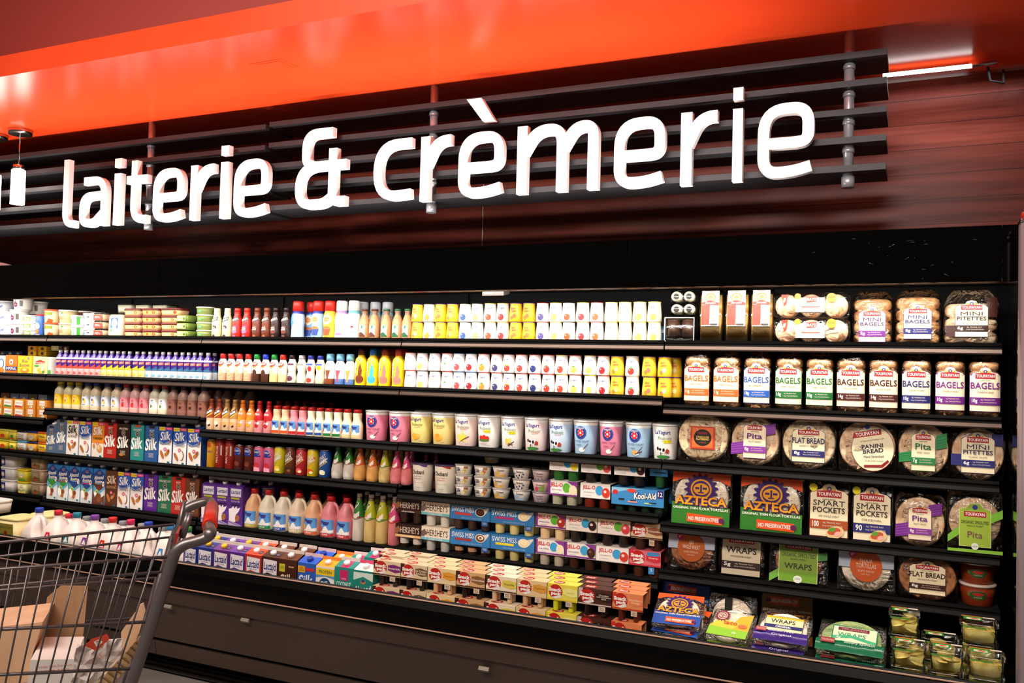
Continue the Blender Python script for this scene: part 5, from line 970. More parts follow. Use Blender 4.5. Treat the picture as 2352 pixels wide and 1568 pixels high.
CT = {'g': ('#546a86', SB('#546a86', big=True), 'slate blue soy milk carton'), 'a': (WH, SB(WH, sub='ALMOND', fruit='almond', sky=None, txc='#2a1c14', tag1='#d0302c'), 'white almond milk carton with black script'),
      'ac': ('#3058a8', SB('', sub='ALMOND\nCOCONUT', fruit='coco', sky=SKY, tag1='#d02c4c'), 'blue and white almond coconut carton'), 'ca': ('#e08a24', [Rc(-.047, 0, .047, .08, '#f0e8dc')]+SB('', sub='CASHEW', fruit='cashew', subcol='#3a2010', tag1='#d02c74'), 'orange cashew milk carton'),
      'r': ('#b8281c', SB('#b8281c', big=True), 'red soy milk carton'), 'd': ('#2c1810', SB('#2c1810', big=True, soy='PROTEIN')+[El(-.01, .03, .018, .008, '#c08038', 10)], 'dark brown protein milk carton'), 't': ('#2b8f8c', SB('#2b8f8c', big=True, soy='COCONUT'), 'teal coconut milk carton'),
      'b': ('#2c5c9c', SB('#2c5c9c', big=True), 'royal blue soy milk carton'), 'ab': ('#3058a8', SB('', sub='ALMOND', fruit='almond', sky=SKY, tag1='#e02c7c'), 'blue and white almond milk carton'),
      'br': ('#5c3018', SB('', sub='ALMOND', fruit='almond', txc='#e8d4b8', subcol='#e0b888'), 'brown chocolate almond carton'), 'p': ('#5a2090', SB('', big=True), 'purple soy milk carton'), 'gr': ('#1c6a4c', SB('', big=True, soy='ORGANIC SOY'), 'green organic soy carton'), 'b2': ('#6a3a20', SB('', big=True), 'brown chocolate soy carton')}
for px, k in ((119, 'g'), (140, 'g'), (166, 'a'), (196, 'ac'), (225, 'ca'), (253, 'r'), (283, 'd'), (315, 't'), (348, 'b'), (380, 'ab'), (413, 'ac'), (446, 'ab')):
    c, sh, nm = CT[k]; R('4', px, 'ct'+k, 'milk_carton', 'carton', nm, silk(k, c, WH, sh, tcol=(None if k not in ('ac', 'ab', 'a') else '#24407c')), d=CW_, hz=.1)
for px, k in ((262, 'gr'), (300, 'b'), (336, 'r'), (374, 'gr'), (412, 'b'), (450, 'b')): R('4', px+6, 'ct'+k if 'ct'+k in PROTO else 'ctb', 'milk_carton', 'carton', 'carton with only top visible', None, d=CW_, y=.13, layer=BK_)
def vlabel(t, c): return [T(t, -.004, .075, .085, .014, c, .03, 0, math.pi/2)]
cn = [(479, '#e0a018', '#3a3a7c', [El(0, .12, .012, .014, '#c8581c', 10), T('VITAMALT', 0, .085, .04, .010, '#4a3a7c', .02)], .0265, .150, 'slim mustard can'), (499, '#9c2416', '', vlabel('MALTALOE', WH)+[Rc(.016, .07, .024, .12, '#c8c0c0')], .0295, .160, 'tall rust red can with vertical lettering'), (521, '#9c2416', '', [], .0295, .160, 'tall rust red can with vertical lettering'),
      (543, '#5a1c10', '', 'nb', .0295, .132, 'dark brown can with blue oval'), (566, '#5a1c10', '', 'nb', .0295, .132, 'dark brown can with blue oval'), (588, '#e0628c', '', 'np', .0295, .132, 'pink can with blue oval'), (611, '#e0628c', '', 'np', .0295, .132, 'pink can with blue oval'),
      (635, '#d8cc1c', '#e8e4a0', 'sk', .0295, .138, 'yellow can with slanted shake lettering'), (660, '#6a3420', '#3a1810', 'sk', .0295, .138, 'brown can with slanted shake lettering'), (685, '#b8242c', '#e0505c', 'sk', .0295, .138, 'red can with slanted shake lettering'), (711, '#e0c41c', '#d8501c', 'sk', .0295, .138, 'yellow can with red slanted band'), (739, '#1c50a0', '#e8e4d0', 'sk', .0295, .138, 'blue can with slanted shake lettering')]
for i, (px, c, c2, sh, Rr, H, nm) in enumerate(cn):
    if sh in ('nb', 'np'): sh = [El(-.002, .098, .023, .018, '#e8e8f4', 16), El(-.002, .098, .0215, .0165, '#22389c', 16), T('NONGO', -.002, .101, .036, .010, WH, .02), Rc(-.018, .078, .022, .085, '#22389c'), El(0, .035, .016, .014, '#c8303c' if c == '#e0628c' else '#7a3420', 12), Pg([(-.02, .0), (.02, .0), (.018, .022), (-.016, .028)], '#f4a0b4' if c == '#e0628c' else '#3c1008')]
    elif sh == 'sk': sh = [Pg([(-.027, .052), (.027, .092), (.027, .10), (-.027, .06)], c2), T('SMART', -.001, .098, .045, .018, WH, .04, .1, .55), T('SHAKE', .002, .078, .045, .018, WH, .04, .1, .55), Pg([(-.027, .04), (.027, .078), (.027, .082), (-.027, .044)], '#e8c860'), El(0, .028, .018, .012, c2 if c2 != '#e8e4a0' else '#e8c81c', 12), El(.008, .022, .010, .007, '#e8e0a0' if c != '#6a3420' else '#8a5030', 10)]
    R('4', px, 'cn%s%s' % (c, c2), 'drink_can', 'can', nm, can(H, Rr, c, sh), d=Rr*2)
    if i > 2:
        for j in (1, 2): R('4', px+6*j, 'cn%s%s' % (c, c2), 'drink_can', 'can', 'drink can showing its silver top', None, d=Rr*2, y=.02+.062*j, layer=['', 'in second row', 'in third row'][j])
PGL = [(0, .80), (.03, .93), (.12, 1), (.28, .98), (.42, .80), (.60, .56), (.78, .36), (.88, .32), (.93, .32)]
PGS = [(0, .9), (.03, 1), (.5, 1), (.58, .92), (.72, .66), (.86, .42), (.93, .40)]
def glassb(liq, lc, lc2, H, Rr, P, f0):
    return bottle(H, Rr, P, [(f0-.02, liq), (f0, lc2), (.86, lc), (9, '#6a5c4c')], '#cfc8c0', [Pg([(-.02, H*f0), (.02, H*(f0+.12)), (.02, H*(f0+.02)), (.0, H*(f0-.03))], '#ece6e0'), Pg([(-.012, H*(f0+.22)), (.014, H*(f0+.30)), (.014, H*(f0+.26)), (-.016, H*(f0+.14))], '#e0dcd4'), El(.0, H*.79, .0045, .007, '#14100c', 8), El(.001, H*.815, .005, .003, '#e8d828', 8), El(-.008, H*(f0+.04), .006, .006, '#e8e0c8' if lc == '#2c7a2c' else '#e88a30', 8), Pg([(-.03, H*(f0-.005)), (0, H*(f0-.045)), (.03, H*(f0-.005)), (.03, H*(f0-.02)), (0, H*(f0-.06)), (-.03, H*(f0-.02))], lc2)], capr=Rr*.42)
gb = {'g': ('#d8d0c4', '#2c7a2c', '#8a4a30', 'green labelled white'), 'o': ('#e4a85c', '#d06a24', '#e0401c', 'orange labelled'), 'y': ('#d8bc78', '#b0b41c', '#4a8a2c', 'yellow-green labelled'), 'p': ('#dc7c80', '#cf4478', '#c82434', 'pink labelled')}
for px, k in ((767, 'g'), (794, 'g'), (819, 'o'), (848, 'o'), (876, 'y'), (903, 'p'), (928, 'p')):
    liq, lc, l2, nm = gb[k]; R('4', px, 'gb'+k, 'glass_drink_bottle', 'bottle', nm+' pear-shaped glass bottle', glassb(liq, lc, l2, .180, .0305, PGL, .46), d=.061)
for px, k in ((790, 'g'), (812, 'y'), (836, 'y'), (862, 'o'), (888, 'y'), (912, 'y'), (938, 'p')): R('4', px, 'gb'+k, 'glass_drink_bottle', 'bottle', 'pear-shaped glass bottle', None, d=.061, y=.085, layer=BK_)
for px, y in ((972, .15), (992, .15)): R('4b', px, 'gbp', 'glass_drink_bottle', 'bottle', 'pink glass bottle behind the white tubs', None, d=.061, y=y)
# small cups section
def chob(lidc, c): return cup(.132, .046, .0525, '#efe8d8', '#4a3a5c', [T('Chobani', -.002, .092, .072, .020, '#1c2420', .02), T('Greek Yogurt', 0, .072, .05, .006, lidc, 0), T('Plain', 0, .062, .04, .005, lidc, 0), T('only natural ingredients', .0, .045, .06, .004, '#8a8478', 0), T('32 OZ', 0, .022, .03, .004, '#8a8478', 0), Pg([(.0, .130), (.05, .130), (.048, .116), (.03, .118), (.01, .124)], lidc)], .006, over=1.04)
R('4b', 956, 'ch1', 'yogurt_tub', 'yogurt', 'tall cream yogurt tub with purple foil', chob('#5a3a9c', 0), d=.105); R('4b', 1011, 'ch2', 'yogurt_tub', 'yogurt', 'tall cream yogurt tub with red foil', chob('#b83020', 0), d=.105)
for j, px in ((1, 1040),): R('4b', px, 'ch%d' % (j+1), 'yogurt_tub', 'yogurt', 'tall cream yogurt tub', None, d=.105, y=.14, layer=BK_)
def sil(c): return cup(.0465, .033, .0395, '#e9e4dc', '#c8c4c0', [Rc(-.04, .002, .04, .010, '#3a4a6a') if False else T('Silk', -.012, .026, .030, .018, '#2a2a4c', .02, .15), Pg([(.006, .008), (.018, .030), (.034, .022), (.02, .006)], c), El(.014, .014, .009, .007, '#e8d8a0', 8), Rc(.018, .030, .038, .040, '#b07a4c'), T('DAIRY FREE', -.010, .009, .026, .004, '#2a2a4c', 0)], .003)
def chc(c, dots, t='Chobani', flip=False): return (lambda sh: cup(.0475, .030, .0405, '#e8e2da', '#b8b4b0', sh, .003))([T(t, .004, .032, .036, .009, '#1c2420', .02)]+([El(x, y, .0045, .0045, c, 8) for x, y in ((-.025, .024), (-.012, .014), (.004, .018), (.018, .010), (.024, .022), (-.004, .006))] if dots else [Pg([(-.034, .004), (.030, .004), (.034, .016), (0, .012), (-.036, .022)], c), El(-.01, .022, .012, .006, c, 8)]))
LV = ['lowest of stack', 'middle of stack', 'top of stack']
for i in range(3):
    R('4b', 1056, 'si1', 'yogurt_cup', 'yogurt', 'white cup with tan corner and vanilla flower', sil('#d8b868'), d=.084, dz=i*.047, layer=LV[i])
    R('4b', 1100, 'si2', 'yogurt_cup', 'yogurt', 'white cup with orange peach picture', sil('#e07a1c'), d=.084, dz=i*.047, layer=LV[i])
    R('4b', 1143, 'cb1', 'yogurt_cup', 'yogurt', 'cream yogurt cup with yellow wave', chc('#e8b858', 0), d=.084, dz=i*.048, layer=LV[i], rz=[.1, -.1, .2][i])
    R('4b', 1190, 'cb2' if i else 'cb2b', 'yogurt_cup', 'yogurt', 'cream yogurt cup with '+('dark blue dots' if i else 'pale blue wave'), chc('#2c3060', 1) if i else chc('#a8c4e4', 0), d=.084, dz=i*.048, layer=LV[i])
    R('4b', 1235, 'cb3' if i != 1 else 'cb3b', 'yogurt_cup', 'yogurt', 'mauve tinted yogurt cup' if i != 1 else 'yogurt cup with pink and green fruit', (lambda q: cup(.0475, .031, .040, '#c8b0b8' if q != 1 else '#e8c8c8', '#8a8488', [T('Chobani', .006, .030, .036, .008, '#1c2420', .01), T('Coconut', .006, .020, .034, .007, '#1c2420', .01)]+([El(x, y, .003, .003, '#5a4a7c', 6) for x, y in ((-.025, .02), (-.018, .008), (.0, .008), (.02, .008), (-.02, .034))] if q != 1 else [El(-.01, .012, .012, .009, '#d84a6c', 10), Pg([(.0, .004), (.03, .004), (.03, .036), (.012, .02)], '#8ab04c')]), .003))(i), d=.084, dz=i*.048, layer=LV[i])
R('4b', 1121, 'cb1', 'yogurt_cup', 'yogurt', 'cream yogurt cup with yellow wave', None, d=.084, dz=.145, y=.12, layer='high up behind')
for px in (1165, 1210, 1255): R('4b', px, 'cb2b', 'yogurt_cup', 'yogurt', 'cream yogurt cup', None, d=.084, y=.12, dz=.096, layer=BK_)
JW = .132
def jello(side, circ, fr, cups, sub): return pack(JW, .13, .106, '#efe8e4', 2, cups, A_jello(JW, .106*.42, .106, side, circ, fr, sub), cut=.58)
BL, GN = '#3aa0d8', '#5cae34'
R('4b', 1292, 'j1', 'gelatin_pack', 'gelatin', 'purple-edged white pudding cup pack with green circle', jello('p', GN, '#e8dcb0', '#cfd0b0', 'tapioca pudding'), d=.13, y=.015)
R('4b', 1367, 'j2', 'gelatin_pack', 'gelatin', 'white gelatin pack with blue circle and strawberry', jello('w', BL, '#d0382c', '#8a2a18', 'strawberry'), d=.13, y=.015)
R('4b', 1295, 'j3', 'gelatin_pack', 'gelatin', 'white gelatin pack with yellow lemon, green cups', jello('w', BL, '#e8d42c', '#1c6a24', 'lemon-lime'), d=.13, dz=.107, y=.015)
R('4b', 1369, 'j4', 'gelatin_pack', 'gelatin', 'white gelatin pack with green circle, black cups', jello('w', GN, '#d84a48', '#14100e', 'raspberry'), d=.13, dz=.107, y=.015)
R('4b', 1446, 'j5', 'gelatin_pack', 'gelatin', 'white gelatin pack with dark cherry, black cups', jello('w', BL, '#3a0c18', '#1c1210', 'black cherry'), d=.13, dz=.107, y=.015)
KW = .222
R('4b', 1464, 'ka', 'gelatin_pack', 'gelatin', 'wide blue twelve-pack of gelatin cups', pack(KW, .13, .100, '#3c8ccc', 4, '#1c3a24', [Rc(-KW/2, .03, KW/2, .1, '#3c8ccc'), Pg([(-KW/2, .1), (-KW/2, .075), (-.04, .092), (.03, .1)], '#8ac8e8'), El(-.095, .080, .012, .010, '#cf2a2c', 10), El(-.025, .09, .02, .008, '#e0402c', 10), T('Kool-Aid', .032, .072, .095, .028, '#1c2460', .12, .1, .05), T('Kool-Aid', .032, .072, .092, .026, WH, .03, .1, .05), Rc(.084, .068, .108, .098, '#3c2470'), T('12', .096, .083, .018, .018, '#f0e8e0'), Rc(-.04, .042, .0, .048, '#e8a0a0'), Rc(.03, .040, .06, .046, '#a8e0a0'), Rc(-.08, .05, -.055, .056, BK), Rc(-.03, .048, -.005, .052, BK), Rc(.05, .044, .08, .048, BK)], cut=.68), d=.13, y=.012)
R('4b', 1513, 'kb', 'gelatin_pack', 'gelatin', 'small blue pack with green cups at shelf end', pack(.075, .10, .08, '#3c8ccc', 1, '#1c5a24', [Rc(-.02, .06, .03, .064, BK)], cut=.4), d=.1, dz=.107, y=.03)
R('1', 1522, 'kc', 'gelatin_pack', 'gelatin', 'blue pack peeking out behind the last yogurt cups', pack(.06, .10, .07, '#2c6cb0', 1, '#1c5a24', [Rc(-.03, .02, .03, .045, '#1c4a90'), T('Aid', 0, .052, .03, .02, WH)], cut=.9), d=.1, y=.09)
# tortillas, pockets
def flatpack(w, H, th, shapes, bread, Rr=None, seed=0, bg=None, off=None):
    def b(r):
        if bread:
            q = Rr or w*.45; o = MB().loft([(-th*.4, q*.97, min(q, H/2)*.97, 2), (-th*.3, q, min(q, H/2), 2), (th*.3, q, min(q, H/2), 2), (th*.4, q*.97, min(q, H/2)*.97, 2)], bread, 32, fn=lambda a, c, z: (a, z, c)).obj('tortilla_stack', r); o.location = (0, 0, H*.505)
        MB().loft([(0, w*.49, th*.25, 5), (.01, w*.5, th*.5, 5), (H*.5, w*.505, th*.6, 5), (H*.88, w*.5, th*.45, 5), (H, w*.49, th*.12, 5)], FILM, 44, fn=jag(seed+31, .0018)).obj('plastic_bag', r)
        m = MB(); art(m, shapes, planar(-th*.62), None, 0, .00018); m.obj('label', r)
    return b
def sun(cx, cy, R0, c='#3a1a64', g='#e09a1c'):
    s = [Pg([(cx+R0*(1.0 if k % 4 in (0, 1) else .82)*math.cos(2*math.pi*(k+.5)/64), cy+R0*.92*(1.0 if k % 4 in (0, 1) else .82)*math.sin(2*math.pi*(k+.5)/64)) for k in range(64)], c), El(cx, cy, R0*.62, R0*.58, g, 24), El(cx, cy, R0*.52, R0*.48, c, 24), El(cx, cy, R0*.46, R0*.34, g, 20),
         Rc(cx-R0*.34, cy-R0*.02, cx-R0*.1, cy+R0*.10, c), Rc(cx+R0*.1, cy-R0*.02, cx+R0*.34, cy+R0*.10, c), Rc(cx-R0*.05, cy-R0*.16, cx+R0*.05, cy+R0*.24, c), Rc(cx-R0*.16, cy-R0*.24, cx+R0*.16, cy-R0*.17, c)]
    return s
def azteca(w, H, low='#2f7a24', top='#cf4a14'):
    h = w/2; return [Pg([(-h*.98, H*.98), (h*.98, H*.98), (h*.98, H*.76), (h*.6, H*.86), (-h*.6, H*.86), (-h*.98, H*.78)], top), Pg([(-h*.98, 0), (h*.98, 0), (h*.98, H*.36), (h*.4, H*.33), (-h*.3, H*.36), (-h*.98, H*.42)], low)]+sun(0, H*.68, h*.58)+[T('AZTECA', .002, H*.455, h*1.82, H*.19, '#3a1a50', .11), T('AZTECA', 0, H*.46, h*1.76, H*.17, '#efa01c', .03), T('ORIGINAL THIN FLOUR TORTILLAS', 0, H*.315, h*1.86, H*.045, WH, .02),
        Pg([(-h*.45, H*.06), (h*.75, H*.04), (h*.75, H*.19), (-h*.45, H*.22)], '#e0501c'), T('NO PRESERVATIVES', h*.12, H*.125, h*1.02, H*.075, WH, .02), El(h*.72, H*.12, h*.1, H*.05, '#5a1c50', 10)]
R('4R', 1608, 'az', 'tortilla_bag', 'tortillas', 'large tortilla bag with purple sun emblem', flatpack(.238, .215, .03, azteca(.236, .212), TORT, seed=1), d=.04, y=.01, tilt=-.09, hz=.1)
R('4R', 1770, 'az', 'tortilla_bag', 'tortillas', 'large tortilla bag with purple sun emblem', None, d=.04, y=.016, tilt=-.07, hz=.1)
def pocket(c, num, sub): 
    w, H = .145, .205; h = w/2*.92
    return [x for x in A_touf(h*2, .006, .195, 'SMART|POCKETS', '#2a2420', c, sub, num, tw=.85)]+[El(h*.35, .022, h*.5, .022, '#e8c890', 14, .3), El(h*.30, .026, h*.36, .013, '#c8502c', 12, .3), El(h*.2, .032, h*.2, .008, '#5a9a34', 10, .3), El(h*.5, .018, h*.2, .009, '#f0b0a0', 10, .3), El(-h*.85, .185, .015, .015, '#e8d81c', 14)]
R('4R', 1903, 'sp1', 'pocket_bread_bag', 'bread', 'flat bag of pocket breads with rust brown band', flatpack(.148, .208, .03, pocket('#a84a20', '100', '100% WHOLE WHEAT'), BREAD, .068, seed=2), d=.04, y=.012, tilt=-.1, hz=.1)
R('4R', 2005, 'sp2', 'pocket_bread_bag', 'bread', 'flat bag of pocket breads with navy band', flatpack(.150, .212, .03, pocket('#26286c', '90', 'ORIGINAL'), BREAD, .070, seed=3), d=.04, y=.008, tilt=-.1, hz=.1)
R('4R', 2112, 'rdp2', 'bread_pack', 'bread', 'tilted round pitas with purple banded label', rounds(.088, 4, BREAD, ribs(-.088, -.03, .03, .075, '#7a2c96', '#9a58b0')+ribs(.03, .078, .11, .15, '#7a2c96', '#9a58b0')+A_touf(.080, .026, .13, 'Pita', '#6a2486', '#8a3aa0', 'MULTI GRAIN', '8g', tw=.7), seed=12, topc='#6a2486'), d=.086, y=.008, tilt=-.05, hz=.1)
R('4R', 2237, 'org', 'bread_pack', 'bread', 'pita bag with lime green organic label', flatpack(.180, .212, .06, [Pg([(-.089, .055), (-.05, .09), (-.05, .06), (-.089, .03)], '#7ab838'), Pg([(.05, .135), (.089, .155), (.089, .125), (.05, .105)], '#7ab838'), Pg([(-.089, .0), (.089, .0), (.089, .012), (-.089, .010)], '#8ac040'), Pg([(-.052, .02), (.052, .02), (.052, .15), (.03, .155), (.016, .172), (-.016, .172), (-.03, .155), (-.052, .15)], '#d8e8a0'), Pg([(-.050, .022), (.050, .022), (.050, .148), (.028, .153), (.015, .169), (-.015, .169), (-.028, .153), (-.050, .148)], '#9cb83c'), El(0, .157, .009, .009, '#2a3f9a', 12), Rc(-.036, .124, .036, .142, '#a81c26'), T('TOUFAYAN', 0, .133, .064, .011, WH), T('ORGANIC SPROUTED', 0, .105, .090, .011, '#2c3418', .01), T('WHOLE WHEAT', 0, .092, .055, .006, '#2c3418', 0), T('Pita', 0, .062, .048, .022, '#7a3a5c', 0), El(0, .022, .012, .012, '#e8ece0', 14), T('USDA', 0, .022, .016, .006, '#2c5a30', 0)], BREAD, .085, seed=4), d=.06, y=.0, tilt=-.08, hz=.1)
# ---------------------------------------------------------------- FIFTH SHELF
for lv in range(3):
    R('5L', 14, 'w0', 'spread_tub', 'tub', 'square translucent white tub with blue label', rtub(.135 if lv else .135, .11, .072, '#dcd8d8', '#ece8e4', [Rc(-.055, .006, -.01, .056, '#2c3f8c'), El(-.034, .03, .016, .014, '#e8b8a0', 12), El(-.034, .03, .010, .008, '#f2ece8', 10)], .010, 5, .88), d=.11, dz=lv*.074, layer=LV[lv])
    R('5L', 82, 'w1', 'spread_tub', 'tub', 'taupe tub with farm picture label', rtub(.118, .11, .074, '#a88c74', '#c0a48c', [Rc(-.044, .008, .03, .060, '#8a7a5c'), Rc(-.044, .008, .03, .026, '#4a5a24'), T('Country\nCrock', -.007, .046, .055, .02, '#d8c8a8', 0), Pg([(-.014, .018), (.0, .018), (.0, .03), (-.007, .035), (-.014, .03)], '#8a2c20'), Rc(-.03, .010, .02, .018, '#a84a24')], .010, 5, .9), d=.11, dz=lv*.076, layer=LV[lv])
for lv in range(2): R('5L', 48, 'w2%d' % lv, 'spread_tub', 'tub', 'yellow lidded tub with '+['white flower print', 'green band'][lv], rtub(.095, .10, .070, ['#e0dc9c', '#d8cc3c'][lv], '#e8cc1c', [El(0, .035, .016, .014, WH if lv else '#e8e4c0', 12), Rc(-.04, .002, .04, .014, '#5c9a34' if lv else '#d8d060'), T('margarine', 0, .035, .024, .007, '#2c3a80', 0)], .010, 5, .88), d=.1, dz=lv*.072)
bz = {'e1': ('#3a9c3c', None, 0, 'green lower band'), 'e2': ('#3a9c3c', '#d03a7c', 0, 'pink strip over green'), 'e3': ('#24489c', None, 0, 'navy lower band'), 'e4': ('#24489c', '#d03a7c', 0, 'pink strip over navy'), 'e5': ('#5a2c1c', None, 1, 'brown chocolate splash')}
for px, k in ((121, 'e1'), (144, 'e2'), (171, 'e3'), (199, 'e4'), (228, 'e5')):
    a = bz[k]; R('5Z', px, 'ct'+k, 'milk_carton', 'carton', 'bright blue almond milk carton with '+a[3], carton(.0945, .238, '#2c78bc', WH, A_breeze(.0917, .203, a[0], a[1], a[2]), tcol='#2a80c4', fin='#4a9ad0'), d=.0945, hz=.1)
for px, k in ((256, 'br'), (284, 'ac'), (314, 'ab'), (346, 'p'), (378, 'gr'), (409, 'r'), (441, 'b2')):
    c, sh, nm = CT[k]; c = {'p': '#5a2090', 'gr': '#1c6a4c', 'b2': '#6a3a20', 'br': '#5c3018'}.get(k, c)
    if k in ('p', 'gr', 'b2'): sh = [Rc(-CW_*.485, 0, CW_*.485, hb_, c)]+sh
    R('5Z', px, 'ct'+k, 'milk_carton', 'carton', nm, silk(k, c, WH, sh, tcol=None if k not in ('ac', 'ab') else '#24407c'), d=CW_, hz=.1)
for px, k in ((150, 'ctgr'), (180, 'cte2'), (210, 'ctb'), (240, 'cte4'), (270, 'ctbr'), (330, 'ctr'), (362, 'ctb'), (394, 'ctp'), (426, 'ctgr'), (456, 'ctr')): R('5Z', px+8, k, 'milk_carton', 'carton', 'carton with only top visible', None, d=CW_, y=.13, layer=BK_)
def lact(): return carton(.098, .236, '#5a2c8c', WH, A_lact_tall(.095, .201), tcol='#4a2478', fin='#d8d4d0')
for px in (479, 509, 542): R('5', px, 'lt', 'milk_carton', 'carton', 'purple milk carton with cookie and milk splash', lact(), d=.098, hz=.1)
for px in (512, 545, 580, 615): R('5', px, 'lt', 'milk_carton', 'carton', 'purple milk carton', None, d=.098, y=.13, layer=BK_)
def jug(H, Rr, body, cap, shapes, sq=3.0, capr=.019, caph=.018, hpos=1, topf=.60, lowbody=None, hn=10, art_mode='front', depth=None, side=0, q_=1):
    # rounded jug with a real handle loop at one side of the shoulder
    Rd = depth or Rr
    def b(r):
        zt = H-caph
        S_ = [(0, Rr*.92, Rd*.92, sq), (.008, Rr, Rd, sq), (H*topf*.93, Rr, Rd, sq), (H*topf, Rr*.97, Rd*.97, sq), (H*(topf+.12*q_), Rr*.80, Rd*.82, (2.6 if sq < 4 else 4.5)), (H*(topf+.22*q_), Rr*.52, Rd*.56, (2.2 if sq < 4 else 3)), (H*(topf+.28*q_), capr*1.15, capr*1.15, 2), (zt-.012, capr*.95, capr*.95, 2), (zt, capr*.95, capr*.95, 2)]
        def fn(x, y, z):      # scoop the body where the handle bows out
            t = (z-H*(topf-.12))/(H*.34*q_)
            if 0 < t < 1 and x > 0: x -= x*.34*math.sin(math.pi*t)
            return x, y, z
        S2 = []
        for a, c in zip(S_, S_[1:]):
            S2.append(a); n = max(1, int((c[0]-a[0])/.015))
            for k in range(1, n): S2.append(tuple(a[i]+(c[i]-a[i])*k/n for i in range(4)))
        S2.append(S_[-1])
        MB().loft(S2, mk(body), 26, fn=fn).obj('body', r)
        MB().tube(fillet([(capr*.6, 0, H*(topf+.27*q_), 0), (Rr*.62, 0, H*(topf+.25*q_), .02), (Rr*.93, 0, H*(topf+.12*q_), .04), (Rr*.99, 0, H*(topf-.02), .03), (Rr*.86, 0, H*(topf-.12), 0)], 5), Rr*.16, mk(body), 10).obj('handle', r)
        MB().loft([(zt-.006, capr*1.08, capr*1.08, 2), (H-.002, capr*1.06, capr*1.06, 2), (H, capr*.98, capr*.98, 2)], mk(cap), 20).obj('cap', r)
        if shapes:
            f0 = front(S_); lab(r, shapes, (lambda u, v, off: (f0(u, v, off)[1], -u, v)) if side else f0, .01)
    return b
pj = [(569, '#e8b88c', '#c8b81c', 'VANILLE', 'y', 'tan', 'yellow'), (603, '#ece4cc', '#1f8a34', 'NATURE', None, 'white', 'green'), (638, '#e8e0cc', '#1f4a9c', 'SUCRE', None, 'white', 'blue'), (673, '#ead8bc', '#e0d098', 'VANILLE', '#f0d060', 'cream', 'cream'), (709, '#eab48c', '#e8601c', 'ORANGE', '#f0a02c', 'peach', 'orange'), (747, '#e48a94', '#d0241c', 'FRAISE', '#d83c2c', 'pink', 'red'), (785, '#e48a94', '#d0241c', 'FRAISE', '', 'pink', 'red')]
for px, c, st, wd, fr, nm, sn in pj:
    R('5', px, 'pj'+c+st+str(fr), 'yogurt_jug', 'jug', 'large '+nm+' handled yogurt jug with '+sn+' stripe', jug(.198, .0455, c, '#bc1c18', [q for q in A_piggy(.078, .008, .088, st, wd, fr if fr and fr != 'y' else None)], sq=2.6, capr=.0185, topf=.56), d=.09, hz=.08)
for px, c in ((600, 1), (634, 2), (668, 2), (704, 3), (740, 4), (778, 5)): R('5', px+4, 'pj'+pj[c][1]+pj[c][2]+str(pj[c][4]), 'yogurt_jug', 'jug', 'red capped yogurt jug', None, d=.09, y=.115, layer=BK_)
for px, k in ((815, 'g'), (843, 'y'), (870, 'y'), (899, 'p')):
    liq, lc, l2, nm = gb[k]; R('5', px, 'gs'+k, 'glass_drink_bottle', 'bottle', 'tall straight glass bottle, '+nm, glassb(liq, lc, l2, .228, .0315, PGS, .52), d=.063, hz=.1)
for px, k in ((832, 'g'), (858, 'y'), (886, 'y'), (912, 'y')): R('5', px, 'gs'+k, 'glass_drink_bottle', 'bottle', 'tall straight glass bottle', None, d=.063, y=.09, layer=BK_)
# pudding packs, two tiers
PH = .112
def hersh(w, c, tc, low, cups): return pack(w, .12, PH, c, 2, cups, [Rc(-w/2, PH*.46, w/2, PH, c), T("HERSHEY'S", w*.06, PH*.76, w*.74, PH*.26, tc, .01), Rc(-w/2, PH*.46, w/2, PH*.56, low), Pg([(-w/2, PH*.8), (-w*.38, PH*.9), (-w*.30, PH*.72), (-w*.42, PH*.58), (-w/2, PH*.6)], '#8a5a3c' if c == '#2c1610' else '#6a5a54'), T('chocolate' if c == '#2c1610' else "COOKIES 'N' CREME", -.0, PH*.51, w*.5, PH*.07, WH, 0)], cut=.54)
def swiss(w, sw, bar, cups): return pack(w, .12, PH, '#2c78b8', 3, cups, [Rc(-w/2, PH*.42, w/2, PH, '#2c78b8'), T('SWISS MISS', -w*.18, PH*.82, w*.56, PH*.19, WH, .04), Rc(-w*.38, PH*.60, w*.04, PH*.69, bar), Pg([(w*.22, PH*.84), (w*.46, PH*.96), (w*.48, PH*.92), (w*.38, PH*.68)], '#d8d4d0'), El(w*.26, PH*.76, w*.125, PH*.17, '#f0e8d8', 16), El(w*.26, PH*.76, w*.11, PH*.145, sw, 16), El(w*.27, PH*.78, w*.07, PH*.08, '#f6e8c8' if sw != '#3c1c14' else '#5a2c20', 12), El(w*.265, PH*.775, w*.035, PH*.04, sw, 10), T('NO HIGH FRUCTOSE', w*.05, PH*.50, w*.5, PH*.05, '#a8c8e8', 0), Rc(w*.30, PH*.24, w*.46, PH*.42, '#24589c'), T('MADE\nWITH', w*.38, PH*.34, w*.09, PH*.09, '#d8e4f0', 0)], cut=.58)
w_ = lambda a, b: Xat(b, .02, EYE-.75)-Xat(a, .02, EYE-.75)-.003
VAN = '#e4d48c'
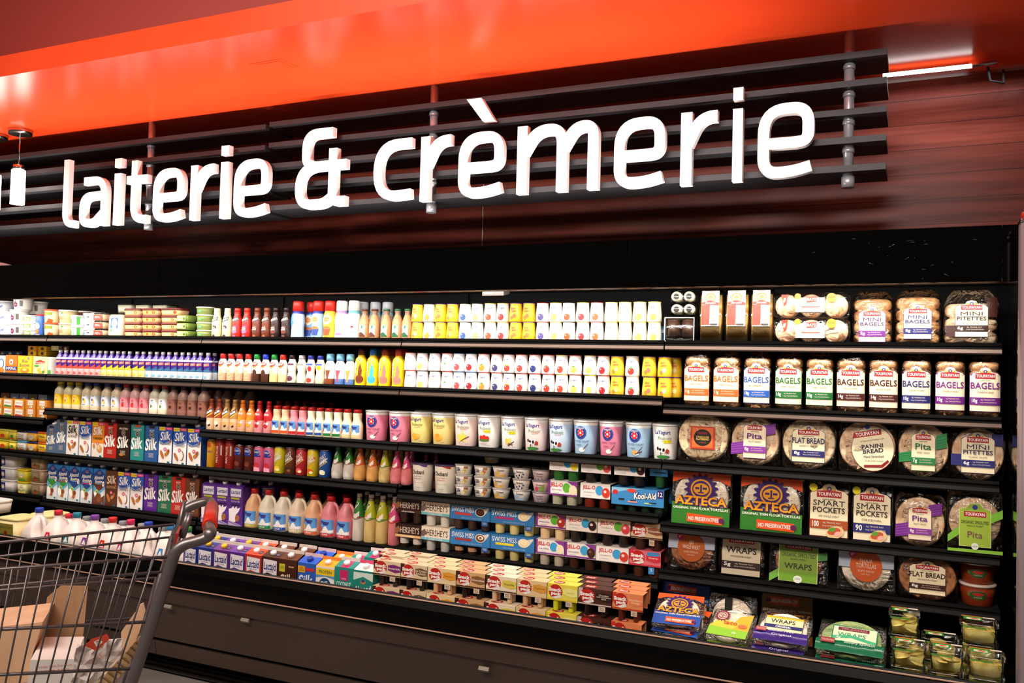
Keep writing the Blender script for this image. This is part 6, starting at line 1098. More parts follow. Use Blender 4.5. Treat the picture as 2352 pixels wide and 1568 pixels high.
p5 = [(906, 967, 'h1', lambda: hersh(w_(906, 967), '#2c1610', '#c8b4a4', '#3c2018', '#2c1812'), 'dark brown pudding pack with pale lettering', 1), (967, 1033, 'h2', lambda: hersh(w_(967, 1033), '#e4d8c4', '#2c1c18', '#6ab8c8', '#dcd8d0'), 'cream pudding pack with black lettering', 1),
      (1033, 1125, 'w1', lambda: swiss(w_(1033, 1125), '#3c1c14', '#d0382c', '#3c2018'), 'bright blue pudding pack with dark chocolate swirl', 1), (1125, 1227, 'w2', lambda: swiss(w_(1125, 1227), '#e8d8a8', '#b82c6c', VAN), 'bright blue pudding pack, vanilla swirl, magenta bar', 1),
      (906, 967, 'h3', lambda: hersh(w_(906, 967), '#2c1610', '#c8b4a4', '#e0b078', [(.02, '#2c1812'), (9, '#e0d4c8')]), 'dark brown pudding pack with tan strip', 0), (967, 1033, 'h2', None, 'cream pudding pack with black lettering', 0),
      (1033, 1125, 'w3', lambda: swiss(w_(1033, 1125), '#6a4030', '#a82c24', [(.018, '#2c1812'), (.035, '#c89a78'), (9, '#3a2018')]), 'bright blue pudding pack with brown and cream swirl', 0), (1125, 1227, 'w4', lambda: swiss(w_(1125, 1227), '#e8d8a8', '#e8d02c', VAN), 'bright blue pudding pack, vanilla swirl, yellow bar', 0),
      (1229, 1299, 'q1', lambda: pack(w_(1229, 1299), .12, PH, '#efe8e4', 2, [(.045, '#e8cca0'), (9, '#a82c3c')], A_jello(w_(1229, 1299), PH*.46, PH, 'p', GN, '#a82c24', 'cheesecake'), cut=.56), 'purple-edged pudding pack with red-topped cups', 1),
      (1299, 1371, 'q2', lambda: pack(w_(1299, 1371), .12, PH, '#efe8e4', 2, '#1a1210', A_jello(w_(1299, 1371), PH*.46, PH, 'w', BL, '#2c0c14', 'black cherry'), cut=.56), 'white gelatin pack with blue circle and dark cherry', 1),
      (1371, 1448, 'q3', lambda: pack(w_(1371, 1448), .12, PH, '#efe4e0', 2, '#1c1412', A_jello(w_(1371, 1448), PH*.46, PH, 'w', GN, '#d8404c', 'raspberry'), cut=.56), 'white gelatin pack with green circle and raspberry', 1),
      (1448, 1522, 'q4', lambda: pack(w_(1448, 1522), .12, PH, '#c8a884', 2, '#3c2418', A_snack(w_(1448, 1522), PH*.46, PH, '#d8bc98', '#8a5430', 'Chocolate')+[Rc(.012, PH*.2, .034, PH*.42, '#d8c0a8'), T('REAL\nMILK', .023, PH*.31, .016, .012, '#3a2418', 0)], cut=.56), 'tan pudding pack with red oval and brown panel', 1),
      (1229, 1296, 'q5', lambda: pack(w_(1229, 1296), .12, PH, '#efe8e4', 2, '#d4c4b0', A_jello(w_(1229, 1296), PH*.46, PH, 'p', BL, '#f0e4c8', 'vanilla'), cut=.56), 'purple-edged pudding pack with vanilla picture', 0),
      (1296, 1368, 'q6', lambda: pack(w_(1296, 1368), .12, PH, '#efe8e4', 2, '#4a2c1c', A_jello(w_(1296, 1368), PH*.46, PH, 'p', BL, '#3a1c12', 'chocolate'), cut=.56), 'purple-edged pudding pack with chocolate picture', 0),
      (1368, 1444, 'q7', lambda: pack(w_(1368, 1444), .12, PH, '#efe0dc', 2, '#3a2014', A_jello(w_(1368, 1444), PH*.46, PH, 'w', BL, '#d03c2c', 'strawberry'), cut=.56), 'white gelatin pack with blue circle and strawberry', 0),
      (1444, 1518, 'q8', lambda: pack(w_(1444, 1518), .12, PH, '#d8606c', 2, '#5a3020', A_snack(w_(1444, 1518), PH*.46, PH, '#e0707c', '#cf2c3c', 'Cherry', WH, '#c83040')+[Pg([(.01, PH*.96), (.06, PH*.98), (.06, PH*.84), (.01, PH*.82)], '#3c8cc8'), Rc(.016, PH*.18, .040, PH*.42, '#3c8cc8'), T('5', .028, PH*.33, .008, .012, WH, 0)], cut=.56), 'pink cherry pudding pack with red oval', 0)]
p5.sort(key=lambda t: t[3] is None)
for a, b, k, f, ds, lv in p5: R('5b', (a+b)/2, 'pk'+k, 'pudding_pack', 'pudding', ds, f() if f else None, d=.12, dz=lv*.1135, layer=['in lower tier', 'in upper tier'][lv], y=.014)
# fifth shelf, right section
def circpack(c, t1, t2, seed, bread=TORT, rr=.085, dot='#c81c6c'): return flatpack(.20, .178, .032, [Pg([(-.095, .088), (-.095, .165), (.095, .165), (.095, .095)], '#aab4c8'), El(0, .098, .056, .060, c, 28), El(-.046, .138, .014, .014, dot, 14), T('8"', -.046, .138, .014, .010, WH, 0), T(t1, 0, .108, .070, .036, '#e8d8c8', .0), T(t2, 0, .078, .056, .008, '#e8d0bc', 0), T('SOFT TACO', 0, .066, .03, .005, '#e8d0bc', 0)]+[Rc(-.017, .166, .017, .178, '#101010')], bread, rr, seed=seed)
R('5R', 1585, 'cp1', 'tortilla_bag', 'tortillas', 'whole wheat tortilla pack with brown-orange circle', circpack('#b0561c', '100%\nWHOLE WHEAT', 'FLOUR TORTILLAS', 5, WHEAT), d=.06, tilt=-.14, y=.006, hz=.08)
R('5R', 1700, 'cp2', 'wrap_bag', 'wraps', 'pack of wraps with cream label and dark band', flatpack(.185, .172, .04, A_touf(.150, .004, .165, 'WRAPS', '#2a2420', '#2c1814', 'WHOLESOME WHEAT', '5g', tw=.8, col2='#d8ccb0'), WHEAT, .082, seed=6), d=.05, tilt=-.16, y=.03, hz=.08)
R('5R', 1832, 'cp3', 'wrap_bag', 'wraps', 'pack of wraps with large lime green label', flatpack(.215, .172, .04, [Pg([(-.105, .03), (-.06, .06), (-.06, .03), (-.105, .0)], '#6aa83c'), Pg([(.06, .12), (.105, .13), (.105, .10), (.06, .09)], '#3a7a2c'), Rc(-.071, .008, .071, .168, '#e0e8b0'), Rc(-.069, .010, .069, .166, '#7d9c34'), El(0, .155, .011, .011, '#2a3f9a', 12), Rc(-.05, .130, .05, .148, '#8c1c30'), T('TOUFAYAN', 0, .139, .088, .012, '#e0b0b8'), T('ORGANIC SPROUTED', 0, .108, .125, .015, '#2c3418', .01), T('WHOLE WHEAT', 0, .092, .06, .007, '#2c3418', 0), T('WRAPS', 0, .066, .10, .022, '#1c2414', .01), Rc(-.069, .010, .069, .042, '#6a9c24'), El(0, .018, .016, .014, '#e0e8d8', 14), T('USDA', 0, .020, .02, .007, '#2c5a30', 0)], WHEAT, .085, seed=7), d=.05, tilt=-.18, y=.004, hz=.08)
R('5R', 1988, 'cp4', 'tortilla_bag', 'tortillas', 'flour tortilla pack with bright orange circle', circpack('#c8561c', 'FLOUR\nTORTILLAS', 'SOFT TACO', 8), d=.06, tilt=-.14, y=.006, hz=.08)
R('5R', 2130, 'cp5', 'bread_pack', 'bread', 'round whole wheat flat breads with dark brown banded label', rounds(.094, 6, WHEAT, A_touf(.116, .026, .135, 'FLAT BREAD', '#3a1c14', '#3c1c14', 'WHOLESOME WHEAT', '8g', tw=1), seed=9), d=.088, tilt=-.06, y=.006, hz=.08)
sals = cup(.077, .050, .059, '#8c3414', '#e8d4c8', [El(0, .040, .030, .016, '#2c5a2c', 16), El(0, .044, .020, .006, '#c03020', 10), Rc(-.038, .036, -.028, .05, '#6a7a2c'), Rc(.034, .036, .044, .044, '#b82a30'), T('salsa', 0, .034, .03, .006, '#c8b8a0', 0)], .008, over=1.04)
for lv in (0, 1): R('5R', 2247, 'sal', 'salsa_tub', 'tub', 'rust red tub with white lid', sals, d=.116, dz=lv*.0775, layer=['under another', 'stacked on another'][lv], y=.02)
# ---------------------------------------------------------------- BOTTOM DECK
yt_ = rtub(.165, .16, .215, '#e8d49c', '#ecdc98', [Rc(-.07, .09, .05, .185, '#8a8034'), Rc(-.07, .09, .05, .13, '#4a5a1c'), T('Country Crock', -.01, .165, .10, .018, '#3a2c14', 0), Pg([(-.02, .12), (.005, .12), (.005, .14), (-.008, .15), (-.02, .14)], '#8a2418')], .014, 5, .86)
R('B', 12, 'bt', 'spread_tub', 'tub', 'big pale yellow spread tub at the left edge', yt_, d=.16, hz=.1)
R('B', 78, 'bt', 'spread_tub', 'tub', 'big pale yellow spread tub', None, d=.16, y=.165, layer=BK_, hz=.1)
R('B', -48, 'bt2', 'spread_tub', 'tub', 'white lidded spread tub at the left edge', rtub(.16, .16, .07, '#e8dcd4', '#f0e4dc', [], .014, 5, .9), d=.16, dz=.2155, y=.02, hz=.1)
def mjug(lc, mark, facing=0):
    sh = [Pg([(-.055, .080), (.055, .080), (.055, .092), (.03, .098), (-.055, .098)], '#24488c'), Pg([(-.022, .130), (.022, .130), (.014, .168), (-.014, .168)], lc), Pg([(-.016, .134), (.016, .134), (.0, .160)], WH), T('2% MILK', 0, .110, .04, .010, '#7a7078', 0)]
    return sh
jc = [(63, '#1c3ca8', 'blue', -.15), (107, '#d0203c', 'crimson', 1.57), (150, '#1c7c94', 'teal', 1.57), (192, '#7a3c9c', 'purple', 1.57), (232, '#cf2018', 'red', 1.57), (277, '#d0205c', 'raspberry pink', 1.57), (312, '#1c3ca8', 'blue', -.15), (369, '#3a8cc8', 'light blue', 1.57)]
def gj(cap, lc):
    def b(r):
        jug(.275, .0655, '#f0e6e0', cap, mjug(lc, 0), sq=7, capr=.020, caph=.018, topf=.53, depth=.0655, side=1, q_=1.12)(r)
    return b
for px, c, nm, rz in jc:
    R('B', px, 'gj'+nm, 'milk_jug', 'milk', 'white milk jug with '+nm+' cap', gj(c, c), d=.135, y=.03, rz=rz, hz=.2)
R('B', 406, 'gjg', 'milk_jug', 'milk', 'white milk jug with green leaf label behind cart frame', gj('#3c8c3c', '#6ab03c'), d=.135, y=.03, rz=1.57, hz=.2)
def gjs(cap, lc): return lambda r: jug(.222, .060, '#efe6e0', cap, None, sq=5, capr=.019, caph=.016, topf=.54, depth=.060, side=1, q_=1.12)(r)
for px, nm, cc in ((130, 'crimson', '#c81c38'), (168, 'grey', '#8a8a90'), (212, 'grey', '#8a8a90'), (252, 'grey', '#8a8a90'), (296, 'grey', '#8a8a90'), (345, 'grey', '#8a8a90'), (392, 'grey', '#8a8a90')): R('B', px+6, 'gjs'+nm, 'milk_jug', 'milk', 'smaller milk jug with '+nm+' cap', gjs(cc, cc), d=.125, y=.20, rz=1.2, layer=BK_, hz=.16)
LW = .1
lk = [(435, '#1c2a80', '#e4dcd4', '2% Reduced Fat Milk', None, 'navy', '#1c2a80', '#e8b81c'), (471, '#1c2a80', '#e4dcd4', '2% Reduced Fat Milk', '#d0c81c', 'navy', '#1c2a80', '#f0bc1c'), (507, '#5a2470', '#e4dcd4', 'Fat Free Milk', '#d0b81c', 'plum purple', '#6a3488', '#f0bc1c'), (544, '#50288a', '#e4dcd4', 'Fat Free Milk', None, 'violet', '#6a3c98', WH), (582, '#b8301c', '#e4dcd4', 'Whole Milk', None, 'orange red', '#e0481c', WH), (620, '#3c1a12', '#e4dcd4', 'Chocolate Whole Milk', None, 'dark brown', '#4a2010', WH)]
for px, c, fin, t_, bar, nm, tc, cap in lk:
    R('B', px, 'lk%s%s' % (c, bar), 'milk_carton', 'carton', nm+' lactose-free milk carton'+(' with yellow bar' if bar else ''), carton(LW, .240, c, cap, A_lact(LW*.96, .206, c, t_, bar), tcol=tc, fin='#e0d8d0', top=[Rc(.018, .012, .04, .034, '#241430'), T('NEW', .029, .023, .016, .008, '#c8b8c8', 0)]), d=LW, hz=.18)
HB = .195
sk_b = carton(LW, .240, '#44200e', WH, [Rc(-.047, .15, -.015, .185, '#c8c030'), T('LESS', -.031, .168, .022, .01, '#4a4a10', 0), Rc(.005, .172, .035, .178, '#c89878'), T('Silk', -.004, .118, .072, .046, '#e8d4b8', .02, .18, .1), T('CREAMY', -.01, .082, .036, .006, '#c8802c', 0), T('SILK', 0, .06, .06, .012, '#c8b8a0', 0)], tcol='#5a2c10', fin='#e0d4c8')
R('B', 661, 'skb', 'milk_carton', 'carton', 'brown chocolate silk-script carton with yellow tag', sk_b, d=LW, hz=.18)
sk_u = carton(LW, .236, '#2a5cb4', '#1c3c9c', [Rc(-.049, .16, -.01, .188, '#e0a81c'), T('LESS\nSUGAR', -.03, .174, .03, .018, '#2a2010', 0), Rc(-.008, .168, .042, .182, '#c82c34'), T('Silk', -.004, .126, .078, .050, '#e8ecf4', .02, .18, .1), El(.036, .100, .010, .008, '#b06a30', 10, .8), T('ALMOND', -.006, .078, .072, .018, '#14183c')], tcol='#2458c8', fin='#e8c8c0')
R('B', 705, 'sku', 'milk_carton', 'carton', 'blue almond milk carton, top crumpled, blue cap', sk_u, d=LW, hz=.18)
sk_y = carton(LW, .232, '#e8e8ea', '#f0e4d8', [Rc(-.05, .160, .05, .190, '#f0c81c'), T('PROTEIN', 0, .175, .07, .014, '#2c6a34'), Pg([(-.05, .16), (.05, .16), (.05, .148), (0, .156), (-.05, .148)], '#5a94cc'), El(0, .120, .032, .030, '#1c4a6c', 16), T('Silk', 0, .121, .050, .030, '#e8e8e4', .02, .18, .1), T('Soymilk', 0, .076, .060, .016, '#c02c2c', 0)], tcol='#f0a01c', fin='#e88a3c')
R('B', 747, 'sky', 'milk_carton', 'carton', 'white soy milk carton with yellow top panel', sk_y, d=LW, hz=.18)
sk_t = carton(LW, .240, '#1f8a80', WH, [Rc(-.022, .150, .022, .195, '#c02868'), T('UNSWEET', 0, .158, .028, .007, '#e8c8d8', 0), T('COCONUT', 0, .134, .078, .022, '#d0e8e0', .03), El(0, .098, .022, .022, '#5a4030', 16), El(.002, .098, .018, .018, '#e8ecec', 16), T('Silk', 0, .06, .07, .024, '#e8f0ec', .02)], tcol='#1f8a80', fin='#e8d8dc', top=[Rc(-.022, .0, .022, .05, '#c02868')])
R('B', 790, 'skt', 'milk_carton', 'carton', 'teal coconut milk carton with magenta stripe', sk_t, d=LW, hz=.18)
sk_a = carton(LW, .238, '#1f8478', WH, [Pg([(-.05, .195), (.05, .195), (.05, .16), (0, .178), (-.05, .16)], '#d0e4dc'), El(0, .156, .014, .010, '#c87c3c', 10), El(0, .160, .010, .006, '#1c4a8c', 8), T('Almond', -.002, .126, .084, .026, WH, .02, .2, .1), T('Breeze', 0, .098, .060, .020, WH, .02, .2, .1), El(.04, .062, .012, .012, '#e8e4e0', 8)], tcol='#d8e0dc', fin='#d84a70')
R('B', 834, 'ska', 'milk_carton', 'carton', 'teal almond milk carton with pale shoulder', sk_a, d=LW, hz=.18)
bk = [(452, 'lk#1c2a80None'), (486, 'lk#1c2a80#d0c81c'), (522, 'lk#50288aNone'), (558, 'lk#5a2470#d0b81c'), (597, 'lk#b8301cNone'), (640, 'skb'), (686, 'skb'), (730, 'sku'), (774, 'sky'), (812, 'skt'), (850, 'skt')]
for px, k in bk: R('B', px+6, k, 'milk_carton', 'carton', 'carton, top panel visible', None, d=LW, y=.145, layer=BK_, hz=.2)
# snack packs
SPH = .104
sp = [(857, 920, '#e0c8a4', '#7a2470', 'Chocolate Vanilla', WH, '#4a2414', '#2c1812', 'cream pudding pack with purple panel'), (920, 981, '#dcc4a0', '#6a5034', 'Ice Cream\nSandwich', '#e8d8c0', '#4a2414', '#1c1210', 'pudding pack with brown and white stripes'), (981, 1047, '#e4cc9c', '#e09a34', 'Banana', '#a86a1c', '#e8d8b0', [(.04, '#d8a87c'), (9, '#dcd4cc')], 'cream pudding pack with orange panel'), (1047, 1114, '#d0a878', '#8a5a34', 'Chocolate', WH, '#3c1a10', '#1c1210', 'tan pudding pack with brown chocolate panel'),
      (1115, 1186, '#e8dcc0', '#d8c850', 'Vanilla', '#3a2a14', '#4a2414', '#d8b48c', 'ivory pudding pack with vanilla panel'), (1186, 1256, '#e0c494', '#d89a3c', 'Tapioca', '#7a4414', '#d8c090', '#d0a880', 'sand coloured tapioca pudding pack'), (1256, 1327, '#e4d850', '#ece88c', 'Lemon', '#c8b83c', '#e0cc34', '#ccd028', 'bright yellow lemon pudding pack'), (1327, 1405, '#4a2418', '#2c140c', 'Chocolate\nwith Cinnamon\nSpice', '#e0d0c0', '#c8b8ac', '#1c0e0a', 'dark brown spiced chocolate pudding pack'), (1405, 1486, '#e08a58', '#e8804c', 'Strawberry\nOrange', '#f0d8b8', '#c8381c', '#5a2014', 'orange-pink strawberry pudding pack')]
wB = lambda a, b: Xat(b, -.325, EYE-.9)-Xat(a, -.325, EYE-.9)-.003
for a, b, base, pan, tx_, pc_, dr, cp_, ds in sp:
    wd = wB(a, b); key = 'sn'+base
    f = pack(wd, .062, SPH, base, 2, cp_, A_snack(wd, SPH*.42, SPH, base, pan, tx_, pc_, dr)+([Rc(wd*.12, SPH*.22, wd*.32, SPH*.40, '#d8c4b0'), T('REAL\nMILK', wd*.22, SPH*.31, wd*.13, SPH*.12, '#3a2418', 0)]), A_snacktop(wd, .062, base), cut=.60)
    for lv in (0, 1):
        for row in range(3 if lv else 1):
            R('B', (a+b)/2-(0 if lv else 3), key, 'pudding_pack', 'pudding', ds, f, d=.062, dz=lv*(SPH+.002)+.022, y=.022+row*.069+(0 if lv else -.012), layer=['in lower tier', 'in upper tier'][lv] if row == 0 else 'upper tier, %s row back' % ORD[row], hz=.05)
def flip(sh, H):
    o = []
    for q in sh:
        if q[0] == 'p': o.append(('p', [(-x, H-y) for x, y in q[1]], q[2]))
        else: o.append(('t', q[1], -q[2], H-q[3], q[4], q[5], q[6], q[7], q[8], q[9]+math.pi))
    return o
LOWB = '#2450a8'
def pile(key, px, desc, f, n, dzs, tilts, hz=.1, y=.03, xs=None, rzs=None, w='tortillas', nm='tortilla_bag', d=.03, lay=None):
    L = lay or (['bottom of pile', 'middle of pile', 'top of pile'] if n == 3 else ['under another', 'on another'])
    for i in range(n): R('B', px+(xs[i] if xs else 0), key, nm, w, desc, f, d=d, dz=dzs[i], y=y, tilt=tilts[i], rz=(rzs[i] if rzs else 0), layer=L[i], hz=hz)
pile('azb', 1548, 'orange and blue tortilla bag lying flat', flatpack(.200, .200, .024, azteca(.198, .198, LOWB, '#e0561c'), TORT, .085, seed=41), 3, (.035, .068, .104), (-1.32, -1.30, -1.22), xs=(0, 4, 0), rzs=(.05, -.1, .12), y=.045)
azd = flatpack(.20, .19, .03, flip(azteca(.198, .188, LOWB, '#1c3c8c'), .19), TORT, .085, seed=42)
R('B', 1572, 'azd', 'tortilla_bag', 'tortillas', 'dark blue tortilla bag standing upside down behind the pile', azd, d=.04, y=.42, dz=.0, tilt=-.15, hz=.15)
R('B', 1805, 'aze', 'tortilla_bag', 'tortillas', 'orange lettered tortilla bag standing upside down in shadow', flatpack(.20, .19, .03, flip(azteca(.198, .188, '#8a5a1c', '#6a3410'), .19), TORT, .085, seed=43), d=.04, y=.44, dz=.0, tilt=-.15, rz=.15, hz=.15)
R('B', 1680, 'clr', 'tortilla_bag', 'tortillas', 'clear tortilla bag standing dimly behind the lime pack', flatpack(.19, .18, .03, [Rc(-.03, .12, .0, .17, '#101410'), Pg([(-.06, .02), (.05, .03), (.06, .07), (-.05, .06)], '#6a8c2c')], TORT, .08, seed=44), d=.04, y=.36, dz=.0, tilt=-.2, hz=.15)
lime = [Pg([(-.085, .01), (.085, .01), (.085, .05), (-.085, .06)], '#8cc82c'), Pg([(.0, .05), (.085, .05), (.085, .14), (.03, .12)], '#f0b02c'), Pg([(-.085, .055), (.02, .05), (.04, .085), (-.05, .10)], '#f0c83c')]+sun(-.045, .115, .034, '#7a2440', '#e8c8b0')+[T('taco', .0, .08, .06, .018, '#c8502c', .02), El(.055, .07, .02, .01, '#d8703c', 12), T('10', .03, .03, .014, .012, WH)]
pile('lim', 1668, 'lime and yellow taco tortilla pack lying flat', flatpack(.185, .165, .026, lime, TORT, .078, seed=45), 2, (.04, .085), (-1.30, -1.12), xs=(-8, 0), rzs=(-.15, -.1), y=.04)
# folded wrap packs: sloping face plus a printed fold hanging over the front
def wrapfold(w, H, face, foldcol, fold, bread, seed):
    def b(r):
        flatpack(w, H, .024, face, bread, None, seed=seed)(r)
        m = MB(); rd = random.Random(seed); n = 16; V = []
        for i in range(n+1):
            for j in range(4): V.append((-w/2+w*i/n, -.024-.010*math.sin(j)*(1+.3*rd.random())-.002*rd.random(), -.004+.034*0+j*.018))
        m.add(V, [(i*4+j, i*4+4+j, i*4+5+j, i*4+j+1) for i in range(n) for j in range(3)], mat(foldcol, .22), True); m.keep = 1
        m.obj('printed_fold', r); lab(r, fold, planar(-.040), name='fold_label')
    return b
wf1 = wrapfold(.205, .165, [Pg([(-.075, .055), (.075, .055), (.075, .14), (-.075, .14)], '#2a2c5c'), Rc(-.073, .057, .073, .138, '#f0e4ac'), Rc(-.073, .128, .073, .138, '#e8b81c'), Rc(-.073, .076, .073, .094, '#26286c'), T('ORIGINAL', .0, .085, .06, .011, WH), T('WRAPS', -.005, .113, .095, .020, '#1c1c2c', .01), Rc(.055, .028, .09, .044, '#d8c8b8')], '#3c2480', [T('Gluten Free', .0, .036, .10, .013, '#d8d0e8', .0), T('Original', .005, .014, .075, .013, '#e8e0f0', .0), Pg([(-.095, .024), (-.055, .024), (-.055, .044), (-.095, .044)], '#a83c4c'), T('TOUFAYAN', -.075, .034, .034, .009, '#e8c8a0', 0)], TORT, 51)
pile('wf1', 1782, 'wraps pack with cream label and purple front fold', wf1, 2, (.026, .080), (-1.15, -1.12), xs=(-8, 0), rzs=(-.02, -.03), y=.05, nm='wrap_bag', w='wraps', d=.05)
wf2 = wrapfold(.235, .175, [Pg([(-.07, .05), (.09, .045), (.09, .135), (-.07, .14)], '#1f7a50'), Rc(-.066, .052, .086, .134, '#d8e8c0'), Rc(-.05, .115, .06, .132, '#6a1c24'), T('TOUFAYAN', .005, .123, .09, .010, '#b8707c'), T('WRAPS', .0, .095, .10, .020, '#2c8c60', .01), Pg([(-.066, .07), (.0, .082), (.086, .06), (.086, .075), (.0, .095), (-.066, .084)], '#3cae7c'), T('4g', -.045, .078, .018, .012, WH)], '#0f6a48', [T('Savory Spinach', .035, .030, .105, .014, '#d8e8dc', .0), T('WRAPS', .10, .016, .026, .007, '#b8d8c4', 0), Rc(-.1, .018, -.05, .042, '#8c1c2c'), T('TOUFAYAN', -.075, .030, .044, .010, '#e8c8a0', 0)], noisy('spinach_wrap', '#7d9c5c', '#a8b878', (50, 50, 50), .7), 52)
pile('wf2', 1955, 'wraps pack with green label and dark green front fold', wf2, 2, (.022, .076), (-1.12, -1.10), xs=(0, 0), rzs=(-.04, -.05), y=.05, nm='wrap_bag', w='wraps', d=.05)
def pastabox(kind, seed, lab_=True):
    rd = random.Random(seed)
    def b(r):
        w, d, h = .118, .105, .066
        if kind == 'n':
            m = MB()
            for i in range(16):
                y0 = rd.uniform(-.03, .03); m.tube([(-.045+.09*k/8, y0+.012*math.sin(k*1.4+i), .012+.032*abs(math.sin(k*.5+i*.7))) for k in range(9)], .0035, PASTA, 6)
            m.loft([(.004, .046, .038, 3), (.04, .046, .038, 3)], PASTA, 18); m.obj('pasta_nest', r)
        else:
            m = MB()
            for i in range(9):
                cx, cy, cz = rd.uniform(-.028, .028), rd.uniform(-.03, .02), .010+.005*i; a = rd.uniform(0, 3); t_ = rd.uniform(-.4, .4)
                pts = [(cx+.026*(1 if k % 2 else .93)*math.cos(a+k*math.pi/12), cy+.026*(1 if k % 2 else .93)*math.sin(a+k*math.pi/12)) for k in range(24)]
                V = [(x, y, cz+t_*(x-cx)) for x, y in pts]+[(x, y, cz+.003+t_*(x-cx)) for x, y in pts]+[(cx, cy, cz+.010)]
                m.add(V, [tuple(range(24))[::-1]]+[(k, (k+1) % 24, 24+(k+1) % 24, 24+k) for k in range(24)]+[(24+k, 24+(k+1) % 24, 48) for k in range(24)], PASTA, True)
            m.loft([(.003, .044, .034, 4), (.03, .048, .038, 4)], PASTA, 18); m.obj('ravioli', r)
        MB().loft([(0, w*.42, d*.42, 6), (h-.01, w*.47, d*.47, 6), (h-.010, w*.5, d*.5, 7), (h, w*.495, d*.495, 7)], CLEAR, 28).obj('clamshell', r)
        lab(r, [Rc(-.045, .05, .012, .10, '#2c8c34'), Rc(-.036, .054, .006, .076, '#e8dcb8'), Pg([(-.05, .088), (.014, .092), (.014, .10), (-.05, .10)], '#c8742c'), Rc(.014, .085, .05, .099, '#e8e0d0'), El(-.012, .066, .012, .006, '#d84a3c', 10)], lambda u, v, off: (u, -d*.5+v, h+off+.0008))
        lab(r, [Rc(-.05, h-.015, .02, h-.010, '#5a9a3c')], planar(-d*.5), name='edge_label')
    return b
for px, k, nm in ((2088, 'r', 'ravioli'), (2176, 's', 'square ravioli'), (2264, 'n', 'noodle'), (2350, 'n2', 'noodle')):
    for lv in (0, 1): R('B', px+(0 if lv else -2), 'pb'+k, 'pasta_container', 'pasta', 'clear '+nm+' container', pastabox('n' if k[0] == 'n' else 'r', hash(k) % 97 if False else ord(k[0])+len(k)), d=.105, dz=.048+lv*.068, y=.02, layer=['lower', 'upper'][lv], hz=.06, rz=-.03) if px < 2330 else None
for px, dz, k, ly in ((2250, .116, 'n', 'set back'), (2250, .184, 'n', 'set back on another'), (2070, .116, 'r', 'set back left'), (2160, .116, 's', 'set back middle'), (2070, .184, 'r', 'high in shadow')):
    R('B', px, 'pb'+k, 'pasta_container', 'pasta', 'clear pasta container', None, d=.105, dz=dz, y=.16, layer=ly, hz=.06)
R('B', 2070, 'pbr', 'pasta_container', 'pasta', 'clear pasta container hidden low behind', None, d=.105, dz=.048, y=.16); R('B', 2160, 'pbs', 'pasta_container', 'pasta', 'clear pasta container hidden low behind', None, d=.105, dz=.048, y=.16); R('B', 2250, 'pbn', 'pasta_container', 'pasta', 'clear pasta container hidden low behind', None, d=.105, dz=.048, y=.16)
# ================================================================== shopping cart
A3 = onZ(388, 1278, EYE-.5); Wd = Vector((-.70, .714, 0)).normalized(); Ld = Vector((-.714, -.70, 0)).normalized()
cart = empty('shopping_cart', (A3.x-.3, A3.y-.2, 0)); tag(cart, 'grey wire shopping cart with red handle holding cardboard, front left', 'shopping cart')
O = cart.location.copy(); WIR = mat('#5f5a5c', .38, .6, name='cart_wire'); FRM = mat('#6c6769', .32, .6, name='cart_frame'); REDG = mat('#c22c1c', .3, name='red_grip')
def cp(px, py, w): return onP(px, py, A3+Wd*w, Wd)-O
CWD = .48
def cpart(m, name): return m.obj(name, cart)
def wire(pts, r, name, m=None): return cpart(MB().tube(pts, r, m or WIR, 8), name)
PXL = -330
def ext(a, b, w, x):      # follow a rail measured at a..b out to image column x
    t = (x-a[0])/(b[0]-a[0]); return cp(x, a[1]+(b[1]-a[1])*t, w)
near = [((0, 1307), (388, 1278)), ((0, 1345), (369, 1313)), ((0, 1445), (332, 1428)), ((0, 1549), (297, 1535)), ((0, 1660), (262, 1650))]
far = [((0, 1245), (400, 1204)), ((0, 1277), (391, 1233)), ((0, 1355), (358, 1327)), ((0, 1440), (330, 1418)), ((0, 1545), (300, 1528))]
def side(rails, w, nm):
    pr = []
    for i, (a, b) in enumerate(rails):
        P0, P1 = ext(a, b, w, PXL), cp(b[0], b[1], w); pr.append((P0, P1)); wire([P0, P1], .0042 if i != 1 else .0036, 'side_rail')
    n = int((pr[0][1]-pr[0][0]).length/.034)
    for k in range(1, n):
        t = k/n; P = [a+(b-a)*t for a, b in (pr[0], pr[-1])]
        sh = Wd*(-.004 if w == 0 else .004); wire([P[0]+sh, P[1]+sh], .0022, 'side_wire')
    return pr
pn, pf = side(near, 0, 'near'), side(far, CWD, 'far')
for i in (0, 2, 4): wire([pn[i][0], pf[i][0]], .004, 'front_rail')
for k in range(1, 12):
    t = k/12; wire([pn[0][0].lerp(pf[0][0], t), pn[4][0].lerp(pf[4][0], t)], .0022, 'front_wire')
for k in range(0, 16):      # basket floor
    t = k/15; wire([pn[4][0].lerp(pn[4][1], t)+Vector((0, 0, -.004)), pf[4][0].lerp(pf[4][1], t)+Vector((0, 0, -.004))], .0024, 'floor_wire')
for k in range(1, 10):
    t = k/10; wire([pn[0][1].lerp(pf[0][1], t), pn[4][1].lerp(pf[4][1], t)], .0022, 'rear_gate_wire')
for i in (1, 2, 3): wire([pn[i][1], pf[i][1]], .0035, 'rear_gate_rail')
G0 = cp(487, 1163, CWD*.86); G1 = cp(481, 1212, CWD*.12)
near_path = [cp(x, y, 0) for x, y in ((484, 1222), (474, 1234), (448, 1243), (424, 1250), (404, 1266), (394, 1290), (383, 1325), (352, 1420), (322, 1508), (300, 1572))]
far_path = [cp(x, y, CWD) for x, y in ((484, 1152), (470, 1152), (446, 1159), (430, 1168), (422, 1180), (412, 1214), (398, 1256), (372, 1330), (330, 1450), (300, 1540))]
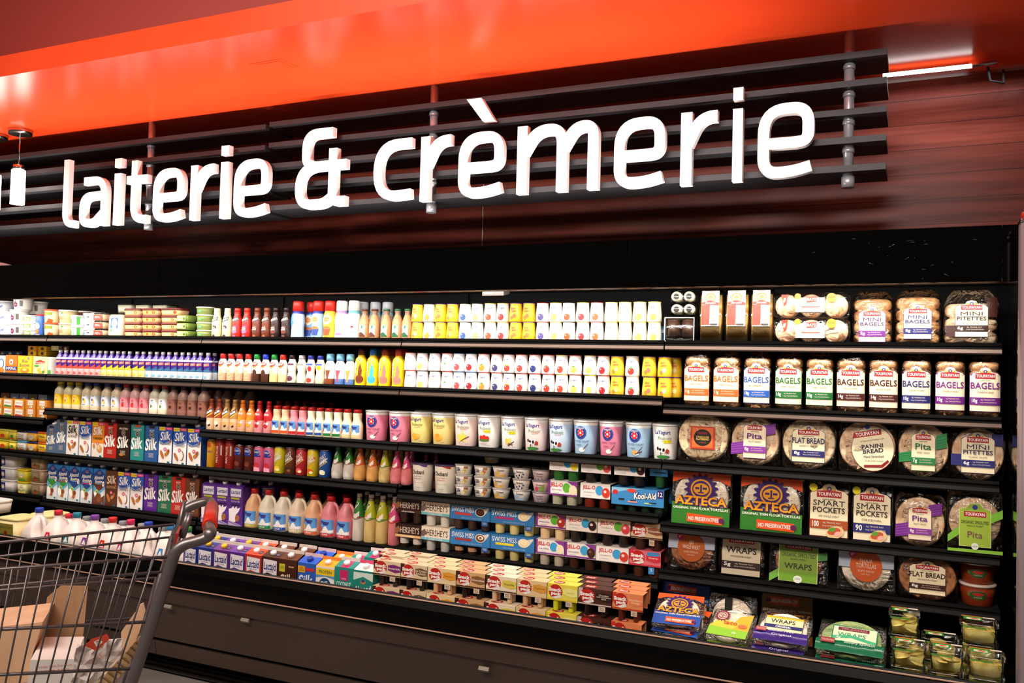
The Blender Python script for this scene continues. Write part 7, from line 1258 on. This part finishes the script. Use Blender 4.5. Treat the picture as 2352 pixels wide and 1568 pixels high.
def toz(P, Q, z):   # continue a tube down to height z
    d = Q-P; return Q+d*((z-Q.z)/d.z)
near_path.append(toz(near_path[-2], near_path[-1], .22)); far_path.append(toz(far_path[-2], far_path[-1], .22))
def smooth(P):
    out = [P[0]]
    for i in range(len(P)-1):
        a = P[max(i-1, 0)]; b = P[i]; c = P[i+1]; d = P[min(i+2, len(P)-1)]
        for k in range(1, 5):
            t = k/4; out.append(.5*((2*b)+(c-a)*t+(2*a-5*b+4*c-d)*t*t+(3*b-a-3*c+d)*t**3))
    return out
wire(smooth([G1]+near_path), .0155, 'frame_tube', FRM); wire(smooth([G0]+far_path), .0145, 'frame_tube', FRM)
wire([G0, G1], .0145, 'handle_bar', FRM)
hg = wire([G0.lerp(G1, .04), G0.lerp(G1, .94)], .0205, 'handle_grip', REDG)
# loose flap frame and red seat panel near the handle
wire([cp(424, 1150, CWD*.8), cp(410, 1215, CWD*.8), cp(385, 1300, CWD*.8)], .006, 'seat_frame', FRM)
wire([cp(438, 1178, CWD*.5), cp(420, 1236, CWD*.5)], .007, 'seat_frame', FRM); wire([cp(432, 1178, CWD*.6), cp(415, 1232, CWD*.6)], .007, 'seat_frame', FRM)
m = MB(); a, b_, c, d = [cp(x, y, w) for x, y, w in ((418, 1205, .40), (409, 1225, .12), (396, 1300, .12), (404, 1275, .40))]; e = Vector(Ld)*.006
m.add([a, b_, c, d, a+e, b_+e, c+e, d+e], [(0, 1, 2, 3), (7, 6, 5, 4), (0, 4, 5, 1), (1, 5, 6, 2), (2, 6, 7, 3), (3, 7, 4, 0)], mat('#a81c14', .35)); cpart(m, 'seat_panel')
# base frame and casters
B = [near_path[-1], far_path[-1]]
FB = [p+Ld*.75 for p in B]
for p, q in ((B[0], FB[0]), (B[1], FB[1]), (B[0], B[1]), (FB[0], FB[1])): wire([p+Vector((0, 0, 0)), q], .012, 'base_rail', FRM)
wire([pn[4][0].lerp(pn[4][1], .3), FB[0]], .009, 'basket_support', FRM); wire([pf[4][0].lerp(pf[4][1], .3), FB[1]], .009, 'basket_support', FRM)
for p in B+FB:
    wire([p, Vector((p.x, p.y, .10))], .010, 'caster_fork', FRM)
    o = MB().loft([(-.014, .056, .056, 2), (-.010, .062, .062, 2), (.010, .062, .062, 2), (.014, .056, .056, 2)], mat('#2a2828', .5), 24, fn=lambda x, y, z: (x, z, y)).obj('wheel', cart); o.location = (p.x, p.y, .063); o.rotation_euler[2] = math.atan2(Ld.y, Ld.x)
# cardboard in the basket (each piece is a thing)
def slab(name, pts, w, th, m_, label, cat, art_=None, extra=None):
    P = [onP(x, y, A3+Wd*w, Wd) for x, y in pts]; zf = O.z+max(q.z for pr_ in (pn[4], pf[4]) for q in pr_)+.008
    for p_ in P: p_.z = max(p_.z, zf)
    c = sum(P, Vector())/len(P); zmin = min(p.z for p in P); c.z = zmin
    r = empty(name, c); tag(r, label, cat); n = len(P); Q = [p-c for p in P]; T_ = Wd*th
    m = MB(); m.keep = 1; m.add(Q+[q+T_ for q in Q], [tuple(range(n)), tuple(range(n, 2*n))[::-1]]+[(i, n+i, n+(i+1) % n, (i+1) % n) for i in range(n)], m_); m.obj('panel' if th < .03 else 'carton', r)
    if art_:
        x0 = P[0]-c; ux = -Ld; q = MB(); art(q, art_, lambda u, v, off: tuple(x0+ux*u+Vector((0, 0, v))-Wd*(off+.001))); q.obj('print', r)
    return r
FLZ = [p for p in near]
slab('cardboard_box', [(-120, 1452), (98, 1428), (70, 1516), (66, 1590), (-120, 1600)], .20, .2, TAN, 'tan cardboard carton lying in the cart at the left edge', 'cardboard')
slab('cardboard_flap', [(108, 1372), (140, 1345), (202, 1346), (194, 1430), (186, 1500), (98, 1500), (101, 1433)], .40, .006, CARD, 'brown cardboard flap standing up in the cart', 'cardboard')
wb = mat('#e6e0dc', .6, name='white_carton')
slab('cheese_carton', [(70, 1515), (172, 1513), (168, 1650), (58, 1652)], .12, .20, wb, 'white cheese carton with small red print in the cart', 'carton', [T('Fromage fondu 8 portions', .055, -.02, .085, .007, '#c87a6c', 0), T('PROCESSED CHEESE', .052, -.033, .078, .008, '#c8503c', .01)])
slab('carton', [(192, 1508), (276, 1502), (270, 1640), (182, 1650)], .24, .15, wb, 'second white carton behind the crumpled paper in the cart', 'carton')
slab('cardboard_flap', [(278, 1452), (312, 1404), (318, 1390), (330, 1384), (334, 1402), (306, 1500), (290, 1560), (280, 1520)], .30, .006, TAN, 'torn tan cardboard flap leaning against the cart frame', 'cardboard')
# corrugated strip
P0, P1 = onP(205, 1590, A3+Wd*.07, Wd), onP(322, 1462, A3+Wd*.07, Wd); c = P0.copy(); r = empty('corrugated_cardboard', c); tag(r, 'diagonal strip of corrugated cardboard in the cart', 'cardboard')
m = MB(); n = 44; dd = (P1-P0)/n; V = []; nn = Vector((0, 0, 1)).cross(Wd).cross(dd).normalized(); up_ = dd.normalized().cross(Wd).normalized(); up_ = up_ if up_.z < 0 else -up_
for i in range(n+1):
    b0 = dd*i; off = -Wd*(.004*math.sin(i*math.pi/2+.5))
    V += [b0+off, b0+off+up_*.030, b0+off+Wd*.012+up_*.030, b0+off+Wd*.012]
m.add(V, [(i*4+j, i*4+4+j, i*4+4+(j+1) % 4, i*4+(j+1) % 4) for i in range(n) for j in range(4)]+[(0, 1, 2, 3), (n*4+3, n*4+2, n*4+1, n*4)], noisy('kraft_corrugated', '#8c6e48', '#b89a70', (20, 20, 20), .8)); m.obj('strip', r)
# crumpled wrapper with red emblem
r = empty('paper_bag', onP(215, 1560, A3+Wd*.09, Wd)); tag(r, 'crumpled white paper bag with red emblem on the cartons', 'bag'); rd = random.Random(5); m = MB(); n = 9; V = []
for i in range(n+1):
    for j in range(n+1):
        px = 162+(268-162)*i/n+rd.uniform(-3, 3)+(10-20*j/n)*0; py = 1590-110*j/n-14*i/n+rd.uniform(-4, 4); px += (j/n)*14
        V.append(onP(px, py, A3+Wd*(.085+rd.uniform(-.012, .012)), Wd)-r.location)
m.add(V, [(i*(n+1)+j, (i+1)*(n+1)+j, (i+1)*(n+1)+j+1, i*(n+1)+j+1) for i in range(n) for j in range(n)], mat('#d9d0cc', .55)); o = m.obj('paper', r); md = o.modifiers.new('thickness', 'SOLIDIFY'); md.thickness = .0015
b0 = onP(222, 1480, A3+Wd*.060, Wd)-r.location; q = MB(); art(q, [Pg([(-.030, .0), (.0, -.016), (.030, .012), (.024, .026), (-.012, .016)], '#cf4a34'), T('B', .004, .006, .018, .014, '#e8dcd8', .02, 0, .5), T('CIE', .002, -.034, .04, .012, '#c89088', 0, 0, .6)], lambda u, v, off: tuple(b0-Ld*u+Vector((0, 0, v))-Wd*off)); q.obj('emblem', r)
finish_labels()
